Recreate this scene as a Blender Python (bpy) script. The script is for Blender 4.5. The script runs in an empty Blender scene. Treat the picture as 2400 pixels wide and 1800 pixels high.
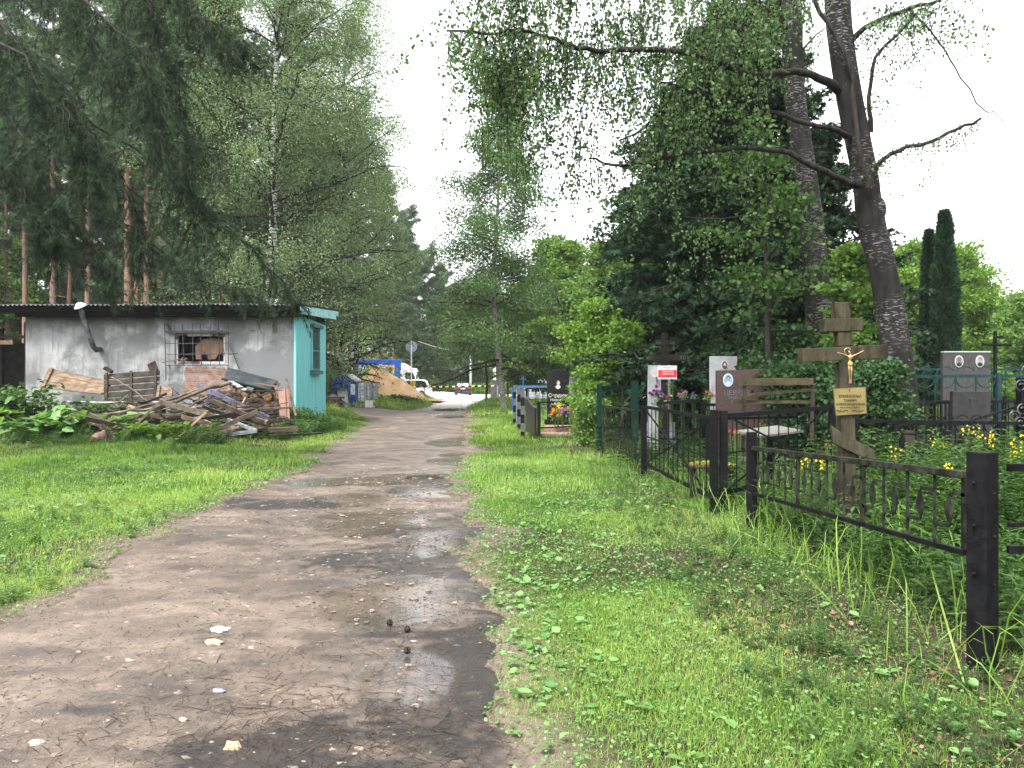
import bpy, bmesh, math, random
import numpy as np
from mathutils import Vector, Matrix

C = bpy.context.scene.collection
SC = bpy.context.scene
R = math.radians
F = 1900.0; CX = 1200.0; HY = 893.0; CH = 1.55
# ------------------------------------------------------------ camera, sky, sun, exposure
cd = bpy.data.cameras.new("camera"); cam = bpy.data.objects.new("camera", cd); C.objects.link(cam)
cam.location = (0, 0, CH); cam.rotation_euler = (R(90), 0, 0)
cd.sensor_width = 36.0; cd.lens = 36.0 * F / 2400.0; cd.shift_y = -7.0 / 2400.0
cd.clip_start = 0.05; cd.clip_end = 3000
SC.camera = cam
W = bpy.data.worlds.new("World"); SC.world = W; W.use_nodes = True
nt = W.node_tree; nt.nodes.clear()
sky = nt.nodes.new("ShaderNodeTexSky"); sky.sky_type = 'NISHITA'; sky.sun_disc = False
SUN_EL, SUN_AZ = R(58), R(215)
sky.sun_elevation = SUN_EL; sky.sun_rotation = SUN_AZ; sky.dust_density = 3.0; sky.air_density = 1.0
hs = nt.nodes.new("ShaderNodeHueSaturation"); hs.inputs['Saturation'].default_value = 0.12
bg = nt.nodes.new("ShaderNodeBackground"); bg.inputs[1].default_value = 0.15
wo = nt.nodes.new("ShaderNodeOutputWorld")
nt.links.new(sky.outputs[0], hs.inputs['Color']); nt.links.new(hs.outputs[0], bg.inputs[0]); nt.links.new(bg.outputs[0], wo.inputs[0])
sl = bpy.data.lights.new("sun", 'SUN'); sl.energy = 1.5; sl.angle = R(12); sl.color = (1, .97, .92)
so = bpy.data.objects.new("sun", sl); C.objects.link(so); so.location = (0, 0, 60)
# sun comes from behind the camera, a little to the left
sd = Vector((-math.sin(R(35)) * math.cos(SUN_EL), -math.cos(R(35)) * math.cos(SUN_EL), math.sin(SUN_EL)))
so.rotation_euler = sd.to_track_quat('Z', 'Y').to_euler()
sky.sun_rotation = math.atan2(sd.x, sd.y)
SC.view_settings.view_transform = 'Standard'; SC.view_settings.look = 'None'
SC.view_settings.exposure = 2.25; SC.view_settings.gamma = 1.0
cy = SC.cycles
cy.max_bounces = 7; cy.diffuse_bounces = 3; cy.glossy_bounces = 2; cy.transmission_bounces = 4; cy.transparent_max_bounces = 6
cy.caustics_reflective = False; cy.caustics_refractive = False
cy.use_denoising = True

# ------------------------------------------------------------ helpers
RG = np.random.default_rng(11)
random.seed(5)
def at(px, py, Y):
    return np.array([(px - CX) / F * Y, Y, CH - (py - HY) / F * Y])
def S(t):
    t = np.clip(t, 0, 1); return t * t * (3 - 2 * t)
def vnoise(x, y, seed=0):
    x = np.asarray(x, float); y = np.asarray(y, float)
    xi = np.floor(x); yi = np.floor(y); fx = S(x - xi); fy = S(y - yi)
    def h(a, b):
        v = np.sin(a * 127.1 + b * 311.7 + seed * 74.7) * 43758.5453
        return v - np.floor(v)
    return (h(xi, yi) * (1 - fx) + h(xi + 1, yi) * fx) * (1 - fy) + (h(xi, yi + 1) * (1 - fx) + h(xi + 1, yi + 1) * fx) * fy
def fbm(x, y, s=0, o=4):
    r = 0; a = .5
    for i in range(o):
        r = r + a * vnoise(x * 2 ** i, y * 2 ** i, s + i); a *= .5
    return r / (1 - .5 ** o)

LE = np.array([[-40, -3.4], [3, -3.35], [5.2, -3.29], [5.8, -3.26], [7.1, -3.45], [9.1, -3.66], [10.7, -3.72], [12.2, -3.62], [15.2, -3.8], [22, -4.5], [28, -5.1], [33, -5.7], [36, -7.0], [38, -8.6], [40, -8.4], [42.5, -5.6], [44, -5.15], [56, -5.3], [64, -6.0], [74, -8.0], [80, -14], [84, -34], [100, -34]])
RE = np.array([[-40, .1], [3, 0.02], [3.9, -.07], [4.6, -.17], [5.7, -.09], [6.6, -.17], [7.1, -.33], [9.1, -.38], [13, -.77], [20, -1.15], [27.5, -1.56], [31.3, -1.4], [37.8, -2.05], [49, -2.5], [60, -2.4], [72, -2.0], [80, 3], [84, 34], [100, 34]])
def left(y): return np.interp(y, LE[:, 0], LE[:, 1])
def right(y): return np.interp(y, RE[:, 0], RE[:, 1])
def inroad(x, y):   # >0 inside, metres to the nearer edge, ragged
    n = (fbm(x * 1.3 + 7, y * 1.3, 3) - .5) * .8 * np.clip(y / 9, .55, 1.6) + (fbm(x * 6, y * 6, 13, 3) - .5) * .28
    d = np.minimum(x - left(y), right(y) - x) + n
    return np.where(y < 96, d, -9.0)
def H(x, y):
    x = np.asarray(x, float); y = np.asarray(y, float)
    z = .30 * S((-x - 5.2) / 3.0) * S((y - 15) / 9)
    z = z + .06 * S((x - 1.2) / 2) * S((20 - y) / 10 + .5) + (fbm(x * .5, y * .5, 9, 3) - .5) * .10 * S((y - 2) / 6)
    return z
def HG(x, y): return H(x, y) - .07 * S(inroad(x, y) / .25 + .3)
def HR(x, y):
    d = inroad(x, y)
    return H(x, y) - .02 - .03 * S(-d / .3 + .5) + (fbm(x * 2.3, y * 2.3, 5, 3) - .5) * .03

class M:
    def __init__(s): s.V = []; s.L = []; s.T = []; s.a = []; s.m = []; s.n = 0
    def add(s, v, f, a=.5, mi=0):
        v = np.asarray(v, float).reshape(-1, 3)
        if isinstance(f, np.ndarray):
            s.L.append((f + s.n).ravel()); s.T.append(np.full(len(f), f.shape[1])); k = len(f)
        else:
            s.L.append(np.concatenate([np.asarray(q) for q in f]) + s.n); s.T.append(np.array([len(q) for q in f])); k = len(f)
        s.V.append(v); s.m.append(np.full(k, mi))
        s.a.append(np.full(len(v), float(a)) if np.isscalar(a) else np.asarray(a, float)); s.n += len(v)
        return s
    def box(s, lo, hi, mi=0, a=.5, rot=None, piv=None, taper=None):
        x0, y0, z0 = lo; x1, y1, z1 = hi
        v = np.array([[x0, y0, z0], [x1, y0, z0], [x1, y1, z0], [x0, y1, z0], [x0, y0, z1], [x1, y0, z1], [x1, y1, z1], [x0, y1, z1]], float)
        if taper is not None:
            c = (np.array(lo) + np.array(hi)) / 2; v[4:, :2] = c[:2] + (v[4:, :2] - c[:2]) * taper
        if rot is not None:
            piv = np.array(piv if piv is not None else (np.array(lo) + np.array(hi)) / 2)
            v = (v - piv) @ np.array(rot).T + piv
        return s.add(v, np.array([[0, 3, 2, 1], [4, 5, 6, 7], [0, 1, 5, 4], [1, 2, 6, 5], [2, 3, 7, 6], [3, 0, 4, 7]]), a, mi)
    def bar(s, p, q, w, h=None, up=(0, 0, 1), mi=0, a=.5):
        p = np.array(p, float); q = np.array(q, float); h = h or w
        d = q - p; d /= np.linalg.norm(d) + 1e-9; up = np.array(up, float)
        sx = np.cross(d, up)
        if np.linalg.norm(sx) < 1e-3: sx = np.cross(d, (1, 0, 0))
        sx /= np.linalg.norm(sx); u = np.cross(sx, d)
        o = [(-.5 * w * sx - .5 * h * u), (.5 * w * sx - .5 * h * u), (.5 * w * sx + .5 * h * u), (-.5 * w * sx + .5 * h * u)]
        v = [p + k for k in o] + [q + k for k in o]
        return s.add(v, np.array([[0, 1, 2, 3], [7, 6, 5, 4], [0, 4, 5, 1], [1, 5, 6, 2], [2, 6, 7, 3], [3, 7, 4, 0]]), a, mi)
    def tube(s, P, r, n=8, mi=0, a=.5, cap=True, jit=0, capmi=None):
        P = np.array(P, float); k = len(P); r = np.broadcast_to(np.array(r, float), (k,))
        T = np.gradient(P, axis=0); T /= np.linalg.norm(T, axis=1)[:, None] + 1e-9
        ref = np.array([0, 0, 1.]) if abs(T[0][2]) < .9 else np.array([1., 0, 0])
        sx = np.cross(T, ref); sx /= np.linalg.norm(sx, axis=1)[:, None] + 1e-9; u = np.cross(sx, T)
        th = np.arange(n) / n * 2 * np.pi
        rr = r[:, None] * (1 + (jit * (RG.random((k, n)) - .5) if jit else 0))
        v = P[:, None] + rr[..., None] * (np.cos(th)[None, :, None] * sx[:, None] + np.sin(th)[None, :, None] * u[:, None])
        i = np.arange(k - 1)[:, None] * n; j = np.arange(n)[None]; j2 = (j + 1) % n
        f = np.stack([i + j, i + j2, i + n + j2, i + n + j], -1).reshape(-1, 4)
        s.add(v.reshape(-1, 3), f, a, mi)
        if cap:
            s.add(v[0], [list(range(n))[::-1]], a, mi if capmi is None else capmi); s.add(v[-1], [list(range(n))], a, mi if capmi is None else capmi)
        return s
    def prism(s, poly, o, ex, ey, ez, d, mi=0, a=.5):   # polygon in (ex,ey) extruded by d along ez
        o = np.array(o, float); ex = np.array(ex, float); ey = np.array(ey, float); ez = np.array(ez, float)
        b = np.array([o + p[0] * ex + p[1] * ey for p in poly]); t = b + ez * d; n = len(poly)
        s.add(np.vstack([b, t]), [list(range(n))[::-1], list(range(n, 2 * n))] + [[i, (i + 1) % n, n + (i + 1) % n, n + i] for i in range(n)], a, mi)
        return s
    def lathe(s, prof, o, n=12, mi=0, a=.5):
        th = np.arange(n) / n * 2 * np.pi; k = len(prof)
        v = np.array([[[o[0] + r * math.cos(t), o[1] + r * math.sin(t), o[2] + z] for t in th] for r, z in prof])
        i = np.arange(k - 1)[:, None] * n; j = np.arange(n)[None]; j2 = (j + 1) % n
        return s.add(v.reshape(-1, 3), np.stack([i + j, i + j2, i + n + j2, i + n + j], -1).reshape(-1, 4), a, mi)
    def blob(s, o, r, mi=0, a=.5, jit=.15, n=8, k=6):
        o = np.array(o, float); r = np.broadcast_to(np.array(r, float), (3,))
        ph = np.linspace(0, np.pi, k + 1); th = np.arange(n) / n * 2 * np.pi
        v = np.stack([np.sin(ph)[:, None] * np.cos(th), np.sin(ph)[:, None] * np.sin(th), np.cos(ph)[:, None] * np.ones(n)], -1)
        jj = 1 + jit * (RG.random((k + 1, n, 1)) - .5) * 2; jj[0] = jj[0, 0]; jj[-1] = jj[-1, 0]
        v = o + v * jj * r
        i = np.arange(k)[:, None] * n; j = np.arange(n)[None]; j2 = (j + 1) % n
        return s.add(v.reshape(-1, 3), np.stack([i + j, i + n + j, i + n + j2, i + j2], -1).reshape(-1, 4), a, mi)
    def inst(s, tv, tf, P, Rm, sc, a=.5, mi=0):   # template copies; Rm (n,3,3)
        P = np.asarray(P, float); n = len(P)
        if n == 0: return s
        sc = np.asarray(sc, float)
        if sc.ndim == 0: sc = np.full(n, float(sc))
        if sc.ndim == 1: sc = sc[:, None]
        v = np.einsum('nij,nkj->nki', Rm, tv[None] * sc[:, None, :] * np.ones((n, 1, 1))) + P[:, None]
        k = len(tv); aa = np.repeat(np.broadcast_to(np.asarray(a, float), (n,)), k)
        groups = {}
        for q in tf: groups.setdefault(len(q), []).append(q)
        off = np.arange(n)[:, None, None] * k
        base = s.n; s.V.append(v.reshape(-1, 3)); s.a.append(aa); s.n += n * k
        for g, q in groups.items():
            f = (np.array(q)[None] + off).reshape(-1, g) + base
            s.L.append(f.ravel()); s.T.append(np.full(len(f), g)); s.m.append(np.full(len(f), mi))
        return s
    def xform(s, Mx):
        A = np.array(Mx); s.V = [v @ A[:3, :3].T + A[:3, 3] for v in s.V]; return s
    def data(s, name, mats, off=(0, 0, 0), smooth=False):
        V = np.concatenate(s.V) - np.array(off); L = np.concatenate(s.L).astype(np.int32); T = np.concatenate(s.T).astype(np.int32)
        me = bpy.data.meshes.new(name); me.vertices.add(len(V)); me.vertices.foreach_set("co", V.astype(np.float32).ravel())
        me.loops.add(len(L)); me.loops.foreach_set("vertex_index", L)
        st = np.concatenate([[0], np.cumsum(T)[:-1]]).astype(np.int32)
        me.polygons.add(len(T)); me.polygons.foreach_set("loop_start", st)
        if not isinstance(mats, (list, tuple)): mats = [mats]
        for m in mats: me.materials.append(m)
        if len(mats) > 1: me.polygons.foreach_set("material_index", np.concatenate(s.m).astype(np.int32))
        me.polygons.foreach_set("use_smooth", np.full(len(T), bool(smooth)))
        at_ = me.attributes.new("v", 'FLOAT', 'POINT'); at_.data.foreach_set("value", np.concatenate(s.a).astype(np.float32))
        me.update(calc_edges=True)
        return me
    def part(s, name, mats, parent, smooth=False, bevel=0):
        me = s.data(name, mats, tuple(org(parent)), smooth)
        o = bpy.data.objects.new(name, me); C.objects.link(o); o.parent = parent
        if bevel: bev(o, bevel)
        return o
    def solo(s, name, mats, label=None, cat=None, group=None, kind=None, smooth=False, bevel=0):
        V = np.concatenate(s.V); lo = V.min(0); hi = V.max(0); off = ((lo[0] + hi[0]) / 2, (lo[1] + hi[1]) / 2, lo[2])
        if kind == 'structure': off = (0, 0, 0)
        me = s.data(name, mats, off, smooth); o = bpy.data.objects.new(name, me); C.objects.link(o); o.location = off
        tag(o, label, cat, group, kind)
        if bevel: bev(o, bevel)
        return o
def bev(o, w):
    m = o.modifiers.new("bevel", 'BEVEL'); m.width = w; m.segments = 2; m.limit_method = 'ANGLE'; m.angle_limit = R(40)
def org(o):
    v = Vector((0, 0, 0))
    while o is not None: v = v + Vector(o.location); o = o.parent
    return v
def tag(o, label=None, cat=None, group=None, kind=None):
    if label: o['label'] = label
    if cat: o['category'] = cat
    if group: o['group'] = group
    if kind: o['kind'] = kind
    return o
def thing(name, label, cat, loc=(0, 0, 0), group=None):
    o = bpy.data.objects.new(name, None); C.objects.link(o); o.location = tuple(float(k) for k in loc); o.empty_display_size = .3
    return tag(o, label, cat, group)
def dup(root, loc, rotz=0, scale=1, label=None, group=None):
    r = root.copy(); C.objects.link(r); r.location = tuple(float(k) for k in loc); r.rotation_euler = (0, 0, rotz)
    r.scale = (scale,) * 3 if np.isscalar(scale) else scale
    if label: r['label'] = label
    if group: r['group'] = group
    for ch in list(root.children):
        c = ch.copy(); C.objects.link(c); c.parent = r
        for g in list(ch.children):
            d = g.copy(); C.objects.link(d); d.parent = c
    return r

# ------------------------------------------------------------ materials
def mat(name, c1, c2=None, rough=.8, scale=4, stretch=(1, 1, 1), bump=.0, bscale=None, metal=0, detail=6, lo=.35, hi=.65, c3=None, spec=.16, extra=None):
    m = bpy.data.materials.new(name); m.use_nodes = True; t = m.node_tree; b = t.nodes['Principled BSDF']
    b.inputs['Roughness'].default_value = rough; b.inputs['Metallic'].default_value = metal; b.inputs['Specular IOR Level'].default_value = spec
    b.inputs['Base Color'].default_value = (*c1, 1)
    tc = t.nodes.new("ShaderNodeTexCoord"); mp = t.nodes.new("ShaderNodeMapping"); mp.inputs['Scale'].default_value = stretch
    t.links.new(tc.outputs['Object'], mp.inputs[0])
    if c2 is not None:
        n = t.nodes.new("ShaderNodeTexNoise"); n.inputs['Scale'].default_value = scale; n.inputs['Detail'].default_value = detail; n.inputs['Roughness'].default_value = .62
        r = t.nodes.new("ShaderNodeValToRGB"); r.color_ramp.elements[0].position = lo; r.color_ramp.elements[1].position = hi
        r.color_ramp.elements[0].color = (*c1, 1); r.color_ramp.elements[1].color = (*c2, 1)
        if c3 is not None:
            e = r.color_ramp.elements.new(min(.95, hi + .12)); e.color = (*c3, 1)
        t.links.new(mp.outputs[0], n.inputs['Vector']); t.links.new(n.outputs['Fac'], r.inputs[0]); t.links.new(r.outputs[0], b.inputs['Base Color'])
    if bump:
        n2 = t.nodes.new("ShaderNodeTexNoise"); n2.inputs['Scale'].default_value = bscale or scale * 5; n2.inputs['Detail'].default_value = 5
        t.links.new(mp.outputs[0], n2.inputs['Vector'])
        bp = t.nodes.new("ShaderNodeBump"); bp.inputs['Strength'].default_value = bump; bp.inputs['Distance'].default_value = .02
        t.links.new(n2.outputs['Fac'], bp.inputs['Height']); t.links.new(bp.outputs[0], b.inputs['Normal'])
    return m
def leafmat(name, cA, cB, trans=.35, rough=.5, cC=None, spec=.2):
    m = bpy.data.materials.new(name); m.use_nodes = True; t = m.node_tree; b = t.nodes['Principled BSDF']; out = t.nodes['Material Output']
    a = t.nodes.new("ShaderNodeAttribute"); a.attribute_name = "v"
    r = t.nodes.new("ShaderNodeValToRGB"); r.color_ramp.elements[0].color = (*cA, 1); r.color_ramp.elements[1].color = (*cB, 1)
    if cC is not None: e = r.color_ramp.elements.new(.5); e.color = (*cB, 1); r.color_ramp.elements[2].color = (*cC, 1)
    t.links.new(a.outputs['Fac'], r.inputs[0]); t.links.new(r.outputs[0], b.inputs['Base Color'])
    b.inputs['Roughness'].default_value = rough; b.inputs['Specular IOR Level'].default_value = spec
    tr = t.nodes.new("ShaderNodeBsdfTranslucent"); g = t.nodes.new("ShaderNodeMixRGB"); g.blend_type = 'MULTIPLY'; g.inputs[0].default_value = 1; g.inputs[2].default_value = (1.25, 1.3, .5, 1)
    t.links.new(r.outputs[0], g.inputs[1]); t.links.new(g.outputs[0], tr.inputs[0])
    mx = t.nodes.new("ShaderNodeMixShader"); mx.inputs[0].default_value = trans
    t.links.new(b.outputs[0], mx.inputs[1]); t.links.new(tr.outputs[0], mx.inputs[2]); t.links.new(mx.outputs[0], out.inputs[0])
    return m
K = {}
def plain(key, c, rough=.6, metal=0, spec=.14):
    if key not in K: K[key] = mat(key, c, tuple(min(1, k * 1.25 + .01) for k in c), rough, scale=9, metal=metal, spec=spec)
    return K[key]
L_BIRCH = leafmat("birch_leaf", (.040, .085, .028), (.105, .18, .060), .38)
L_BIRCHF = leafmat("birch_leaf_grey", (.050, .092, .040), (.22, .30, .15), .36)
L_LIME = leafmat("lime_leaf", (.06, .13, .022), (.16, .27, .05), .48)
L_MID = leafmat("green_leaf", (.045, .10, .024), (.15, .25, .06), .45)
L_DARK = leafmat("dark_leaf", (.014, .038, .014), (.05, .10, .036), .3, spec=.14)
L_CON = leafmat("conifer_spray", (.006, .016, .008), (.026, .052, .024), .12, .7, spec=.06)
L_THU = leafmat("thuja_spray", (.008, .024, .011), (.026, .058, .024), .12, .7, spec=.06)
L_PINE = leafmat("pine_needle", (.012, .026, .014), (.044, .072, .036), .12, .7, spec=.08)
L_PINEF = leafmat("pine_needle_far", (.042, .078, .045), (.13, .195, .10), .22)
L_GRASS = leafmat("grass_blade", (.055, .120, .022), (.165, .285, .050), .45, cC=(.31, .40, .12))
L_WEED = leafmat("weed_leaf", (.016, .044, .012), (.075, .145, .036), .38)
L_PLANT = leafmat("plantain_leaf", (.06, .14, .035), (.16, .29, .095), .3, .42)
L_DRY = leafmat("dry_leaf", (.07, .035, .018), (.26, .17, .095), .12)
B_BIRCH = mat("birch_bark", (.34, .33, .31), (.03, .027, .024), .8, scale=2.2, stretch=(1.2, 1.2, 6), bump=.4, lo=.44, hi=.52)
def oldbark():
    m = mat("old_birch_bark", (.005, .005, .0048), (.019, .0175, .016), .95, scale=5, stretch=(2, 2, .7), bump=1.0, lo=.3, hi=.7, bscale=10)
    t = m.node_tree; b = t.nodes['Principled BSDF']; src = b.inputs['Base Color'].links[0].from_socket; tc = t.nodes.new("ShaderNodeTexCoord"); F_ = []
    for sc_, st, lo, hi in ((4.5, (2.4, 2.4, 11), .55, .60), (1.1, (1, 1, .8), .47, .60)):
        mp = t.nodes.new("ShaderNodeMapping"); mp.inputs['Scale'].default_value = st; n = t.nodes.new("ShaderNodeTexNoise"); n.inputs['Scale'].default_value = sc_; n.inputs['Detail'].default_value = 5
        mr = t.nodes.new("ShaderNodeMapRange"); mr.inputs[1].default_value = lo; mr.inputs[2].default_value = hi; t.links.new(tc.outputs['Object'], mp.inputs[0]); t.links.new(mp.outputs[0], n.inputs[0]); t.links.new(n.outputs['Fac'], mr.inputs[0]); F_.append(mr.outputs[0])
    q = t.nodes.new("ShaderNodeMath"); q.operation = 'MULTIPLY'; t.links.new(F_[0], q.inputs[0]); t.links.new(F_[1], q.inputs[1])
    mx = t.nodes.new("ShaderNodeMixRGB"); mx.inputs[2].default_value = (.14, .135, .13, 1); t.links.new(q.outputs[0], mx.inputs[0]); t.links.new(src, mx.inputs[1]); t.links.new(mx.outputs[0], b.inputs['Base Color'])
    return m
B_BIRCHD = oldbark()
B_PINE = mat("pine_bark", (.085, .053, .041), (.22, .135, .10), .85, scale=5, stretch=(2, 2, .6), bump=.8, lo=.3, hi=.7)
B_PINEL = mat("pine_bark_grey", (.10, .075, .06), (.22, .17, .14), .9, scale=6, stretch=(2, 2, .5), bump=1, lo=.3, hi=.7)
B_DARK = mat("dark_bark", (.009, .008, .007), (.034, .029, .025), .95, scale=6, stretch=(2, 2, .5), bump=.8)
BLACK = mat("black_paint", (.003, .003, .0036), (.009, .009, .010), .6, scale=14, bump=.15, bscale=60, spec=.06)  # black paint, its colour darkened further to carry the shade under the trees
BLACKR = mat("rusty_black_paint", (.005, .005, .006), (.011, .010, .010), .6, spec=.06, scale=7, lo=.55, hi=.68, c3=(.13, .04, .02), bump=.2)
BLACKG = mat("weathered_black_paint", (.008, .008, .007), (.048, .050, .036), .7, spec=.06, scale=11, bump=.2, lo=.42, hi=.75)
GREEN = mat("green_paint", (.002, .012, .010), (.004, .022, .017), .75, spec=.08, scale=8, bump=.1)
TEALP = mat("teal_paint", (.006, .024, .024), (.016, .042, .042), .6, spec=.08, scale=10, bump=.1)
BLUEP = mat("blue_paint", (.02, .07, .20), (.04, .12, .30), .5, scale=8)
WOODG = mat("grey_wood", (.055, .045, .034), (.165, .132, .098), .85, scale=4, stretch=(1, 1, 1), bump=.4, bscale=20)
WOODD = mat("dark_wood", (.012, .010, .008), (.045, .036, .028), .9, scale=4, bump=.4)
WOODT = mat("tan_wood", (.075, .052, .034), (.19, .135, .092), .8, scale=4, stretch=(1, 1, 3), bump=.3)
WOODP = mat("pale_wood", (.22, .15, .085), (.38, .27, .16), .75, scale=5, bump=.2)
WOODX = mat("cross_wood", (.017, .015, .010), (.060, .052, .034), .9, spec=.06, scale=2.2, stretch=(4, 4, 1.2), bump=.5, bscale=16)
ENDG = mat("log_end", (.07, .035, .02), (.24, .14, .07), .9, scale=14, bump=.3)
BARKP = mat("pink_bark", (.085, .052, .042), (.20, .14, .115), .85, scale=6, bump=.5)
WHITEP = mat("white_paint", (.42, .42, .42), (.58, .58, .58), .5, scale=5)
GOLD = mat("gold_paint", (.28, .18, .06), (.50, .36, .16), .35, scale=20, metal=.7)
GREYM = mat("grey_metal", (.20, .21, .22), (.38, .39, .40), .45, scale=8, metal=.5)
DARKM = mat("dark_metal", (.03, .033, .036), (.075, .078, .082), .5, scale=9, metal=.2)
GLASS = mat("dark_glass", (.02, .025, .03), None, .06, spec=.8)
RUBBER = plain("rubber", (.015, .015, .016), .8)
def plaster_mat():
    m = mat("old_plaster", (.17, .173, .175), (.29, .293, .295), .95, scale=1.2, bump=.35, bscale=7)
    t = m.node_tree; b = t.nodes['Principled BSDF']; src = b.inputs['Base Color'].links[0].from_socket
    g = t.nodes.new("ShaderNodeNewGeometry")
    def layer(src, col, scale, st, lo, hi, amt=1.0, loc=(0, 0, 0)):
        mp = t.nodes.new("ShaderNodeMapping"); mp.inputs['Scale'].default_value = st; mp.inputs['Location'].default_value = loc
        n = t.nodes.new("ShaderNodeTexNoise"); n.inputs['Scale'].default_value = scale; n.inputs['Detail'].default_value = 8; n.inputs['Roughness'].default_value = .65
        mr = t.nodes.new("ShaderNodeMapRange"); mr.inputs[1].default_value = lo; mr.inputs[2].default_value = hi; mr.inputs[4].default_value = amt
        mx = t.nodes.new("ShaderNodeMixRGB"); mx.inputs[2].default_value = (*col, 1)
        t.links.new(g.outputs['Position'], mp.inputs[0]); t.links.new(mp.outputs[0], n.inputs[0]); t.links.new(n.outputs['Fac'], mr.inputs[0])
        t.links.new(mr.outputs[0], mx.inputs[0]); t.links.new(src, mx.inputs[1]); return mx.outputs[0]
    s = layer(src, (.095, .098, .10), .7, (1, 1, 1), .49, .58, .8, (3, 0, 1))
    s = layer(s, (.12, .122, .118), 2.0, (3, 1, .35), .50, .64, .75)
    s = layer(s, (.05, .05, .047), 4.0, (1, 1, 1), .64, .70, .8)
    # damp grey repair patch toward the corner and a darker olive-grey band along the wall top
    sx = t.nodes.new("ShaderNodeSeparateXYZ"); t.links.new(g.outputs['Position'], sx.inputs[0])
    n = t.nodes.new("ShaderNodeTexNoise"); n.inputs['Scale'].default_value = 1.6; n.inputs['Detail'].default_value = 6; t.links.new(g.outputs['Position'], n.inputs[0])
    def m2(op, a, b_, c=None):
        q = t.nodes.new("ShaderNodeMath"); q.operation = op
        for i, v in enumerate((a, b_)):
            if isinstance(v, (int, float)): q.inputs[i].default_value = v
            else: t.links.new(v, q.inputs[i])
        return q.outputs[0]
    zz = m2('ADD', sx.outputs[2], m2('MULTIPLY', n.outputs['Fac'], 2.2))
    a = t.nodes.new("ShaderNodeMapRange"); t.links.new(zz, a.inputs[0]); a.inputs[1].default_value = 3.85; a.inputs[2].default_value = 3.65
    xx = m2('ADD', sx.outputs[0], m2('MULTIPLY', n.outputs['Fac'], 1.2))
    c = t.nodes.new("ShaderNodeMapRange"); t.links.new(xx, c.inputs[0]); c.inputs[1].default_value = -8.6; c.inputs[2].default_value = -8.4
    mk = m2('MULTIPLY', m2('MULTIPLY', a.outputs[0], c.outputs[0]), .9)
    mx = t.nodes.new("ShaderNodeMixRGB"); mx.inputs[2].default_value = (.125, .13, .135, 1); t.links.new(mk, mx.inputs[0]); t.links.new(s, mx.inputs[1])
    e = t.nodes.new("ShaderNodeMapRange"); t.links.new(m2('ADD', sx.outputs[2], m2('MULTIPLY', n.outputs['Fac'], 1.1)), e.inputs[0]); e.inputs[1].default_value = 3.85; e.inputs[2].default_value = 4.25; e.inputs[4].default_value = .75
    my = t.nodes.new("ShaderNodeMixRGB"); my.inputs[2].default_value = (.075, .078, .062, 1); t.links.new(e.outputs[0], my.inputs[0]); t.links.new(mx.outputs[0], my.inputs[1])
    t.links.new(my.outputs[0], b.inputs['Base Color'])
    return m
PLASTER = plaster_mat()
TURQ = mat("turquoise_boards", (.12, .47, .49), (.24, .62, .62), .7, scale=3, stretch=(8, 8, .5), bump=.3, bscale=3, lo=.3, hi=.7)
def brick_mat():
    m = bpy.data.materials.new("old_brick"); m.use_nodes = True; t = m.node_tree; b = t.nodes['Principled BSDF']; b.inputs['Roughness'].default_value = .95
    g = t.nodes.new("ShaderNodeNewGeometry"); mp = t.nodes.new("ShaderNodeMapping"); mp.inputs['Rotation'].default_value = (R(90), 0, 0)
    br = t.nodes.new("ShaderNodeTexBrick"); br.inputs['Scale'].default_value = 1; br.inputs['Brick Width'].default_value = .25; br.inputs['Row Height'].default_value = .075
    br.inputs['Mortar Size'].default_value = .008; br.inputs['Color1'].default_value = (.15, .06, .04, 1); br.inputs['Color2'].default_value = (.20, .11, .08, 1); br.inputs['Mortar'].default_value = (.17, .15, .135, 1)
    t.links.new(g.outputs['Position'], mp.inputs[0]); t.links.new(mp.outputs[0], br.inputs[0])
    n = t.nodes.new("ShaderNodeTexNoise"); n.inputs['Scale'].default_value = 5; n.inputs['Detail'].default_value = 6; t.links.new(g.outputs['Position'], n.inputs[0])
    mr = t.nodes.new("ShaderNodeMapRange"); mr.inputs[1].default_value = .45; mr.inputs[2].default_value = .7; t.links.new(n.outputs['Fac'], mr.inputs[0])
    mx = t.nodes.new("ShaderNodeMixRGB"); mx.inputs[2].default_value = (.22, .18, .155, 1); t.links.new(mr.outputs[0], mx.inputs[0]); t.links.new(br.outputs[0], mx.inputs[1]); t.links.new(mx.outputs[0], b.inputs['Base Color'])
    bp = t.nodes.new("ShaderNodeBump"); bp.inputs['Strength'].default_value = .5; bp.inputs['Distance'].default_value = .01; bp.invert = True; t.links.new(br.outputs['Fac'], bp.inputs['Height']); t.links.new(bp.outputs[0], b.inputs['Normal'])
    return m
BRICK = brick_mat()

# ------------------------------------------------------------ templates
def rots(n, yaw=None, tilt=0.5, rg=RG):     # z axis tipped by up to tilt, random yaw
    yaw = rg.random(n) * 2 * np.pi if yaw is None else yaw
    tl = np.abs(rg.normal(0, 1, n)) * tilt; az = rg.random(n) * 2 * np.pi
    cz, sz = np.cos(yaw), np.sin(yaw); Z = np.zeros(n); O = np.ones(n)
    Rz = np.stack([np.stack([cz, -sz, Z], -1), np.stack([sz, cz, Z], -1), np.stack([Z, Z, O], -1)], 1)
    k = np.stack([np.cos(az), np.sin(az), Z], -1); c = np.cos(tl); s_ = np.sin(tl)
    kx, ky = k[:, 0], k[:, 1]
    Rt = np.stack([np.stack([c + kx * kx * (1 - c), kx * ky * (1 - c), ky * s_], -1), np.stack([kx * ky * (1 - c), c + ky * ky * (1 - c), -kx * s_], -1), np.stack([-ky * s_, kx * s_, c], -1)], 1)
    return np.einsum('nij,njk->nik', Rt, Rz)
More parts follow.
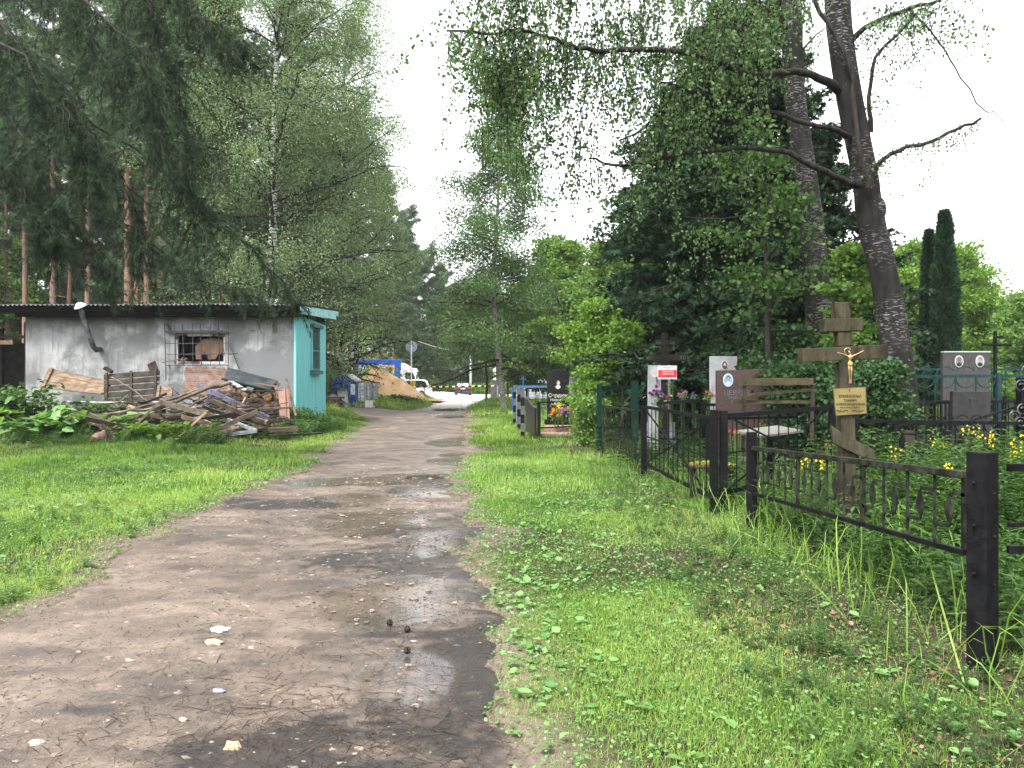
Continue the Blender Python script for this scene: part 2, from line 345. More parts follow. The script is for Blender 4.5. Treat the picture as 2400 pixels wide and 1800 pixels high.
def frames(D, rg=RG):     # y axis along D, random roll
    D = D / (np.linalg.norm(D, axis=1)[:, None] + 1e-9); r = rg.normal(0, 1, D.shape)
    X = np.cross(D, r); X /= np.linalg.norm(X, axis=1)[:, None] + 1e-9; Zv = np.cross(X, D)
    return np.stack([X, D, Zv], -1)
LEAF = (np.array([[0, 0, 0], [.30, .38, .05], [.0, 1, -.03], [-.30, .38, .05]]), [[0, 1, 2, 3]])
LEAFW = (np.array([[0, 0, 0], [.36, .2, .04], [.42, .55, .02], [0, 1, -.08], [-.42, .55, .02], [-.36, .2, .04]]), [[0, 1, 2, 3], [0, 3, 4, 5]])
SPRAY = (np.array([[0, 0, 0], [.10, .5, .02], [0, 1, -.06], [-.10, .5, .02], [.42, .62, -.02], [.16, .28, 0], [-.42, .62, -.02], [-.16, .28, 0]]), [[0, 1, 2, 3], [0, 5, 4, 1], [0, 3, 6, 7]])
BLADE = (np.array([[-.035, 0, 0], [.035, 0, 0], [.026, .10, .55], [-.026, .10, .55], [0, .38, 1.0]]), [[0, 1, 2, 3], [3, 2, 4]])
BLADEF = (np.array([[-.06, 0, 0], [.06, 0, 0], [0, .3, 1.0]]), [[0, 1, 2]])
LONG = (np.array([[-.009, 0, 0], [.009, 0, 0], [.009, .08, .45], [-.009, .08, .45], [.007, .28, .80], [-.007, .28, .80], [0, .62, .88]]), [[0, 1, 2, 3], [3, 2, 4, 5], [5, 4, 6]])
def mk_tuft(k, w=.018, spread=.6, seed=1):
    rg = np.random.default_rng(seed); V = []; Fc = []
    for i in range(k):
        b = np.array([0, rg.random() * .5, 0]); d = np.array([rg.normal() * spread, .75 + rg.random() * .3, rg.normal() * spread]); d /= np.linalg.norm(d)
        s_ = np.cross(d, rg.normal(size=3)); s_ /= np.linalg.norm(s_); n = len(V)
        V += [b - s_ * w, b + s_ * w, b + d * (.55 + .3 * rg.random())]; Fc.append([n, n + 1, n + 2])
    return np.array(V), Fc
TUFT = mk_tuft(16, .022); TUFTF = mk_tuft(9, .05)
def mk_weed(k, seed, ll=.42, up=.5, whorl=2):
    rg = np.random.default_rng(seed); V = [[-.012, 0, 0], [.012, 0, 0], [0, .012, 0], [0, 0, 1]]; Fc = [[0, 1, 3], [1, 2, 3], [2, 0, 3]]
    for i in range(k):
        z = .15 + .85 * i / (k - 1); L = ll * (1.15 - .6 * z)
        for q in range(whorl):
            a = i * 2.4 + q * 2 * np.pi / whorl; d = np.array([math.cos(a), math.sin(a), up * (rg.random() * .8 + .2)]); d /= np.linalg.norm(d)
            s_ = np.array([-math.sin(a), math.cos(a), 0]); b = np.array([0, 0, z]); n = len(V)
            V += [b, b + d * L * .45 + s_ * L * .2, b + d * L - np.array([0, 0, L * .18]), b + d * L * .45 - s_ * L * .2]; Fc.append([n, n + 1, n + 2, n + 3])
    return np.array(V), Fc
WEEDS = [mk_weed(7, 1), mk_weed(9, 2, .34, .3), mk_weed(6, 3, .5, .15, 3), mk_weed(12, 4, .3, .2, 3)]
# ------------------------------------------------------------ ground, road, puddles
def ground():
    xs = np.concatenate([np.linspace(-400, -60, 10)[:-1], np.linspace(-60, -14, 60)[:-1], np.linspace(-14, 14, 330)[:-1], np.linspace(14, 60, 60)[:-1], np.linspace(60, 400, 10)])
    ys = np.concatenate([np.linspace(-60, 0, 20)[:-1], np.geomspace(1, 97, 520) - 1, np.linspace(97, 600, 30)])
    X, Y = np.meshgrid(xs, ys); Z = np.where(Y < 130, HG(X, Y), 0.0)
    n, k = X.shape; i = np.arange(n - 1)[:, None] * k; j = np.arange(k - 1)[None]
    f = np.stack([i + j, i + j + 1, i + k + j + 1, i + k + j], -1).reshape(-1, 4)
    g = mat("earth", (.020, .016, .011), (.046, .037, .026), .95, scale=9, detail=12, bump=.8, bscale=40, c3=(.075, .058, .042), spec=.08)
    o = M().add(np.stack([X, Y, Z], -1).reshape(-1, 3), f).solo("ground", g, kind='structure', smooth=True)
    e = np.where((Y > -20) & (Y < 96), S(1.15 + inroad(X, Y) / .45), 0); q = o.data.attributes.new("worn", 'FLOAT', 'POINT'); q.data.foreach_set("value", e.astype(np.float32).ravel())
    t = g.node_tree; b = t.nodes['Principled BSDF']; src = b.inputs['Base Color'].links[0].from_socket; a = t.nodes.new("ShaderNodeAttribute"); a.attribute_name = "worn"; n = t.nodes.new("ShaderNodeTexNoise"); n.inputs['Scale'].default_value = 25; n.inputs['Detail'].default_value = 6
    r = t.nodes.new("ShaderNodeValToRGB"); r.color_ramp.elements[0].position = .35; r.color_ramp.elements[0].color = (.055, .042, .034, 1); r.color_ramp.elements[1].position = .65; r.color_ramp.elements[1].color = (.15, .118, .095, 1)
    mx = t.nodes.new("ShaderNodeMixRGB"); t.links.new(n.outputs['Fac'], r.inputs[0]); t.links.new(a.outputs['Fac'], mx.inputs[0]); t.links.new(src, mx.inputs[1]); t.links.new(r.outputs[0], mx.inputs[2]); t.links.new(mx.outputs[0], b.inputs['Base Color'])
ground()
PUD = [(-.83, 5.95, .62, .85), (-1.45, 13.1, .9, 1.1), (-2.75, 36.3, .8, 2.4), (-3.1, 44.5, 1.7, 2.6), (-1.5, 9.2, .8, 1.0), (-1.0, 11.2, .6, .7), (-.75, 8.0, .45, .8), (-1.2, 16.5, .6, 1.4), (-1.6, 21, .7, 2.0), (-2.5, 12.6, 1.2, .7), (-2.2, 10.6, .7, .6), (-.55, 4.3, .3, .5)]
def road():
    ys = np.concatenate([np.linspace(-12, .8, 14)[:-1], np.geomspace(.8, 95.5, 900)]); k = 210
    X = []; Y = []
    for y in ys:
        l = max(left(y), -30) - .8; r = min(right(y), 30) + .8
        X.append(np.linspace(l, r, k)); Y.append(np.full(k, y))
    X = np.array(X); Y = np.array(Y); Z = HR(X, Y)
    wet = np.zeros_like(X)
    for px, py, a, b in PUD:
        q = ((X - px) / a) ** 2 + ((Y - py) / b) ** 2 + (fbm(X * 2.5, Y * 2.5, 21) - .5) * 1.2
        wet = np.maximum(wet, S(1.35 - q)); Z = Z * 1.0
    Z = Z - (fbm(X * 2.3, Y * 2.3, 5, 3) - .5) * .03 * S(wet * 1.3) * .93 - .008 * S(wet)
    wr = S((X - left(Y)) / (right(Y) - left(Y)) * 2.2 - .75) * S((fbm(X * 1.6, Y * .9, 33) - .47) * 8) * .45
    wet = np.maximum(wet, wr * S((Y - 2) / 2))
    dirt = fbm(X * 1.1, Y * 3.2, 41, 5); fine = fbm(X * 7, Y * 9, 47, 3)
    bands = np.zeros_like(X)
    for bx, by, ax, ay, st in [(-.75, 7.25, 1.0, .6, .85), (-.1, 4.6, .55, .8, .8), (-.85, 3.5, .6, .3, .75), (-.35, 3.7, .5, .5, .8), (-.5, 5.2, .6, .45, .5), (-1.35, 12, .6, .8, .6), (-.7, 8.6, .8, .8, .6), (-3.0, 10.3, .9, .5, .7), (-1.9, 4.2, .5, .4, .3), (-.12, 5.9, .28, 1.6, .8), (-.3, 8, .3, 2.5, .7), (-.5, 3.1, .6, .3, .5)]:
        q = ((X - bx) / ax) ** 2 + ((Y - by) / ay) ** 2 + (fbm(X * 3.1, Y * 4.1, 55) - .5) * 1.8 + (fbm(X * 11, Y * 14, 57, 3) - .5) * 1.5
        bands = np.maximum(bands, st * S(1.3 - q))
    dark = np.clip(.34 * S((dirt - .45) * 5) + 1.0 * bands * (.5 + fine * 1.0) + .30 * S((fbm(X * 5, Y * 7, 59, 3) - .42) * 5), 0, 1)
    n = len(ys); i = np.arange(n - 1)[:, None] * k; j = np.arange(k - 1)[None]
    f = np.stack([i + j, i + j + 1, i + k + j + 1, i + k + j], -1).reshape(-1, 4)
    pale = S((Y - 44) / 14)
    m = bpy.data.materials.new("wet_dirt"); m.use_nodes = True; t = m.node_tree; b = t.nodes['Principled BSDF']
    def att(nm):
        q = t.nodes.new("ShaderNodeAttribute"); q.attribute_name = nm; return q.outputs['Fac']
    def noise(s, d=6, st=(1, 1, 1)):
        g = t.nodes.new("ShaderNodeNewGeometry"); mp = t.nodes.new("ShaderNodeMapping"); mp.inputs['Scale'].default_value = st
        q = t.nodes.new("ShaderNodeTexNoise"); q.inputs['Scale'].default_value = s; q.inputs['Detail'].default_value = d; q.inputs['Roughness'].default_value = .7
        t.links.new(g.outputs['Position'], mp.inputs[0]); t.links.new(mp.outputs[0], q.inputs[0]); return q.outputs['Fac']
    def mix(a, c1, c2, bl='MIX'):
        q = t.nodes.new("ShaderNodeMixRGB"); q.blend_type = bl
        for k2, v in ((0, a), (1, c1), (2, c2)):
            if isinstance(v, tuple): q.inputs[k2].default_value = (*v, 1)
            elif isinstance(v, (int, float)): q.inputs[k2].default_value = v
            else: t.links.new(v, q.inputs[k2])
        return q.outputs[0]
    def mr(v, a, b_, c=0, d=1):
        q = t.nodes.new("ShaderNodeMapRange"); t.links.new(v, q.inputs[0])
        for k2, w_ in enumerate((a, b_, c, d)): q.inputs[k2 + 1].default_value = w_
        return q.outputs[0]
    base = mix(mr(noise(1.3), .4, .6), (.092, .068, .051), (.158, .122, .094))
    base = mix(mr(noise(22, 4), .42, .70, 0, .75), base, (.062, .047, .038))
    base = mix(mr(noise(60, 3), .56, .70, 0, .7), base, (.27, .22, .18))
    base = mix(att("dark"), base, (.018, .015, .013))
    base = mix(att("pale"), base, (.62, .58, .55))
    base = mix(mr(att("wet"), 0, 1, 0, .35), base, (.085, .068, .060))
    t.links.new(base, b.inputs['Base Color'])
    wn = t.nodes.new("ShaderNodeMath"); wn.operation = 'MULTIPLY'; t.links.new(att("wet"), wn.inputs[0]); t.links.new(mr(noise(9, 4), .25, .42, .5, 1), wn.inputs[1])
    t.links.new(mr(wn.outputs[0], 0, .85, .62, .16), b.inputs['Roughness'])
    b.inputs['Specular IOR Level'].default_value = .42
    bp = t.nodes.new("ShaderNodeBump"); bp.inputs['Distance'].default_value = .012
    t.links.new(mr(wn.outputs[0], 0, .85, .8, .035), bp.inputs['Strength']); t.links.new(noise(30, 6), bp.inputs['Height']); t.links.new(bp.outputs[0], b.inputs['Normal'])
    o = M().add(np.stack([X, Y, Z], -1).reshape(-1, 3), f).solo("road", m, kind='structure', smooth=True)
    for nm, A in (("wet", wet), ("dark", dark), ("pale", pale)):
        q = o.data.attributes.new(nm, 'FLOAT', 'POINT'); q.data.foreach_set("value", A.astype(np.float32).ravel())
road()
WATER = mat("puddle_water", (.05, .042, .036), None, .03, spec=.9)
def puddle(px, py, a, b, dz):
    th = np.linspace(0, 2 * np.pi, 48, endpoint=False); r = 1 + .3 * (fbm(np.cos(th) * 1.5 + px, np.sin(th) * 1.5 + py, 8) - .5) * 2
    z = float(H(np.array([px]), np.array([py]))[0]) - .033 + dz
    v = np.vstack([[px, py, z], np.stack([px + a * r * np.cos(th), py + b * r * np.sin(th), np.full(48, z)], -1)])
    return M().add(v, [[0, i + 1, (i + 1) % 48 + 1] for i in range(48)])
for i, (x, y, a, b) in enumerate([(-1.42, 13.1, .30, .36), (-2.7, 36.2, .55, 1.5), (-3.1, 44.2, 1.1, 1.6)]):
    puddle(x, y, a, b, .011).solo("puddle", WATER, kind='structure')

# ------------------------------------------------------------ grass, plantain, twigs, pebbles
def region(n, y0, y1, x0, x1, rg=RG, p=1.0):
    y = y0 + (y1 - y0) * rg.random(n) ** p; return x0 + (x1 - x0) * rg.random(n), y
def keepview(x, y, m=1.25): return np.abs(x) < (y * .6316 + .5) * m
def bare(x, y):   # 0..1, trodden or leaf-littered spots
    b = np.zeros_like(x)
    for bx, by, a, c in [(1.75, 5.4, .55, .9), (2.35, 4.3, .35, .5), (1.6, 7.0, .3, .5), (1.9, 3.3, .4, .3), (1.9, 9.5, .3, 1.5), (1.2, 22, .9, 2.5), (1.6, 17, .5, 2.5), (-3.9, 12.2, 1.0, .7), (-4.2, 14.3, 1.6, .6), (-3.9, 7.5, .5, .5)]:
        b = np.maximum(b, S(1.4 - ((x - bx) / a) ** 2 - ((y - by) / c) ** 2))
    return b
def shedzone(x, y): return (x < -7.0) & (x > -17) & (y > 26.6) & (y < 31.6)
def grass():
    m = M()
    for y0, y1, dens, sc, tpl in [(2.4, 6.5, 11500, .034, BLADE), (6.5, 11, 4200, .046, BLADE), (11, 19, 1150, .066, BLADEF), (19, 36, 420, .095, BLADEF), (36, 85, 80, .19, BLADEF)]:
        w = y1 * .6316 * 1.25 + .8; n = int(dens * (y1 - y0) * 2 * w); x, y = region(n, y0, y1, -w, w)
        k = keepview(x, y) & (inroad(x, y) < .10 + 1.3 * np.clip(fbm(x * 2.6, y * 2.6, 61) - .58, 0, 1)) & ~shedzone(x, y)
        k &= RG.random(n) > bare(x, y) * .6
        k &= ~((x > 2.45) & (RG.random(n) > .35)) & ~((x < -9) & (y > 36)) 
        # patchy cover
        pt = fbm(x * .9, y * .9, 71); k &= RG.random(n) < .45 + 1.3 * (pt - .2)
        edge = np.clip(-inroad(x, y) / .5, 0, 1); k &= RG.random(n) < .12 + .88 * S(edge * 1.5 + (fbm(x * 3, y * 3, 83) - .42) * 1.6)
        x = x[k]; y = y[k]; edge = edge[k]; n = len(x); pt = pt[k]
        s = sc * (.45 + 1.0 * RG.random(n)) * (.35 + 1.3 * pt) * (.55 + .45 * edge)
        wd = s * (1.0 if y0 < 11 else 1.5)
        v = np.clip(.40 + (fbm(x * .6, y * .6, 77) - .5) * 1.7 + RG.normal(0, .2, n) + .12 * (x < 0), 0, 1)
        m.inst(*tpl, np.stack([x, y, HG(x, y) - .004], -1), rots(n, tilt=.55), np.stack([wd * 1.15, s, s], -1), v)
    m.solo("grass", L_GRASS, kind='stuff')
grass()
def broad():
    m = M()
    spots = [(RG.uniform(-.1, .9), RG.uniform(3.2, 9), .55) for _ in range(16)] + [(RG.uniform(-.1, 2.2), RG.uniform(3, 12), .5) for _ in range(26)] + [(RG.uniform(-6.5, -3.6), RG.uniform(6, 14), .8) for _ in range(18)] + [(.25, 5.0, .5), (.1, 4.6, .45), (.2, 5.6, .5), (.05, 6.3, .4), (.3, 4.2, .5)] * 2
    P = []; s = []
    for cx, cy_, r in spots:
        q = RG.integers(5, 16); P.append(np.stack([cx + RG.normal(0, r * .35, q), cy_ + RG.normal(0, r * .5, q)], -1)); s.append(.022 + .036 * RG.random(q) ** 1.5 + .003 * cy_)
    P = np.concatenate(P); s = np.concatenate(s); k = inroad(P[:, 0], P[:, 1]) < .12; P = P[k]; s = s[k]; n = len(P)
    m.inst(*LEAFW, np.stack([P[:, 0], P[:, 1], HG(P[:, 0], P[:, 1]) + .015 + .03 * RG.random(n)], -1), rots(n, tilt=.35), np.stack([s * 1.1, s * 1.25, s * 1.5], -1), RG.random(n))
    # clover and small weed leaves everywhere in the lawn
    n = 110000; x, y = region(n, 2.5, 16, -9, 3.2, p=1.4); k = keepview(x, y) & (inroad(x, y) < .05) & (RG.random(n) > bare(x, y) * .5); x = x[k]; y = y[k]; n = len(x)
    s = .007 + .012 * RG.random(n) + .0012 * y
    m.inst(*LEAFW, np.stack([x, y, HG(x, y) + .02 + .02 * RG.random(n)], -1), rots(n, tilt=.5), s, RG.random(n) * .8)
    m.solo("ground_cover", L_PLANT, kind='stuff')
    m = M(); n = 6500; x, y = region(n, 2.6, 14, 1.0, 4.5); k = RG.random(n) < bare(x, y) + .12; x = x[k]; y = y[k]; n = len(x)
    m.inst(*LEAFW, np.stack([x, y, HG(x, y) + .008 + .014 * RG.random(n)], -1), rots(n, tilt=.7), .014 + .026 * RG.random(n), RG.random(n) ** 1.8)
    n = 700; x, y = region(n, 2.6, 16, -8, 1); k = (inroad(x, y) < .6) & (inroad(x, y) > -.4); x = x[k]; y = y[k]; n = len(x)
    m.inst(*LEAFW, np.stack([x, y, np.maximum(HG(x, y), HR(x, y)) + .01], -1), rots(n, tilt=.2), .012 + .015 * RG.random(n), RG.random(n))
    m.solo("fallen_leaves", L_DRY, kind='stuff')
broad()
TWIG = mat("twig_bark", (.018, .014, .012), (.06, .045, .036), .7, scale=20)
def twigs():
    m = M(); B = [(-.75, 7.2, .8, .5, 500), (-.2, 4.6, .5, .5, 380), (-.8, 3.5, .55, .28, 1000), (-.35, 3.7, .4, .35, 380), (-.35, 5.5, .5, .8, 280), (-1.5, 11.5, .8, 1.6, 260), (-.6, 8.6, .6, 1.2, 300), (-1.9, 6.5, 1.3, 2.2, 420), (-1.6, 3.9, .9, .8, 420), (-3.0, 9.8, .6, .8, 160), (-1.9, 16, 1.1, 4, 240), (-1.0, 3.4, 1.2, .5, 500), (-.9, 5.0, .6, .6, 160)]
    for bx, by, a, b, n in B:
        for _ in range(n):
            x = bx + RG.normal() * a; y = by + RG.normal() * b
            if y < 2.6 or inroad(np.array([x]), np.array([y]))[0] < -.1: continue
            L = (.02 + .16 * RG.random() ** 2.6) * (1 + y * .03); an = RG.random() * np.pi; r = (.0006 + .0013 * RG.random() ** 2) * (1 + y * .05); z = float(HR(np.array([x]), np.array([y]))[0]) + r * .7
            c, s_ = math.cos(an), math.sin(an); k = RG.normal() * L * .05; l = RG.random() * .012
            m.tube([[x, y, z], [x + c * L * .5 - s_ * k, y + s_ * L * .5 + c * k, z + l + .002], [x + c * L, y + s_ * L, z + l * .3]], [r, r * .9, r * .5], 3, cap=False)
    m.solo("twig_litter", TWIG, kind='stuff')
    m = M()
    for i in range(7000):
        y = 2.8 + 9 * RG.random() ** 1.6; x = RG.uniform(left(y) - .1, right(y) + .15); r = (.0016 + .004 * RG.random() ** 3) * (1 + y * .04); z = float(HR(np.array([x]), np.array([y]))[0])
        m.blob([x, y, z + r * .2], [r * (1 + 1.5 * RG.random()), r, r * .6], n=4, k=3, jit=.3)
    m.solo("mud_crumbs", mat("mud_crumb", (.03, .023, .018), (.12, .09, .07), .9, scale=30), kind='stuff')
    m = M(); 
    for i in range(1300):
        y = 2.8 + 13 * RG.random() ** 1.7; x = RG.uniform(left(y) + .1, right(y) - .1 - .5 * RG.random())
        r = .004 + .013 * RG.random() ** 4 + .0006 * y; z = float(HR(np.array([x]), np.array([y]))[0])
        m.blob([x, y, z - r * .12], [r * (1 + RG.random()), r, r * .45], a=RG.random(), n=7, k=4, jit=.45)
    m.solo("pebbles", leafmat("pebble", (.07, .058, .05), (.22, .18, .15), 0, .8), kind='stuff')
twigs()
def stone(px, py, w, h, col, label):
    Y = 2945 / (py - HY); p = at(px, py, Y); z = float(HR(np.array([p[0]]), np.array([Y]))[0]); m = M()
    m.blob([p[0], Y, z + h * .10], [w / 2, w * .30, h / 2], n=9, k=5, jit=.28)
    m.solo("stone", plain("stone%s" % label[:5], col, .8), label, "stone")
stone(516, 1471, .13, .045, (.42, .41, .39), "flat white stone lying on the dirt track, largest of all")
stone(500, 1500, .11, .04, (.26, .20, .13), "yellowish stone on the track just below the flat white one")
stone(545, 1741, .075, .05, (.28, .21, .13), "rounded tan stone near the bottom edge of the track")
stone(512, 1613, .07, .03, (.14, .15, .16), "blue-grey angular stone in the middle of the dirt track")
stone(88, 1733, .07, .03, (.22, .19, .17), "pale oval stone at the bottom left of the track")
stone(428, 1681, .04, .03, (.42, .30, .18), "small orange-brown pebble beside grey ones on the track")
def cone(px, py, label):
    Y = 2945 / (py - HY); p = at(px, py, Y); z = float(HR(np.array([p[0]]), np.array([Y]))[0]); m = M(); rg = RG
    n = 60; t = np.linspace(0, 1, n); a = np.arange(n) * 2.4; r = .017 * np.sin(np.pi * (t * .85 + .1)) + .004
    D = np.stack([np.cos(a) * .8, .9 + 0 * a, np.sin(a) * .8], -1); P = np.stack([p[0] + r * np.cos(a) * .5, Y + (t - .5) * .045, z + .016 + r * np.sin(a) * .5], -1)
    m.inst(*LEAFW, P, frames(D), .017, .5); m.blob([p[0], Y, z + .016], [.010, .022, .010])
    m.solo("pine_cone", WOODD, label, "pine cone", "pine cones on the wet track")
cone(913, 1458, "dark pine cone on wet mud, upper left of three"); cone(954, 1474, "dark pine cone on wet mud, beside the larger puddle shine, second of three"); cone(954, 1526, "dark pine cone lying alone below the other two")
# ------------------------------------------------------------ shed
def shed():
    s = thing("shed", "long grey plastered shed with barred window and turquoise boarded end", "shed", (-11.5, 29, .25))
    Yf, Yb, xl, xr, zt = 27.0, 31.3, -16.2, -7.22, 3.80
    x0, x1, z0, z1 = -11.23, -9.56, 2.13, 3.12
    m = M()
    for a, b, c, d in [(xl, x0, -.2, zt), (x1, xr, -.2, zt), (x0, x1, -.2, z0), (x0, x1, z1, zt)]:
        m.box((a, Yf, c), (b, Yf + .35, d))
    m.box((xl, Yf + .35, -.2), (xl + .3, Yb, zt)); m.box((xl + .3, Yb - .3, -.2), (xr, Yb, zt)); m.box((xr - .3, Yf + .35, -.2), (xr, Yb - .3, zt - .15))
    m.part("wall", PLASTER, s)
    M().box((x0 - .3, Yf + 1.6, z0 - 1), (x1 + .3, Yf + 1.7, zt)).part("dark_backing", DARKM, s)  # dark sheet set behind the front window opening
    # turquoise boards on the end
    m = M(); n = 21; ys = np.linspace(Yf - .03, Yb, n + 1)
    for i in range(n):
        top = 3.80 - .12 * (i / n); q = RG.uniform(-.006, .006)
        m.box((xr + .004, ys[i] + .004, -.2), (xr + .034 + q, ys[i + 1] - .004, top))
    m.box((xr - .035, Yf - .034, -.2), (xr + .003, Yf - .004, 3.79))
    m.part("side_boards", TURQ, s)
    # side window
    wy0, wy1 = 28.95, 30.1
    w = M().box((xr + .036, wy0, 1.95), (xr + .05, wy1, 3.45)).part("side_window", mat("green_glass", (.03, .09, .085), (.07, .17, .155), .3, scale=3), s)
    m = M()
    for y in (wy0, wy1 - .07): m.box((xr + .051, y, 1.95), (xr + .09, y + .07, 3.45))
    for z in (1.95, 2.62, 3.38): m.box((xr + .051, wy0 + .072, z), (xr + .088, wy1 - .072, z + .05))
    m.part("frame", TURQ, w)
    m = M()
    for y in np.linspace(wy0 + .12, wy1 - .12, 7): m.bar((xr + .11, y, 1.95), (xr + .11, y, 3.5), .012)
    for z in np.linspace(2.1, 3.4, 7): m.bar((xr + .12, wy0, z), (xr + .12, wy1, z), .012)
    m.part("grille", DARKM, w)
    gm = mat("green_sill", (.035, .10, .08), (.09, .19, .16), .7, scale=8)
    M().box((xr + .036, wy0 - .1, 1.80), (xr + .20, wy1 + .1, 1.93)).part("sill", gm, w); M().box((xr + .036, wy0 - .1, 3.47), (xr + .20, wy1 + .1, 3.60)).part("lintel", gm, w)
    # front window: frame, board inside, grille
    w = M()
    for a, b, c, d in [(x0, x0 + .07, z0, z1), (x1 - .07, x1, z0, z1), (x0 + .07, x1 - .07, z0, z0 + .07), (x0 + .07, x1 - .07, z1 - .07, z1)]: w.box((a, Yf + .06, c), (b, Yf + .14, d))
    win = w.part("window", mat("peeling_frame", (.08, .028, .025), (.42, .40, .38), .7, scale=2.5, lo=.42, hi=.5), s)
    pm = mat("broken_board", (.12, .072, .05), (.25, .16, .11), .9, scale=2.5, bump=.2)
    X = lambda px: (px - CX) / F * 27.2; Z = lambda py: CH - (py - HY) / F * 27.2
    poly = [(X(458), Z(842)), (X(456), Z(812)), (X(462), Z(807)), (X(474), Z(795)), (X(500), Z(793)), (X(521), Z(795)), (X(521), Z(826)), (X(510), Z(830)), (X(503), Z(841)), (X(486), Z(842)), (X(484), Z(829)), (X(472), Z(830)), (X(470), Z(842))]
    M().prism(poly, (0, Yf + .25, 0), (1, 0, 0), (0, 0, 1), (0, 1, 0), .05).part("board", pm, win)
    M().blob((X(430), Yf + .2, z0 + .13), (.14, .06, .08)).part("brick", BRICK, win)
    m = M(); gx0, gx1 = X(397), X(544)
    for i, px in enumerate(np.linspace(398, 543, 8)):
        m.bar((X(px - 2 + 3 * (i % 2)), Yf - .14, Z(757 + 2 * (i % 3))), (X(px), Yf - .10, Z(858 if i else 891)), .022)
    m.bar((gx0, Yf - .12, Z(779)), (gx1, Yf - .12, Z(778)), .05, .07)
    for z in (Z(806), Z(831), Z(857)): m.bar((gx0, Yf - .12, z), (gx1, Yf - .12, z + .01), .024)
    m.bar((gx1, Yf - .13, Z(831)), (X(566), Yf - .2, Z(829)), .03, .05); m.bar((X(543), Yf - .13, Z(800)), (X(567), Yf - .05, Z(868)), .03)
    m.bar((gx0 + .02, Yf - .1, Z(760)), (X(409), Yf - .1, Z(780)), .1, .06)
    for px in (403, 540):
        for py in (779, 857): m.bar((X(px), Yf - .14, Z(py)), (X(px), Yf + .03, Z(py)), .025)
    m.part("window_grille", DARKM, win)
    M().bar((X(393), Yf - .22, Z(851)), (X(442), Yf - .02, Z(839)), .07, .03).part("loose_slat", WOODG, win)
    n = 22; t = np.linspace(0, 1, n); zz = lambda a: Z(a)
    poly = [(X(440), Z(862))] + [(X(440 + 92 * q), Z(860 + 3 * RG.random())) for q in t] + [(X(531 + 4 * RG.random() * 2), Z(862 + 9 * k)) for k in range(1, 8)] + [(X(437 + 3 * RG.random()), Z(925 - 8 * k)) for k in range(8)]
    M().prism(poly, (0, Yf - .006, 0), (1, 0, 0), (0, 0, 1), (0, 1, 0), .008).part("brick_patch", BRICK, s)
    # roof
    rf = M(); xs = np.arange(-24, -6.0, .0235); 
    zr = lambda x: .026 * np.sin(x * 2 * np.pi / .15)
    yy = np.array([26.35, 29, 32.3]); zb = np.array([4.03, 4.18, 4.36])
    xs = xs[xs < -6.83]
    drop = .35 * S((-xs - 14) / 10) * .5
    V = [];
    for dz in (0, .008):
        for y, z in zip(yy, zb): V.append(np.stack([xs, np.full_like(xs, y), z + dz + zr(xs) + .03 * (vnoise(xs * .8, xs * 0, 3) - .5) - drop], -1))
    k = len(xs); f = []
    j = np.arange(k - 1)
    for r_ in (0, 1): f.append(np.stack([j + r_ * k, j + 1 + r_ * k, j + 1 + (r_ + 1) * k, j + (r_ + 1) * k], -1)); f.append(np.stack([j + (r_ + 3) * k, j + (r_ + 4) * k, j + 1 + (r_ + 4) * k, j + 1 + (r_ + 3) * k], -1))
    f.append(np.stack([j, j + 3 * k, j + 1 + 3 * k, j + 1], -1)); f.append(np.stack([j + 2 * k, j + 1 + 2 * k, j + 1 + 5 * k, j + 5 * k], -1))
    rf.add(np.concatenate(V), np.concatenate(f)); roof = rf.part("roof", mat("old_slate_roof", (.07, .072, .075), (.17, .175, .17), .9, scale=4, bump=.3), s, smooth=False)
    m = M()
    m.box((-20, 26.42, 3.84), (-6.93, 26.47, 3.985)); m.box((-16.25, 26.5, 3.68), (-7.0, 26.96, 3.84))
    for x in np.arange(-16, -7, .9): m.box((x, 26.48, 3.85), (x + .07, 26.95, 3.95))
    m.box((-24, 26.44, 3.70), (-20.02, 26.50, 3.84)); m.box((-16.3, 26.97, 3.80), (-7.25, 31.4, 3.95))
    m.part("eave", mat("black_wood", (.0012, .0012, .0012), (.005, .004, .0035), 1.0, spec=.02, scale=3, bump=.3), roof)  # near-black boards below the roof edge
    m = M(); m.prism([(26.4, 3.74), (26.4, 4.0), (29, 4.14), (31.6, 4.27), (32.1, 4.29), (32.1, 4.12), (31.7, 4.12), (31.7, 3.95), (31.4, 3.94)], (-6.90, 0, 0), (0, 1, 0), (0, 0, 1), (1, 0, 0), .03)
    m.part("barge_board", mat("pale_turquoise", (.14, .45, .46), (.36, .60, .60), .7, scale=3, c3=(.40, .30, .25), lo=.3, hi=.62), roof)
    # flue pipe with cowl
    e = at(226, 822, 26.9); P = [at(234, 818, 27.05), at(232, 819, 26.75), at(226, 820, 26.55), at(219, 813, 26.45), at(205, 775, 26.3), at(190, 728, 26.15)]
    fl = M().tube(P, [.085] * 6, 14).tube([at(190, 729, 26.15), at(188, 721, 26.12)], .06, 10).part("flue_pipe", mat("sooty_pipe", (.035, .036, .038), (.17, .175, .18), .4, scale=5, metal=.5), s, smooth=True)
    c = at(187, 716, 26.1); m = M(); m.lathe([(.001, .10), (.08, .085), (.19, -.02), (.20, -.05), (.17, -.05), (.001, .02)], (0, 0, 0), 20)
    m.xform(Matrix.Translation(Vector(c)) @ Matrix.Rotation(R(28), 4, 'X') @ Matrix.Rotation(R(-14), 4, 'Y')); m.part("cowl", plain("galv", (.55, .58, .62), .35, .6), fl, smooth=True)
shed()
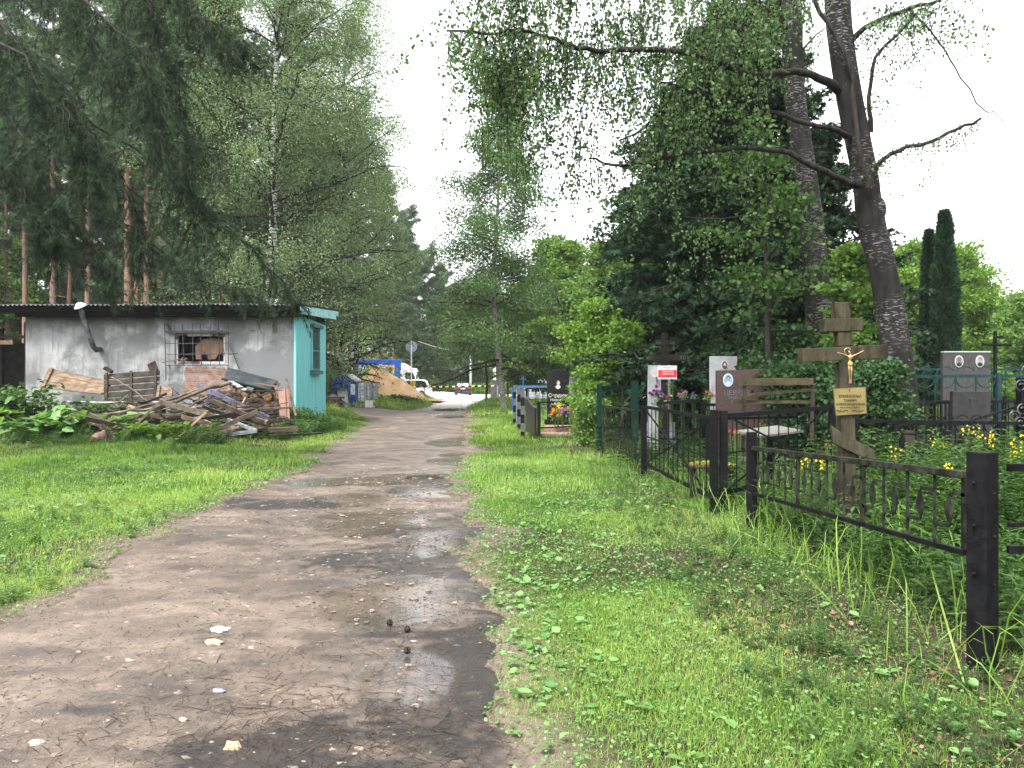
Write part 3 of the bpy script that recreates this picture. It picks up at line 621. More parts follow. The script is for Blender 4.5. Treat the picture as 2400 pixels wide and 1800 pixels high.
def leanto():
    t = thing("woodshed", "dark open lean-to with a yellowish rail at the end of the grey shed", "shed", (-18.5, 28.5, .2))
    m = M()
    for x, y in ((-16.5, 27.6), (-19.4, 27.6), (-22.5, 27.6), (-16.5, 30.8), (-19.4, 30.8), (-22.5, 30.8)): M().box((x - .07, y - .07, -.1), (x + .07, y + .07, 3.55)).part('post', WOODD, t)
    pass
    M().box((-23, 31.0, -.1), (-16.4, 31.05, 3.0)).part("back_wall", mat("shaded_boards", (.012, .011, .010), (.03, .027, .024), .9), t)  # near-black colour stands in for the shade inside the open lean-to
    M().bar((-23, 27.45, 2.80), (-16.9, 27.45, 2.86), .05, .14).part("rail", WOODP, t)
    M().bar((-23, 27.45, 3.0), (-16.3, 27.45, 3.05), .05, .1).part("upper_rail", WOODD, t)
leanto()
# ------------------------------------------------------------ the woodpile and scrap in front of the shed
def tz(x, y): return float(H(np.array([x]), np.array([y]))[0])
def log(p, q, r, label, bark=None, kink=0, group=None, name="log", cat="log", rq=None):
    p = np.array(p); q = np.array(q); t = thing(name, label, cat, (p + q) / 2 - [0, 0, r], group)
    n = 7; P = [p + (q - p) * i / (n - 1) + RG.normal(0, kink, 3) * (0 < i < n - 1) for i in range(n)]
    M().tube(P, np.linspace(r, rq or r * .9, n) * (1 + .06 * RG.normal(size=n)), 12, cap=False, jit=.06).part("bark", bark or B_DARK, t, smooth=True)
    d = (P[1] - P[0]) / np.linalg.norm(P[1] - P[0]); M().tube([p - d * .002, p + d * .02], r * .98, 12).part("cut_end", ENDG, t); d = (P[-1] - P[-2]) / np.linalg.norm(P[-1] - P[-2]); M().tube([q - d * .02, q + d * .002], (rq or r * .9) * .98, 12).part("cut_end", ENDG, t)
    return t
def board(p, q, w, h, label, m, up=(0, 0, 1), name="board", cat="board", group=None):
    o = M().bar(p, q, w, h, up).solo(name, m, label, cat, group); bev(o, .006); return o
# leaning panels against the wall
def slats(corners, n, label, name, m, thick=.03, gap=.06, cat="panel", backs=2):
    a, b, c, d = [np.array(k) for k in corners]   # a top-left, b top-right, c bottom-right, d bottom-left
    t = thing(name, label, cat, (c + d) / 2); nn = np.cross(b - a, d - a); nn /= np.linalg.norm(nn)
    for i in range(n):
        u0, u1 = (i + gap) / n, (i + 1 - gap) / n; q = M(); P = [a + (d - a) * u0, b + (c - b) * u0, b + (c - b) * u1, a + (d - a) * u1]
        e = nn * thick * (1 + .3 * RG.random()); q.add(P + [k + e for k in P], [[0, 1, 2, 3], [7, 6, 5, 4], [0, 4, 5, 1], [1, 5, 6, 2], [2, 6, 7, 3], [3, 7, 4, 0]])
        q.part("slat", m, t)
    for u in np.linspace(.06, .94, backs): M().bar(a + (b - a) * u - nn * .045, d + (c - d) * u - nn * .045, .08, .04, up=nn).part("batten", m, t)
    return t
slats([at(115, 862, 26.3), at(262, 893, 26.3), at(250, 925, 25.9), at(92, 908, 25.9)], 3, "wide tan board panel leaning low on the grey wall, pipe above", "timber_hoarding", WOODT, gap=.02)
slats([at(243, 876, 26.2), at(374, 866, 26.2), at(372, 938, 25.7), at(243, 948, 25.7)], 5, "dark weathered slatted pallet leaning against the shed wall", "pallet", WOODD, gap=.12, backs=3)
M().bar(at(354, 850, 26.35), at(364, 874, 26.3), .28, .03, (0, 1, 0)).solo("board", WOODD, "short dark board end sticking up above the slatted pallet", "board")
M().bar(at(246, 862, 26.2), at(262, 872, 26.2), .2, .1).solo("wood_block", WOODD, "small dark block on the pallet's upper corner", "wood block")
slats([at(372, 904, 25.4), at(406, 909, 25.4), at(402, 935, 25.2), at(368, 932, 25.2)], 3, "small reddish plank crate side right of the dark pallet", "crate_panel", WOODT, gap=.04)
# dark metal sheet
def sheet():
    P = [at(534, 862, 25.2), at(651, 893, 25.0), at(640, 904, 24.3), at(634, 914, 24.2), at(526, 888, 24.4)]
    n = np.array([0, -.02, .015]); V = [np.array(p) for p in P] + [np.array(p) + n for p in P]
    M().add(V, [[0, 1, 2, 3, 4], [9, 8, 7, 6, 5]] + [[i, 5 + i, 5 + (i + 1) % 5, (i + 1) % 5] for i in range(5)]).solo("metal_sheet", mat("dull_sheet", (.018, .022, .025), (.042, .048, .053), .5, scale=3, lo=.4, hi=.62, c3=(.10, .06, .045)), "dark grey metal sheet with a rust patch propped on the firewood", "metal sheet")
sheet()
M().tube([at(520, 888, 24.2), at(580, 903, 24.1), at(636, 916, 24.0)], .035, 8).solo("gutter_edge", GREEN, "thin dark green metal strip under the propped grey sheet", "metal strip")
# firewood stack: each round or split log its own thing
def logstack():
    k = 0; names = ["left", "right"]
    src = thing("firewood_log", "", "log", (0, 0, 0)); M().tube([[0, -.2, .085], [0, 0, .09], [0, .2, .085]], .085, 10, jit=.1, cap=False).part("bark", B_DARK, src, smooth=True)
    M().tube([[0, -.21, .085], [0, -.195, .085]], .083, 10, jit=.1).part("cut_end", ENDG, src); M().tube([[0, .195, .085], [0, .21, .085]], .083, 10).part("cut_end", ENDG, src)
    first = True; rows = [(903, 24.9, 556, 655), (916, 24.6, 548, 648), (929, 24.3, 520, 655), (942, 24.0, 510, 650), (955, 23.7, 520, 648), (967, 23.4, 560, 640)]
    for j, (py, Y, a, b) in enumerate(rows):
        for ii, px in enumerate(np.arange(a, b, 12.5)):
            p = at(px + RG.uniform(-4, 4), py + RG.uniform(-3, 3), Y); p[2] -= .085; rz = RG.normal() * .5; sc = RG.uniform(.7, 1.25)
            ORD = ["first", "second", "third", "fourth", "fifth", "sixth", "seventh", "eighth", "ninth", "tenth", "eleventh", "twelfth", "thirteenth"]; lab = "firewood log, %s from the left in the %s row of the stack" % (ORD[ii], ["top", "second", "third", "fourth", "fifth", "bottom"][j])
            if first: src.location = tuple(p); src.rotation_euler = (0, 0, rz); src['label'] = lab; src['group'] = "firewood logs stacked by the shed wall"; first = False
            else: dup(src, p, rz, sc, lab, "firewood logs stacked by the shed wall")
logstack()
log(at(538, 894, 23.6), at(579, 916, 23.0), .062, "white birch log lying on top of the firewood below the grey sheet", B_BIRCH)
log(at(627, 930, 23.6) , at(640, 925, 24.6), .12, "large round log end at the right of the firewood stack, upper", None)
log(at(641, 952, 23.3), at(652, 946, 24.3), .13, "large dark log at the right of the firewood stack, behind the pink plank", None)
log(at(303, 955, 21.6), at(421, 1006, 20.6), .085, "long debarked orange log lying slantwise through the A-shaped boards", mat("debarked", (.15, .08, .055), (.26, .155, .11), .8, scale=3))
def stump(px, pyb, pyt, Y, r, label):
    a = at(px, pyb, Y); b = at(px, pyt, Y); return log(a, b, r, label, BARKP, name="stump", cat="stump", rq=r * .95)
stump(543, 992, 948, 21.4, .155, "upright reddish stump in the middle of the scrap heap")
log(at(567, 971, 21.2), at(560, 962, 21.9), .15, "pale round log end beside the upright reddish stump", BARKP)
log(at(216, 1040, 18.9), at(252, 1018, 19.6), .165, "thick pink-barked log with a dark cut end, lowest left of the heap", BARKP)
log(at(286, 1000, 20.2), at(262, 990, 21.0), .15, "orange-ended log half hidden in leaves left of the A-shaped boards", BARKP)
log(at(196, 1000, 20.4), at(170, 985, 21.2), .13, "pinkish log under the bush at the left of the heap", BARKP)
log(at(470, 1000, 20.2), at(560, 1004, 20.4), .07, "grey thin log lying under the white wooden frame", BARKP)
log(at(475, 1022, 19.6), at(548, 1008, 20.0), .075, "pinkish log on the ground before the white frame", BARKP)
log(at(650, 985, 22.0), at(690, 990, 22.0), .09, "dark short log at the foot of the pink plank", None)
log(at(480, 960, 22), at(530, 972, 21.6), .05, "grey branch log behind the long slanted board", B_BIRCH)
# A-shaped boards
board(at(374, 941, 20.4), at(281, 1034, 19.0), .05, .12, "long weathered board slanting down left, left leg of the A shape", WOODG, up=(1, 0, 1))
board(at(372, 942, 20.5), at(486, 971, 20.4), .05, .14, "weathered board across the top of the A shape", WOODG)
board(at(480, 969, 20.3), at(392, 1050, 18.6), .05, .11, "pale new-looking board slanting down, right leg of the A shape", WOODP, up=(1, 0, 1))
board(at(284, 1034, 18.9), at(376, 1050, 18.5), .03, .04, "thin pale lath lying in the grass below the A-shaped boards", WOODP)
board(at(240, 1000, 19.6), at(272, 1037, 19.0), .04, .17, "short dark grey board leaning left of the A shape", WOODD)
board(at(495, 918, 22.6), at(632, 981, 21.4), .06, .13, "long blue-grey beam slanting down over the firewood", mat("bluegrey_paint", (.05, .05, .08), (.12, .12, .17), .7, scale=6))
board(at(482, 945, 22.5), at(516, 914, 22.7), .05, .13, "short blue-grey board crossing behind the long slanted beam", mat("bluegrey_paint2", (.06, .06, .09), (.14, .14, .19), .7, scale=6))
board(at(462, 900, 23.0), at(500, 922, 22.8), .05, .12, "blue-grey board end at the upper left of the firewood", K.get("x") or mat("bluegrey_paint3", (.06, .06, .09), (.13, .13, .18), .7, scale=6))
def pinkplank():
    t = thing("pink_plank", "upright pinkish brown plank standing at the corner of the shed", "plank", at(666, 988, 23.2)); pm = mat("pink_paint", (.18, .10, .075), (.25, .145, .11), .7, scale=4)
    M().bar(at(661, 912, 23.6), at(664, 990, 23.1), .20, .035, (0, 1, 0)).part("plank", pm, t, bevel=.005); M().bar(at(673, 913, 23.65), at(676, 987, 23.15), .09, .03, (0, 1, 0)).part("cheek", pm, t, bevel=.005)
pinkplank()
M().bar(at(670, 886, 24.2), at(694, 975, 23.4), .06, .05, (0, 1, 0)).solo("stick", WOODT, "thin brown stick leaning against the shed corner beside the pink plank", "stick")
M().bar(at(652, 906, 24.2), at(598, 898, 24.4), .04, .04).solo("lath", WOODT, "short brown lath poking from the firewood", "lath")
def whiteframe():
    t = thing("old_casement", "white painted wooden frame with crossbars lying at the front of the heap", "frame", at(540, 1010, 20.0)); A, B, Cc, D = at(457, 976, 21.0), at(508, 974, 21.3), at(601, 1010, 20.2), at(544, 1018, 19.9)
    mm = mat("flaking_white", (.17, .17, .18), (.30, .30, .32), .6, scale=6, c3=(.3, .27, .24))
    for nm, p, q in (("rail", A, D), ("rail", B, Cc), ("end_rail", D, Cc), ("end_rail", A, B)): M().bar(p, q, .055, .09).part(nm, mm, t, bevel=.004)
    for u in (.22, .55): M().bar(np.array(A) + (np.array(D) - A) * u, np.array(B) + (np.array(Cc) - B) * u, .045, .06).part("crossbar", mm, t)
whiteframe()
# poles and branches
def pole(P, r, label, m=None, name="branch", cat="branch", kink=.02):
    P = [np.array(p) for p in P]; Q = []
    for a, b in zip(P[:-1], P[1:]):
        for u in (0, .25, .5, .75): Q.append(a + (b - a) * u + RG.normal(0, kink, 3) * (u > 0))
    Q.append(P[-1]); M().tube(Q, np.linspace(r, r * .6, len(Q)), 7).solo(name, m or WOODG, label, cat, smooth=True)
pole([at(541, 896, 21.9), at(450, 925, 21.4), at(372, 955, 21.0), at(240, 972, 20.6)], .055, "longest grey pole running from the white birch log down to the left", WOODG, "pole", "pole")
pole([at(485, 908, 22.2), at(430, 925, 22), at(382, 942, 21.5), at(202, 981, 20.4)], .05, "second long pole just above the longest, ending short of it", WOODG, "pole", "pole")
pole([at(372, 943, 22.0), at(300, 944, 22), at(230, 943, 22.2), at(150, 941, 22.5)], .035, "thin whitish horizontal pole behind the heap", B_BIRCH, "pole", "pole", .01)
pole([at(390, 922, 21.8), at(350, 940, 21.5), at(320, 950, 21.2)], .035, "short dark stick on top of the left heap", B_DARK, "pole", "pole")
pole([at(484, 931, 21.8), at(455, 945, 21.4), at(430, 958, 21.2)], .04, "mossy short stick left of the blue-grey boards", WOODG)
pole([at(560, 985, 21.2), at(610, 1000, 20.8), at(640, 1012, 20.4)], .05, "dark branch running right from the stump into the grass", B_DARK)
pole([at(262, 884, 23.5), at(300, 905, 22.8), at(345, 940, 22.0)], .018, "thin bare branch leaning over the slatted pallet", WOODG)
pole([at(300, 925, 22), at(260, 955, 21.4), at(245, 960, 21.2)], .018, "thin forked branch at the left of the heap", WOODG)
pole([at(365, 960, 20.6), at(390, 985, 20.4), at(420, 1003, 20.2)], .03, "dark branch between the legs of the A-shaped boards", B_DARK)
pole([at(440, 955, 21.6), at(500, 960, 21.6), at(545, 963, 21.5)], .045, "white-barked branch lying behind the A-shaped boards", B_BIRCH)
pole([at(250, 1010, 19.4), at(300, 1004, 19.6), at(350, 1012, 19.3)], .05, "dark short log in the leaves before the A-shaped boards", B_DARK)
board(at(425, 1030, 19.2), at(500, 1018, 19.5), .05, .10, "reddish board lying flat under the white frame's front corner", mat("red_brown_board", (.07, .045, .035), (.15, .10, .075), .85, scale=4))
board(at(580, 925, 23.2), at(566, 952, 22.6), .04, .08, "short pale stake leaning in the firewood below the grey sheet", WOODP)
board(at(430, 912, 22.9), at(468, 930, 22.6), .04, .16, "wide brown board end at the top left of the firewood", WOODT)
board(at(560, 1000, 20.6), at(650, 1006, 20.8), .05, .06, "rough plank lying in the grass right of the white frame", WOODT)
pole([at(330, 950, 21.4), at(290, 975, 20.8), at(250, 992, 20.4)], .04, "dark branch running down left above the pinkish logs", B_DARK)
pole([at(300, 930, 22.4), at(330, 965, 21.4), at(345, 990, 21.0)], .02, "thin dark branch crossing the two long poles", B_DARK)
pole([at(400, 990, 20.3), at(450, 1010, 20.0), at(520, 1034, 19.4)], .045, "dark branch lying below the orange log", B_DARK)
log(at(520, 1030, 19.6), at(556, 1034, 19.7), .09, "short dark log under the right corner of the white frame", None)
log(at(600, 985, 21.3), at(628, 992, 21.2), .09, "brown log at the lower right of the heap in the weeds", BARKP)
log(at(448, 965, 21.6), at(476, 976, 21.3), .10, "dark split log in the middle of the heap below the poles", None)
log(at(500, 940, 22.4), at(520, 948, 22.2), .10, "brown split log left of the firewood rows", None)
def jumble():
    rg = np.random.default_rng(19); mats = [WOODG, WOODD, WOODT, WOODD, WOODG]; lab = "weathered board or batten jumbled in the scrap heap before the shed"; G = "weathered boards jumbled in the scrap heap"
    for i in range(30):
        px = rg.uniform(225, 640); top = np.interp(px, [225, 300, 440, 560, 650], [985, 955, 935, 925, 950]); py = top + (1022 - top) * rg.random(); Y = 22.4 - (py - 920) / 100 * 2.6; p = at(px, py, Y); L = rg.uniform(.5, 1.7); a = rg.normal() * .6 + (np.pi if rg.random() < .5 else 0); e = rg.uniform(-.1, .45)
        q = p + np.array([math.cos(a) * math.cos(e), math.sin(a) * .5, abs(math.sin(e))]) * L; w = rg.uniform(.04, .14)
        board(p, q, .03, w, lab, mats[i % 5], up=(rg.normal() * .4, -.3, 1), group=G)
jumble()
def brush():
    m = M()
    for _ in range(300):
        px = RG.uniform(170, 640); top = np.interp(px, [170, 300, 440, 560, 650], [985, 940, 925, 905, 940]); py = top + (1008 - top) * RG.random() ** .8; Y = 23.7 - (py - 900) / 110 * 3.0 + RG.normal() * .25
        p = at(px, py, Y); L = RG.uniform(.2, 1.3); a = RG.normal() * .7 + (np.pi if RG.random() < .5 else 0); e = RG.normal() * .25; d = np.array([math.cos(a) * math.cos(e), math.sin(a) * .6, math.sin(e)]) * L
        r = RG.uniform(.006, .022); m.tube([p, p + d * .5 + RG.normal(0, .04, 3), p + d], [r, r * .8, r * .5], 5, cap=False)
    m.solo("brushwood", mat("brush_bark", (.02, .015, .012), (.09, .066, .05), .9, scale=5), kind='stuff')
    m = M()      # the low core of debris the heap rests on
    for _ in range(150):
        px = RG.uniform(190, 650); top = np.interp(px, [190, 300, 440, 560, 650], [1000, 965, 945, 925, 950]); py = top + (1010 - top) * RG.random(); Y = 24.2 - (py - 900) / 110 * 3.0
        p = at(px, py, Y); m.blob(p, [RG.uniform(.08, .25), RG.uniform(.08, .2), RG.uniform(.05, .12)], n=6, k=4, jit=.3)
    m.solo("bark_debris", mat("bark_scraps", (.01, .008, .006), (.055, .036, .026), .95, scale=3), kind='stuff')
brush()
# ------------------------------------------------------------ trees
def limbpath(p, d, L, n=6, droop=.0, jit=.08, rg=RG):
    P = [np.array(p, float)]; d = np.array(d, float); d /= np.linalg.norm(d); st = L / (n - 1)
    for i in range(n - 1):
        d = d + rg.normal(0, jit, 3) + np.array([0, 0, -droop]); d /= np.linalg.norm(d); P.append(P[-1] + d * st)
    return np.array(P)
def interp(P, t):
    k = t * (len(P) - 1); i = min(int(k), len(P) - 2); return P[i] + (P[i + 1] - P[i]) * (k - i)
def tree(m, lv, trunk, r0, nl, t0, Lf, ef, droop, nsub, subL, sdroop, leaf, nleaf, ls, spread, hang=0, leafs=LEAF, mi=0, r1=None, flat=0, tipd=None, seed=1, sub3=True, ncl=5, az=None, zmin=None):
    """trunk polyline -> limbs, twigs into m (tubes) and leaves into lv"""
    rg = np.random.default_rng(seed); n = len(trunk); r1 = r1 or r0 * .12
    m.tube(trunk, np.linspace(r0, r1, n) * (1 + .04 * rg.normal(size=n)), 12, mi=mi, jit=.05, cap=False)
    A = []; D = []; Hh = trunk[-1][2] - trunk[0][2]
    for i in range(nl):
        u = (i + rg.random()) / nl; t = t0 + (1 - t0) * u * .98; p = interp(trunk, t); a = i * 2.4 + rg.normal() * .3 if az is None else az(rg)
        L = Lf(u) * (.45 + .85 * rg.random()); e = ef(u) + rg.normal() * .2
        P = limbpath(p, (math.cos(a) * math.cos(e), math.sin(a) * math.cos(e), math.sin(e)), L, 7, droop, .10, rg)
        r = max(.012, r0 * (1 - t) * .45 + .012) * min(1, L / 3 + .3); m.tube(P, np.linspace(r, r * .2, 7), 6, mi=1, cap=False)
        for j in range(nsub):
            s = .2 + .8 * (j + rg.random()) / nsub; q = interp(P, min(s, .999)); dd = (P[-1] - P[0]) / (np.linalg.norm(P[-1] - P[0]) + 1e-6)
            side = np.cross(dd, [0, 0, 1]); side = side / (np.linalg.norm(side) + 1e-6) * (1 if j % 2 else -1)
            d = dd * .6 + side * rg.uniform(.4, 1.1) + np.array([0, 0, rg.normal() * (.35 - flat * .3)]); sl_ = subL * L * (1.15 - .6 * s) * (.6 + .8 * rg.random())
            Q = limbpath(q, d, sl_, 5, sdroop, .12, rg)
            if sub3: m.tube(Q, np.linspace(max(.006, r * .3), .003, 5), 3, mi=1, cap=False)
            for w in np.linspace(.25, 1, ncl): A.append(interp(Q, min(w, .999))); D.append(Q[-1] - Q[0])
    A = np.array(A); D = np.array(D); D /= np.linalg.norm(D, axis=1)[:, None] + 1e-9
    k = np.repeat(np.arange(len(A)), nleaf); P = A[k] + rg.normal(0, 1, (len(k), 3)) * np.array([spread, spread, spread * (.6 - .4 * flat)])
    P[:, 2] -= hang * rg.random(len(k)) ** 1.0
    if zmin is not None: kk = P[:, 2] > zmin + rg.random(len(P)) * .8; P = P[kk]; k = k[kk]
    Dd = D[k] * .5 + rg.normal(0, .7, (len(k), 3)) + np.array([0, 0, -.5 if hang else 0]); Dd[:, 2] *= (1 - flat * .75)
    v = np.clip(.5 + .25 * rg.normal(size=len(A))[k] + .18 * rg.normal(size=len(k)), 0, 1)
    lv.inst(*leafs, P, frames(Dd, rg), ls * (.7 + .6 * rg.random(len(k))), v)
def tline(x, y, z, h, lx=0, ly=0, n=12, wob=.12, rg=RG):
    t = np.linspace(0, 1, n); P = np.stack([x + lx * t + rg.normal(0, wob, n) * t * (t < .98), y + ly * t + rg.normal(0, wob, n) * t, z + h * t], -1); return P
def mktree(name, label, cat, loc, barkm, leafm, build, group=None, cname="crown"):
    t = thing(name, label, cat, loc, group); a = M(); b = M(); build(a, b); Mx = Matrix.Translation(Vector([float(k) for k in loc]))
    a.xform(Mx); b.xform(Mx); a.part("trunk", [barkm, B_DARK], t, smooth=True); b.part(cname, leafm, t); return t
cl = lambda a, b: (lambda u: a + (b - a) * u)
def birch_b(h, r0, R_, seed, lx=0, ly=0, nl=46, nleaf=10, ls=.085, t0=.16, hang=.7, nsub=9, prof=None, spread=.22, zmin=None):
    prof = prof or (lambda u: R_ * (math.sin(math.pi * min(1, u * .85 + .18)) * .9 + .1))
    def f(a, b): tree(a, b, tline(0, 0, 0, h, lx, ly, rg=np.random.default_rng(seed)), r0, nl, t0, prof, cl(.35, .95), .07, nsub, .42, .22, None, nleaf, ls, spread, hang, seed=seed, zmin=zmin)
    return f
def pine_b(h, r0, R_, seed, t0=.6, nl=34, nleaf=5, ls=.28, dead=6, bend=.25, zmin=None):
    def f(a, b):
        rg = np.random.default_rng(seed); T = tline(0, 0, 0, h, rg.normal() * bend, rg.normal() * bend, rg=rg, wob=.06)
        tree(a, b, T, r0, nl, t0, lambda u: R_ * (1 - .6 * u ** 2) * (.55 + .45 * min(1, u * 5)), cl(.05, .8), -.02, 7, .38, -.03, None, nleaf, ls, .16, leafs=TUFTF, seed=seed, flat=.5, ncl=4, zmin=zmin)
        for i in range(dead):
            t = t0 * rg.uniform(.4, 1); p = interp(T, t); an = rg.random() * 6.28; P = limbpath(p, (math.cos(an), math.sin(an), .1), rg.uniform(.6, 2), 4, .06, .1, rg); a.tube(P, np.linspace(.025, .006, 4), 4, cap=False)
    return f
# ------------------------------------------------------------ left wood
def place(px, Y, z=None):
    x = (px - CX) / F * Y; return (x, Y, tz(x, Y) if z is None else z)
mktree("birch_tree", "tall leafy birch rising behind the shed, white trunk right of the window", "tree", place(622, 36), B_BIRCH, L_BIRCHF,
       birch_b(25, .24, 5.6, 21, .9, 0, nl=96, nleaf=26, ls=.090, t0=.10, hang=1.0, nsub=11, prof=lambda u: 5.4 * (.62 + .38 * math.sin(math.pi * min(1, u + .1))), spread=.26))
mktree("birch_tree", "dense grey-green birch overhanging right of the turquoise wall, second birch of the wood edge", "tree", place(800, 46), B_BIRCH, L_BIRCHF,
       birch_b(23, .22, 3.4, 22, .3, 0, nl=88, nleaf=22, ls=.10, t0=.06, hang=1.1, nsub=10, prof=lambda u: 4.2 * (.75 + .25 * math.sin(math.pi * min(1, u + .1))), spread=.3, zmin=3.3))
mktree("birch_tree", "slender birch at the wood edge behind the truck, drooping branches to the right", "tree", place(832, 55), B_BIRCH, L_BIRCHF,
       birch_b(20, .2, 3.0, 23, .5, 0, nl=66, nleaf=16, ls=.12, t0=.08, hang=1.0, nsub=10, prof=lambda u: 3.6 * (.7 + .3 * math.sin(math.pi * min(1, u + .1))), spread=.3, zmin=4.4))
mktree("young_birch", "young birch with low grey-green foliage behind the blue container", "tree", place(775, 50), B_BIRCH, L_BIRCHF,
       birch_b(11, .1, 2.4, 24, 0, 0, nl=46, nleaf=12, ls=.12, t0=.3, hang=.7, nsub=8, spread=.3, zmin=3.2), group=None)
# pines: five shapes, copied
PV = []
G1 = "pines of the wood behind the shed"
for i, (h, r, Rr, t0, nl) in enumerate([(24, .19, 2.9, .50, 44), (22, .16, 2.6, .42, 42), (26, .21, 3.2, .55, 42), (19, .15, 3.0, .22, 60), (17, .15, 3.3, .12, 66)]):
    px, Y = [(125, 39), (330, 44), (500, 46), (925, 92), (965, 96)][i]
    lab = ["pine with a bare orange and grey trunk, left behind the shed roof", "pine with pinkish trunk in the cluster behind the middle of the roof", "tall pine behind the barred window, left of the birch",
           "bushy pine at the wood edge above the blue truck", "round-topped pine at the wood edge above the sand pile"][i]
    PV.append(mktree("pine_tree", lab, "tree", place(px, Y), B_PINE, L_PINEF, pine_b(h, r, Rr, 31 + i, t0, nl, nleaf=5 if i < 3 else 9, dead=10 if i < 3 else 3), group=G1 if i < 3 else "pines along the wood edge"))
rg = np.random.default_rng(77)
for i in range(96):
    Y = rg.uniform(37, 84); x = rg.uniform(-58, -10.5)
    px = CX + x / Y * F
    if px < -260 or px > 800 or -60 < px < 80 or (abs(x + 10.9) < 1.5 and Y < 40): continue
    if i >= 5 and i % 4 == 0 and px > 60: v = 3 + (i // 4) % 2
    else: v = i % 3
    d = dup(PV[v], (x, Y, tz(x, Y)), rg.random() * 6.28, rg.uniform(.85, 1.12), "one of the crowded pines with straight bare trunks in the wood behind the shed" if v < 3 else "bushy green pine filling the wood behind the bare trunks", G1 if v < 3 else "bushy pines inside the wood")
for i, (px, Y) in enumerate([(300, 35.5), (322, 37), (343, 36), (358, 38.5), (378, 36.5), (395, 39), (452, 38), (476, 40.5), (518, 39), (545, 42), (205, 38.5), (160, 42), (60, 40), (20, 47), (-25, 43)]):
    dup(PV[1 if i % 2 else 0], place(px, Y), i * 1.7, rg.uniform(.85, 1.0), "bare pinkish pine trunk, %s from the left in the row just behind the roof" % ["sixth", "seventh", "eighth", "ninth", "tenth", "eleventh", "twelfth", "thirteenth", "fourteenth", "fifteenth", "fifth", "fourth", "third", "second", "first"][i], "pine trunks in a row behind the roof")
for px, Y, v, s, lab in [(820, 68, 1, 1.0, "bare-stemmed pine behind the left end of the blue truck"), (1000, 99, 4, 1.0, "pine with brown trunk, third from the road end of the wood edge"), (1030, 105, 4, .92, "pine second from the road end of the wood edge"), (1055, 110, 4, .80, "smallest pine at the road end of the wood edge"),
                         (890, 93, 3, 1.3, "tall pine top showing between the birches and the sky"), (15, 58, 3, 1.25, "bushy pine closing the view above the woodshed roof, left side"), (75, 66, 4, 1.3, "bushy pine behind the orange trunks at the far left"), (250, 60, 4, 1.3, "round bushy pine behind the trunk cluster over the roof"), (945, 104, 3, 1.2, "pine standing behind the round grey road sign"), (720, 46, 4, .95, "low-branched pine behind the turquoise wall"), (760, 60, 3, 1.1, "pine with low branches behind the blue container")]:
    dup(PV[v], place(px, Y), px * .7, s, lab, "pines along the wood edge")
def under():
    m = M(); t = M()
    # shrubs below the wood and the hedge-like greens at the right end of it
    for i in range(240):
        Y = rg.uniform(33.5, 78); x = rg.uniform(-50, -9.6) if i < 190 else rg.uniform(-14, -9.8)
        if x > -17 and Y < 33: continue
        h = rg.uniform(.8, 3.2 if Y > 40 else 1.8); n = 300; P = rg.normal(0, 1, (n, 3)) * [h * .42, h * .42, h * .3] + [x, Y, h * .6]
        P = P[P[:, 2] > .05]; m.inst(*LEAFW, P, frames(rg.normal(0, 1, P.shape) * [1, 1, .4]), rg.uniform(.10, .17), np.clip(rg.random() * .7 + rg.normal(0, .15, len(P)), 0, 1))
    m.solo("forest_undergrowth", L_MID, kind='stuff')
under()
def farwood():
    m = M(); t = M()
    for i in range(420):
        x = rg.uniform(-140, 95); Y = rg.uniform(116, 150); h = rg.uniform(8, 13.5) * (1 if x < -16 else .72 if x < 2 else .62)
        n = 210; P = np.stack([rg.normal(0, 1.5, n), rg.normal(0, 1.5, n), h * rg.random(n) ** .8], -1) * [1, 1, 1]
        m.inst(*LEAFW, P + [x, Y, .2], frames(rg.normal(0, 1, P.shape) * [1, 1, .5]), rg.uniform(.45, .75), np.clip(rg.random() * .6 + .2 + rg.normal(0, .15, n), 0, 1))
        if i % 2 == 0: t.tube([[x, Y - 3, 0], [x + rg.normal() * .3, Y - 3, h * .9]], [.13, .06], 5, cap=False)
    m.solo("far_woods", L_BIRCHF, kind='stuff'); t.solo("far_woods_trunks", B_BIRCH, kind='stuff')
    m = M()
    for i in range(150):
        x = rg.uniform(-12, 12); Y = rg.uniform(97, 110); h = rg.uniform(.4, 1.6); n = 90
        P = rg.normal(0, 1, (n, 3)) * [h * .6, h * .5, h * .3] + [x, Y, h * .5]
        m.inst(*LEAFW, P, frames(rg.normal(0, 1, P.shape)), .25, np.clip(rg.random() + rg.normal(0, .1, n), 0, 1))
    m.solo("verge_bushes", L_LIME, kind='stuff')
farwood()
G2 = "thin birches beyond the crossing road"
tb = None
for i, px in enumerate([1062, 1078, 1090, 1101, 1112, 1121, 1133, 1143, 1152, 1098, 1126, 1047]):
    Y = 100 + (i * 7) % 11
    if tb is None: tb = mktree("birch_tree", "thin birch beyond the crossing road, second from the left in its row", "tree", place(px, Y), B_BIRCH, L_BIRCHF, birch_b(13, .14, 2.2, 50, nl=34, nleaf=7, ls=.3, t0=.2, hang=.8, nsub=6, spread=.4), group=G2)
    else: dup(tb, place(px, Y), i, rg.uniform(.85, 1.1), "thin birch beyond the crossing road, %s from the left in its row" % {1047: "first", 1078: "third", 1090: "fourth", 1098: "fifth", 1101: "sixth", 1112: "seventh", 1121: "eighth", 1126: "ninth", 1133: "tenth", 1143: "eleventh", 1152: "twelfth"}[px], G2)
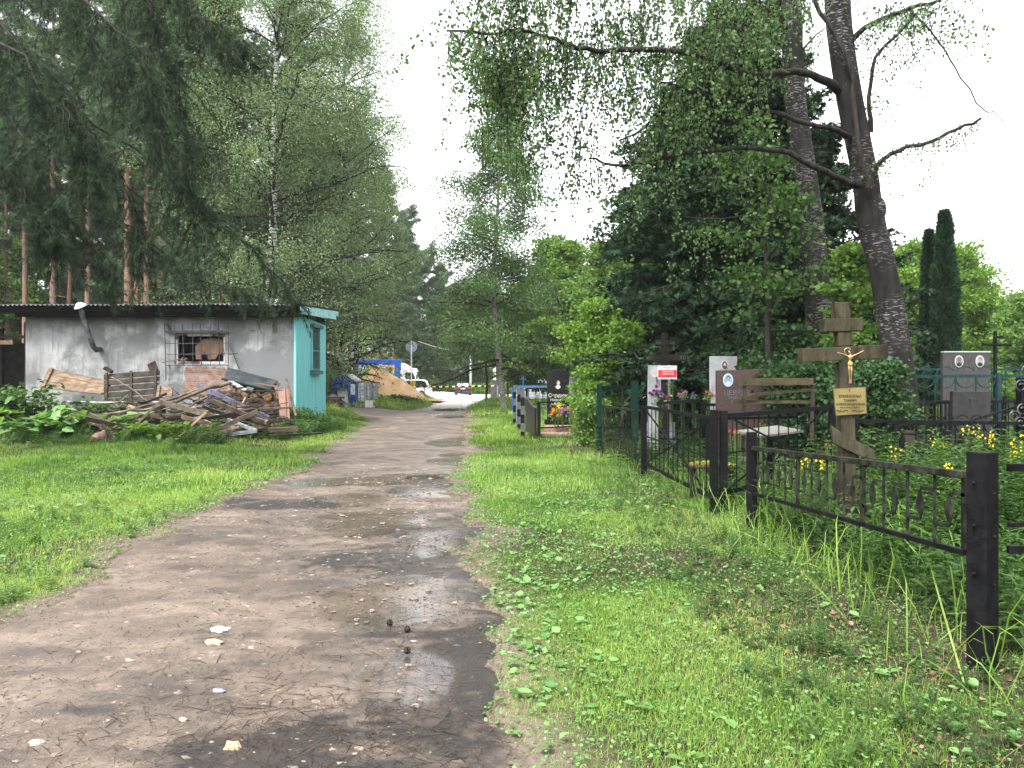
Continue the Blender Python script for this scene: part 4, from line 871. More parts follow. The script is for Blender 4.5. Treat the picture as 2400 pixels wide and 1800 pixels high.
# ------------------------------------------------------------ overhanging pine, close on the left
def near_pine():
    a = M(); b = M(); rg = np.random.default_rng(5)
    base = np.array([-11.6, 16.5, tz(-11.6, 16.5)]); T = np.array([base, base + [.1, 0, 4], base + [.2, -.2, 8], base + [.1, -.3, 13]]); a.tube(T, [.34, .3, .25, .12], 14, cap=False)
    Ls = [([(-80, -160, 16.2), (150, 20, 14.6), (330, 200, 13.6), (430, 370, 13.1), (475, 500, 13)], 60, 1.15, .5),
          ([(-80, -20, 16.2), (120, 170, 15), (250, 360, 14.5), (330, 560, 14.3)], 70, 1.1, .5),
          ([(-80, 130, 16.2), (60, 330, 15), (110, 480, 14.8), (140, 560, 14.8)], 60, 1.0, .4),
          ([(-80, -190, 16), (220, -110, 14.5), (430, 0, 13.5), (540, 90, 13)], 62, .8, .6),
          ([(-80, -230, 16), (120, -60, 13.5), (270, 70, 12.6), (360, 230, 12.4)], 66, 1.2, .6),
          ([(-80, 250, 16.2), (60, 400, 16), (170, 520, 15.5), (250, 640, 15.5)], 40, .8, .5),
          ([(150, 230, 17), (400, 420, 19), (560, 560, 21), (640, 640, 22.4), (690, 706, 23.4)], 36, .85, .35),
          ([(170, 470, 18), (380, 590, 20), (520, 670, 22.0), (620, 706, 23.6)], 34, .8, .3),
          ([(-80, 60, 13.5), (60, 130, 12.5), (160, 260, 12.2), (200, 380, 12.2)], 55, 1.0, .55), ([(-80, 330, 15), (20, 400, 14.6), (80, 520, 14.5)], 34, .8, .5),
          ([(220, -200, 15), (330, -20, 14.4), (400, 150, 14.2), (440, 330, 14.4)], 46, 1.0, .5)]
    P = []; D = []
    for pts, ns, sl_, dr in Ls:
        Q0 = [at(*p) for p in pts]; Q = []
        for u, w in zip(Q0[:-1], Q0[1:]):
            for f in (0, .33, .66): Q.append(u + (w - u) * f + rg.normal(0, .07, 3) * (f > 0))
        Q.append(Q0[-1]); Q = np.array(Q); a.tube(Q, np.linspace(.03, .008, len(Q)), 6, cap=False)
        for j in range(int(ns * 1.15)):
            s = .12 + .88 * (j + rg.random()) / ns; q = interp(Q, min(s, .999)); dd = Q[-1] - Q[0]; dd /= np.linalg.norm(dd); d = dd * .5 + rg.normal(0, .55, 3) * [1, .8, .4] + [0, 0, -dr]
            W_ = limbpath(q, d, sl_ * rg.uniform(.4, 1.25), 6, .16, .16, rg); a.tube(W_, np.linspace(.010, .004, 6), 4, cap=False)
            for w in np.linspace(.08, 1, 14):
                P.append(interp(W_, min(w, .999))); D.append(W_[-1] - W_[0] + rg.normal(0, .22, 3))
                if rg.random() < .6: P.append(P[-1] + rg.normal(0, .07, 3)); D.append(rg.normal(0, .5, 3) + [0, 0, -.4])
    P = np.array(P); D = np.array(D); k = rg.random(len(P)) > .04; P = P[k]; D = D[k]
    t = thing("pine_tree", "close dark pine whose needle branches hang over the top left of the yard", "tree", base)
    b.inst(*TUFT, P, frames(D, rg), .16 * (.7 + .6 * rg.random(len(P))), np.clip(rg.normal(.45, .25, len(P)), 0, 1))
    a.part("trunk", B_DARK, t, smooth=True); b.part("crown", L_PINE, t)
near_pine()
# ------------------------------------------------------------ right: the two old birches, from their visible limbs
def strands(b, a, Q, n, lo, hi, s0=.1, s1=1, leaf=.055, per=26, rg=RG, side=.35, dn=1.0, up=0):
    P = []; D = []
    for j in range(n):
        s = s0 + (s1 - s0) * (j + rg.random()) / n; q = interp(Q, min(s, .999)); L = rg.uniform(lo, hi)
        d = np.array([rg.normal() * side, rg.normal() * side, -dn * rg.uniform(.5, 1) + up]); W_ = limbpath(q, d, L, 7, .22 * dn, .13, rg); a.tube(W_, np.linspace(.007, .0025, 7), 3, cap=False)
        m = max(4, int(per * 1.05 * L)); u = rg.random(m)
        for w in u: P.append(interp(W_, .08 + .91 * w) + rg.normal(0, .05, 3))
        D.append(np.repeat((W_[-1] - W_[0])[None] / L, m, 0))
    P = np.array(P); D = np.concatenate(D) * .5 + rg.normal(0, .55, P.shape) + [0, 0, -.45]
    b.inst(*LEAFW, P, frames(D, rg), leaf * .80 * (.65 + .6 * rg.random(len(P))), np.clip(rg.normal(.45, .25, len(P)), 0, 1))
def px_path(pts, jit=.03, k=3, rg=RG):
    Q0 = np.array([at(*p) for p in pts]); E = np.vstack([2 * Q0[0] - Q0[1], Q0, 2 * Q0[-1] - Q0[-2]]); Q = []
    for i in range(1, len(E) - 2):
        for f in np.arange(k) / k:
            a_, b_, c_, d_ = E[i - 1:i + 3]; Q.append(.5 * (2 * b_ + (c_ - a_) * f + (2 * a_ - 5 * b_ + 4 * c_ - d_) * f * f + (3 * b_ - a_ - 3 * c_ + d_) * f ** 3) + rg.normal(0, jit * .45, 3) * (f > 0))
    Q.append(Q0[-1]); return np.array(Q)
def old_birch():
    a = M(); b = M(); rg = np.random.default_rng(8)
    T = px_path([(2126, 1110, 13), (2112, 960, 13), (2104, 860, 13), (2086, 720, 13), (2062, 600, 13), (2046, 540, 13), (2035, 480, 13), (2024, 400, 13), (1993, 240, 13), (1971, 100, 13), (1962, 0, 13), (1950, -200, 13), (1900, -700, 13), (1870, -1100, 13)], .012)
    rr = np.interp(T[:, 2], [0, .4, 1.2, 2.5, 4.2, 5, 7.7, 13, 16], [.44, .34, .265, .215, .205, .195, .195, .12, .05]); a.tube(T, rr, 20, jit=.07, cap=False)
    a.blob(at(2050, 492, 13), [.17, .17, .24], n=14, k=10, jit=.04)
    def L(pts, r0, r1=.012, jit=.03):
        Q = px_path(pts, jit, rg=rg); u = np.linspace(0, 1, len(Q)); a.tube(Q, (r0 * .72 * (1 - u) ** .8 + r1 * u) * (1 + .5 * np.exp(-u * 14)), 9, cap=False, jit=.10, mi=1); return Q
    l1 = L([(2010, 432, 12.8), (1993, 429, 12.7), (1957, 415, 12.5), (1889, 381, 12.3), (1827, 354, 12.2), (1735, 347, 12), (1600, 359, 11.8), (1519, 381, 11.8), (1432, 386, 11.8), (1380, 372, 11.8)], .075)
    l2 = L([(2000, 330, 13), (1966, 306, 12.7), (1889, 289, 12.4), (1807, 263, 12.2), (1759, 236, 12), (1648, 231, 11.8), (1600, 258, 11.7), (1548, 262, 11.6), (1510, 300, 11.5), (1450, 330, 11.5)], .055)
    l3 = L([(1975, 215, 13), (1942, 193, 12.8), (1909, 178, 12.5), (1860, 166, 12.2), (1800, 175, 11.9), (1740, 172, 11.7), (1696, 149, 11.5), (1639, 130, 11.4), (1480, 116, 11.2), (1398, 120, 11.1), (1336, 104, 11), (1287, 89, 11), (1210, 72, 11), (1143, 80, 11), (1046, 72, 11)], .085)
    l3b = L([(1548, 193, 11.5), (1600, 205, 11.5), (1650, 224, 11.7), (1700, 230, 12)], .012, .04)
    l4 = L([(1990, 110, 13), (2010, 80, 12.9), (2072, 43, 12.7), (2130, 22, 12.6), (2203, 0, 12.5), (2300, -60, 12.4)], .07)
    l5 = L([(2050, 400, 13), (2060, 383, 12.9), (2106, 354, 12.8), (2179, 333, 12.8), (2241, 304, 12.8), (2299, 277, 12.8)], .055, .02)
    l6 = L([(2040, 310, 12.9), (2036, 227, 12.8), (2051, 135, 12.7), (2092, 92, 12.6), (2145, 34, 12.5), (2170, 20, 12.5)], .045, .012)
    l7 = L([(2130, 15, 12.5), (2150, 40, 12.5), (2190, 85, 12.5), (2217, 120, 12.5), (2251, 183, 12.5), (2309, 260, 12.5), (2330, 262, 12.5), (2357, 299, 12.5)], .022, .005)
    l8 = L([(2036, 440, 12.68), (2025, 400, 12.66), (2010, 337, 12.65), (2000, 231, 12.66), (1995, 164, 12.7), (1957, 82, 12.7), (1909, 0, 12.7), (1880, -80, 12.6)], .05, .03)
    tops = [L([(1955, -100, 13), (1800, -170, 12.5), (1600, -160, 12), (1400, -90, 11.6), (1230, -40, 11.4), (1130, -10, 11.4)], .08), L([(1945, -250, 13), (1700, -350, 12), (1450, -300, 11.2), (1250, -200, 10.8), (1120, -120, 10.7)], .08),
            L([(1900, -60, 12.7), (1780, -130, 12), (1640, -110, 11.6), (1500, -40, 11.4)], .05), L([(1940, -350, 13), (2100, -420, 12.5), (2300, -380, 12), (2420, -260, 12)], .07)]
    strands(b, a, l3[26:], 80, .35, 1.4, leaf=.062, per=26, rg=rg); strands(b, a, l3[8:28], 30, .3, 1.1, leaf=.06, per=24, rg=rg)
    strands(b, a, l2[12:], 34, .4, 1.5, leaf=.06, per=26, rg=rg); strands(b, a, l1[12:], 34, .3, 1.3, leaf=.058, per=22, rg=rg)
    strands(b, a, tops[0][6:], 62, .6, 2.4, leaf=.062, per=30, rg=rg); strands(b, a, tops[1][6:], 58, 1.0, 3.6, leaf=.06, per=26, rg=rg); strands(b, a, tops[2], 28, .6, 1.6, leaf=.06, per=24, rg=rg)
    # the long hanging veil over the road and the fill between
    for px, py, n, lo, hi in [(1165, 150, 30, .8, 2.2), (1240, 130, 20, .6, 1.7), (1330, 300, 16, .5, 1.4), (1420, 200, 18, .5, 1.6), (1560, 120, 26, .4, 1.5), (1640, 60, 24, .4, 1.4), (1700, 120, 22, .3, 1.3), (1480, 40, 22, .4, 1.5), (1400, 60, 20, .5, 1.6), (1780, 40, 14, .3, 1.0), (1700, -30, 24, .4, 1.5), (1850, -40, 20, .4, 1.2), (2080, 20, 12, .2, .7), (2180, 30, 12, .2, .6), (2260, 60, 10, .2, .5), (1520, 220, 14, .3, .9), (1620, 250, 14, .3, .9), (1390, 420, 8, .2, .8), (1310, 430, 6, .2, .7)]:
        Q = px_path([(px - 60, py, 11.3), (px, py - 15, 11.4), (px + 60, py, 11.6)]); strands(b, a, Q, n, lo, hi, leaf=.06, per=26, rg=rg)
    for Q, n in ((l5, 30), (l6, 30), (l4, 44), (l7[:9], 16), (tops[3], 120)): strands(b, a, Q, n, .25, .9, leaf=.05, per=24, rg=rg, side=.7, dn=.5)
    t = thing("birch_tree", "old leaning birch with cracked dark trunk behind the wooden cross", "tree", T[0]); a.part("trunk", [B_BIRCHD, B_DARK], t, smooth=True); b.part("crown", L_BIRCH, t)
    a = M(); b = M()
    T = px_path([(1940, 1040, 16), (1932, 900, 16), (1921, 780, 16), (1906, 560, 16), (1878, 340, 16), (1860, 200, 16), (1855, 0, 16), (1840, -300, 16), (1850, -800, 16)], .012)
    rr = np.interp(T[:, 2], [0, .5, 2.5, 5, 9, 15], [.36, .30, .265, .22, .19, .08]); a.tube(T, rr, 18, jit=.06, cap=False)
    for pts, n in [([(1850, 70, 15.9), (1831, 48, 15.8), (1793, 29, 15.5), (1730, 65, 15), (1660, 85, 14.5), (1600, 96, 14.2), (1540, 150, 14)], 44), ([(1840, 50, 15.9), (1812, 29, 15.6), (1750, 0, 15), (1650, -30, 14.4), (1500, -10, 14)], 50), ([(1875, 130, 16), (1905, 90, 16), (1935, 65, 16)], 5),
                   ([(1862, 500, 15.9), (1800, 498, 15.6), (1700, 512, 15.2), (1600, 508, 15)], 12), ([(1850, -50, 16), (1780, -150, 15.4), (1620, -160, 14.6), (1480, -80, 14)], 44), ([(1870, -100, 16), (1950, -160, 16), (2040, -130, 16)], 10)]:
        Q = px_path(pts, .04, rg=rg); a.tube(Q, np.linspace(.055 if n > 20 else .025, .010, len(Q)), 7, cap=False, mi=1); strands(b, a, Q, n, .4, 1.9, s0=.3, leaf=.065, per=26, rg=rg)
    t = thing("birch_tree", "straight old birch behind the leaning one, top of the wooden cross in front", "tree", T[0]); a.part("trunk", [B_BIRCHD, B_DARK], t, smooth=True); b.part("crown", L_BIRCH, t)
old_birch()
def spruce_b(h, R_, seed, z0=.12, nl=90, ls=.34, nsub=11, leafs=SPRAY, dr=.06):
    def f(a, b): tree(a, b, tline(0, 0, 0, h, .1, 0, rg=np.random.default_rng(seed), wob=.04), .16, nl, z0, lambda u: R_ * (1 - u) ** .55 + .3, cl(-.05, .5), dr, nsub, .35, .16, None, 6, ls * .72, .13, leafs=leafs, seed=seed, flat=.75, ncl=5)
    return f
mktree("conifer_tree", "big almost black conifer between the two old birch trunks and the bushes", "tree", place(1730, 21), B_DARK, L_CON, spruce_b(11.2, 3.3, 61, .10, 210, .30, 14))
mktree("conifer_tree", "second dark conifer, lower, left of the big one", "tree", place(1600, 25), B_DARK, L_CON, spruce_b(10.4, 3.0, 62, .16, 170, .28))
mktree("conifer_tree", "third dark conifer filling the space between and behind the two old birch trunks", "tree", place(1890, 24), B_DARK, L_CON, spruce_b(9.0, 2.7, 65, .10, 130, .28))
def thuja_b(h, R_, seed):
    def f(a, b):
        rg = np.random.default_rng(seed); a.tube([[0, 0, 0], [.03, 0, h * .5], [0, 0, h * .95]], [.09, .06, .01], 8, cap=False); n = 9000; u = rg.random(n) ** .8; th = rg.random(n) * 6.28
        r = R_ * (1 - u) ** .55 * (.55 + .75 * vnoise(th * 2, u * 12, seed)) * np.clip(u * 6 + .35, 0, 1) * (.7 + .3 * rg.random(n)); P = np.stack([r * np.cos(th), r * np.sin(th), h * (.13 + .87 * u)], -1)
        D = np.stack([np.cos(th) * .6, np.sin(th) * .6, np.ones(n)], -1) + rg.normal(0, .3, (n, 3)); b.inst(*SPRAY, P, frames(D, rg), .22 * (.6 + .6 * rg.random(n)), np.clip(rg.normal(.4, .25, n), 0, 1))
    return f
mktree("thuja_tree", "taller columnar thuja standing right of the leaning birch", "tree", place(2214, 25), B_DARK, L_THU, thuja_b(6.7, .50, 63))
mktree("thuja_tree", "narrower, shorter columnar thuja, left of its twin", "tree", place(2177, 25.6), B_DARK, L_THU, thuja_b(6.2, .32, 64))
def bushy_b(h, R_, seed, nl=26, nleaf=7, ls=.13, t0=.15, nsub=8, leafs=LEAFW, r0=.07, spread=.16, flat=.55, lx=0, zmin=None):
    def f(a, b): tree(a, b, tline(0, 0, 0, h * .88, lx, 0, rg=np.random.default_rng(seed), wob=.12), r0, nl, t0, lambda u: .64 * R_ * (.35 + .65 * math.sin(math.pi * min(1, .2 + .75 * u))), cl(.1, 1.0), .0, nsub, .42, .03, None, int(nleaf * 1.8), ls * .72, spread, leafs=leafs, seed=seed, flat=flat, ncl=4, zmin=zmin)
    return f
BT = [ # px, Y, name, label, h, R, mat, nl, nleaf, ls, t0
 (1178, 42, "birch_tree", "slim birch beside the track, its trunk bending slightly, blue fence post behind", None),
 (1412, 20.5, "hazel_bush", "bright lime-green hazel bush over the fence corner by the green posts", (3.8, 1.0, L_LIME, 36, 8, .115, .12)),
 (1356, 21.5, "hazel_bush", "smaller bright green bush hanging over the black headstone", (3.2, 1.15, L_LIME, 20, 6, .11, .5, 2.0)),
 (1392, 19.2, "shrub", "low leafy shrub between the flowers and the first green post", (1.2, .4, L_MID, 20, 8, .085, .05)),
 (1460, 19.6, "hazel_bush", "slender lime-green sapling right of the hazel bush, above the green fence", (3.2, .6, L_LIME, 16, 6, .11, .5, 1.9)),
 (1235, 58, "maple_tree", "round dark green maple with a dark trunk before the white building", (9.5, 3.6, L_MID, 50, 12, .24, .16)),
 (1300, 62, "linden_tree", "tall pale green tree behind the roadside birch", (13.5, 3.8, L_MID, 60, 11, .28, .15)),
 (1330, 54, "linden_tree", "lime-topped tree between the birch and the larch", (11.6, 3.0, L_LIME, 40, 10, .25, .3)),
 (1420, 40, "larch_tree", "feathery yellow-green larch behind the hazel bush", (9.0, 2.9, L_MID, 60, 11, .17, .2)),
 (1500, 44, "larch_tree", "second feathery tree with forked dark trunk, left of the black cross", (9.6, 2.8, L_MID, 56, 11, .18, .22)),
 (1590, 36, "maple_tree", "broad green tree filling the gap left of the dark conifer", (7.2, 2.6, L_MID, 50, 11, .17, .2)),
 (1640, 25, "maple_sapling", "maple sapling with yellow-green leaves behind the white headstone", (3.1, 1.2, L_MID, 30, 9, .12, .2)),
 (1840, 15.5, "shrub", "dark green shrub spreading over the wooden bench back", (2.6, .9, L_DARK, 40, 12, .085, .3)),
 (1730, 19, "shrub", "feathery green shrub behind the brown headstone", (2.7, 1.0, L_WEED, 34, 9, .10, .25)),
 (1880, 14.0, "rowan_bush", "leafy rowan shrub growing left of the wooden cross", (1.9, 1.0, L_DARK, 40, 10, .085, .2)),
 (1995, 14.2, "maple_sapling", "thin sapling between the two old birch trunks", (4.4, .7, L_MID, 18, 6, .11, .3)),
 (2040, 12.4, "rowan_bush", "small shrub at the foot of the leaning birch", (1.9, .7, L_DARK, 30, 10, .08, .2)),
 (1800, 15.2, "maple_sapling", "young maple whose yellow-green leaves hang before the black conifer", (6.6, 2.0, L_WEED, 18, 3, .12, .42)),
 (2120, 33, "maple_tree", "bright lime-green maple behind the two thujas, left side", (7.4, 2.6, L_LIME, 50, 16, .15, .15)),
 (2235, 37, "maple_tree", "bright lime-green maple behind the two thujas, right side", (7.8, 3.2, L_LIME, 56, 16, .16, .12)),
 (2300, 46, "maple_tree", "pale tree right of the thujas, in front of the farthest trees", (7.0, 3.2, L_LIME, 46, 14, .19, .12)),
 (2375, 70, "willow_tree", "pale grey-green tree at the right edge, far away", (8.6, 4.2, L_BIRCHF, 44, 10, .34, .1)),
 (2330, 24, "currant_bush", "lime-leaved currant bush right of the double portrait stone", (1.9, .8, L_LIME, 24, 8, .10, .1)),
 (2450, 30, "maple_tree", "green tree just beyond the scrolled gate post", (5.0, 2.4, L_MID, 40, 10, .17, .1)),
 (1980, 27, "maple_tree", "green tree seen low between the old birches", (5.6, 2.6, L_MID, 50, 10, .15, .12)),
 (1760, 30, "maple_tree", "dim green tree under the dark conifer", (4.4, 3.0, L_MID, 50, 10, .16, .1)),
 (1140, 58, "maple_tree", "dark-leaved maple overhanging the track left of the roadside birch", (7.6, 2.6, L_MID, 34, 10, .22, .42, 3.0)),
 (1100, 120, "linden_tree", "tree above the sedan beyond the crossing road", (9.5, 3.0, L_MID, 34, 10, .40, .25)),
 (20, 52, "maple_tree", "yellow-green tree among the trunks at the far left above the woodshed roof", (11, 4.6, L_MID, 50, 12, .22, .12)),
 (-90, 46, "maple_tree", "green tree closing the left edge behind the woodshed", (10, 4.4, L_MID, 50, 12, .20, .12)), (150, 62, "maple_tree", "hazy green tree between the left pine trunks", (12, 4.6, L_MID, 46, 12, .24, .12)),
 (330, 70, "maple_tree", "green tree filling the gap behind the middle pine trunks", (12, 5, L_MID, 46, 12, .26, .12)), (480, 64, "maple_tree", "green tree behind the pines above the barred window", (12, 4.6, L_MID, 46, 12, .24, .12)),
 (1190, 75, "maple_tree", "leafy tree behind the roadside birch trunk", (9.5, 3.2, L_MID, 40, 10, .30, .3, 3.0)),
]
for i, (px, Y, nm, lab, sp) in enumerate(BT):
    if sp is None:
        def rb(a, b):
            T = px_path([(1182, 962, 42), (1170, 850, 42), (1158, 720, 42), (1155, 640, 42), (1162, 555, 42), (1169, 434, 42), (1172, 313, 42), (1170, 100, 42)], .03)
            T = T - T[0]; tree(a, b, T, .17, 66, .12, lambda u: 3.9 * (1 - .72 * u) + .4, cl(.1, .9), .09, 10, .42, .22, None, 24, .115, .27, .9, seed=90, r1=.02, zmin=2.4)
        mktree(nm, lab, "tree", place(1182, 42), mat("rough_birch_bark", (.10, .085, .075), (.30, .28, .26), .9, scale=4, stretch=(1, 1, 4), bump=.8), L_BIRCH, rb)
    else:
        h, Rr, mm, nl, nf, ls, t0 = sp[:7]; zm = sp[7] if len(sp) > 7 else None; mktree(nm, lab, "bush" if "bush" in nm or "shrub" in nm else "tree", place(px, Y), B_DARK, mm, bushy_b(h, Rr, 100 + i, nl, nf, ls, t0, r0=.015 + h * .011, spread=.10 + Rr * .07, zmin=zm))
def leafy(name, label, cx, cy_, rx, ry, h, n, ls, m, seed=0, stems=14, dens=.55, tpl=None):
    rg = np.random.default_rng(seed + 5); t = thing(name, label, "bush" if "bush" in name else "plant", (cx, cy_, tz(cx, cy_))); a = M(); b = M()
    for i in range(stems):
        x = cx + rg.normal() * rx * .5; y = cy_ + rg.normal() * ry * .5; P = limbpath((x, y, tz(x, y)), (rg.normal() * .3, rg.normal() * .3, 1), h * rg.uniform(.6, 1.05), 6, -.02, .12, rg); a.tube(P, np.linspace(.010, .003, 6), 4, cap=False)
        k = n // stems; w = .25 + .75 * rg.random(k) ** .7; Q = np.array([interp(P, min(u, .999)) for u in w]) + rg.normal(0, 1, (k, 3)) * [rx * .18, ry * .18, h * .08]
        b.inst(*(tpl or LEAFW), Q, rots(k, tilt=dens, rg=rg), ls * (.6 + .7 * rg.random(k)), np.clip(rg.normal(.5, .28, k), 0, 1))
    a.part("stems", B_DARK, t); b.part("leaves", m, t); return t
leafy("raspberry_bush", "big leafy raspberry bush at the left edge before the woodshed", -13.1, 21.3, .9, 1.3, 1.25, 2300, .14, L_WEED, 1, 34)
leafy("raspberry_bush", "lower dark green bush under the plank panel at the shed wall", -11.2, 22.6, 1.4, .7, .8, 1500, .12, L_WEED, 2, 26)
leafy("burdock_plant", "broad-leaved grey-green burdock at the left edge by the fallen log", -11.0, 19.6, .9, .6, .8, 420, .26, L_PLANT, 3, 14)
leafy("hop_vine", "patch of bright round leaves growing through the scrap heap middle", -8.6, 19.4, .9, .3, .45, 500, .12, L_LIME, 4, 14)
leafy("nettle_patch", "green weeds crowding the foot of the turquoise wall", -6.9, 26.0, 1.0, .9, .55, 3000, .075, L_WEED, 5, 60)
leafy("nettle_patch", "green weeds in front of the propped planks, right of the white frame", -6.7, 22.6, .8, 1.0, .40, 2000, .07, L_WEED, 6, 46)
leafy("elder_bush", "light green bush between the turquoise wall and the wood", -11.6, 44.0, 1.2, 1.2, 2.6, 1800, .20, L_WEED, 7, 26)
leafy("weed_clump", "small weedy clump right of the blue container at the sand pile's foot", -7.2, 52.5, 1.2, .6, .45, 900, .12, L_WEED, 8, 20)
# ------------------------------------------------------------ the cemetery
def text(s_, size, loc, parent, m, name="lettering", rot=(R(90), 0, 0), bold=0, ext=.002, sx=1):
    cu = bpy.data.curves.new("t", 'FONT'); cu.body = s_; cu.size = size; cu.align_x = 'CENTER'; cu.align_y = 'CENTER'; cu.extrude = ext; cu.offset = bold; cu.resolution_u = 3
    o = bpy.data.objects.new("t", cu); C.objects.link(o); dg = bpy.context.evaluated_depsgraph_get(); me = bpy.data.meshes.new_from_object(o.evaluated_get(dg)); bpy.data.objects.remove(o); bpy.data.curves.remove(cu)
    Mx = Matrix.Translation(Vector([float(k) for k in loc]) - org(parent)) @ Matrix.Rotation(rot[2], 4, 'Z') @ Matrix.Rotation(rot[0], 4, 'X') @ Matrix.Scale(sx, 4, (1, 0, 0)); me.transform(Mx); me.materials.clear(); me.materials.append(m)
    q = bpy.data.objects.new(name, me); C.objects.link(q); q.parent = parent; return q
def nrm(p, q):
    d = np.array([q[0] - p[0], q[1] - p[1], 0.]); L = np.linalg.norm(d); return d / L, L
def fence(label, pts, h, rail=(.25, 1.0), kind="rods", m=BLACK, post=.06, name="metal_fence", step=.14, rod=.012, group=None, posts=True, ph=None, railw=.04, cap=None):
    """pts: (x,y[,top z shift]) post feet in order"""
    p0 = pts[0]; t = thing(name, label, "fence", (p0[0], p0[1], tz(*p0[:2])), group)
    zz = [tz(*p[:2]) for p in pts]
    for i, p in enumerate(pts):
        if posts is True or posts[i]:
            hh = (ph or h) if np.isscalar(ph or h) else ph[i]; M().box((p[0] - post / 2, p[1] - post / 2, zz[i] - .1), (p[0] + post / 2, p[1] + post / 2, zz[i] + hh)).part("post", m, t, bevel=.004)
    for i in range(len(pts) - 1):
        a = np.array([pts[i][0], pts[i][1], zz[i]]); b = np.array([pts[i + 1][0], pts[i + 1][1], zz[i + 1]]); d, L = nrm(a, b); a = a + d * post * .5; b = b - d * post * .5; u = (b - a) / np.linalg.norm(b - a)
        ra = rail[i] if isinstance(rail, list) else rail; z = [np.array([0, 0, k]) for k in ra]
        for k, q in enumerate(z): M().bar(a + q, b + q, railw * .7, railw).part("rail", m, t)
        B = M(); n = max(2, int(round(L / step))); lo, hi = z[0], z[-1]; e = np.array([0, 0, railw * .5 + .001])
        if kind == "rods":
            for j in range(1, n): c = a + (b - a) * j / n; B.bar(c + lo + e, c + hi - e, rod)
        elif kind == "cross":
            for j in range(1, n): c = a + (b - a) * j / n; B.bar(c + lo + e, c + hi - e, rod)
            s_ = np.cross(u, [0, 0, 1]) * .012; mid = (a + b) / 2 + (lo + hi) / 2
            for p_, q_ in ((a + lo, b + hi), (a + hi, b + lo)): B.bar(p_ - s_ * 1.3, q_ - s_ * 1.3, .018); s_ = -s_
            B.bar((a + b) / 2 + (lo + hi) / 2 - u * L * .5 * .9 - s_ * 2, (a + b) / 2 + (lo + hi) / 2 + u * L * .5 * .9 - s_ * 2, .016)
            th = np.linspace(0, 2 * np.pi, 17); B.tube([mid + s_ * 2 + .10 * (u * math.cos(k) + np.array([0, 0, 1]) * math.sin(k)) for k in th], .007, 5, cap=False)
        elif kind == "meander":
            n = max(3, int(round(L / step))); zl = lo + (hi - lo) * .30; zh = lo + (hi - lo) * .72
            for j in range(n + 1):
                c = a + (b - a) * j / n; w = .07 if j % 4 == 0 else .014; 
                if 0 < j < n or j == n: B.bar(c + lo + e, c + hi - e, w, .014, up=np.cross(u, [0, 0, 1]))
                if j < n:
                    c2 = a + (b - a) * (j + .5) / n; c3 = a + (b - a) * (j + 1) / n; B.bar(c + zl, c2 + zl, .012, .022); B.bar(c2 + zh, c3 + zh, .012, .022)
                    nn = np.cross(u, [0, 0, 1]); B.prism([(0, 0), (.045, .06), (.045, (zh - zl)[2] - .06), (0, (zh - zl)[2]), (-.03, (zh - zl)[2] - .06), (-.03, .06)], c2 + zl - nn * .003, u, (0, 0, 1), nn, .006)
        elif kind == "grid":
            for j in range(1, n): c = a + (b - a) * j / n; B.bar(c + lo + e, c + hi - e, rod)
            for k in (.33, .66): B.bar(a + lo + (hi - lo) * k - np.cross(u, [0, 0, 1]) * .014, b + lo + (hi - lo) * k - np.cross(u, [0, 0, 1]) * .014, rod)
        elif kind == "arcs":
            for j in range(1, n): c = a + (b - a) * j / n; B.bar(c + lo + e, c + hi - e, rod)
            for j in range(n):
                c = a + (b - a) * (j + .5) / n + hi - e * 1.2; r = L / n * .5 * .92
                B.tube([c + r * (u * math.cos(k)) - np.array([0, 0, 1]) * r * math.sin(k) for k in np.linspace(0, np.pi, 9)], rod * .6, 5, cap=False)
                if n > 3: B.tube([c + e * 2.4 + r * (u * math.cos(k)) + np.array([0, 0, 1]) * r * .8 * math.sin(k) for k in np.linspace(.5, np.pi - .5, 7)], rod * .5, 5, cap=False)
        elif kind == "x":
            B.bar(a + lo, b + hi, rod * 1.3); s_ = np.cross(u, [0, 0, 1]) * .02; B.bar(a + hi + s_, b + lo + s_, rod * 1.3)
        if B.n: B.part("bars", m, t)
    return t
P1 = (2.46, 4.24)
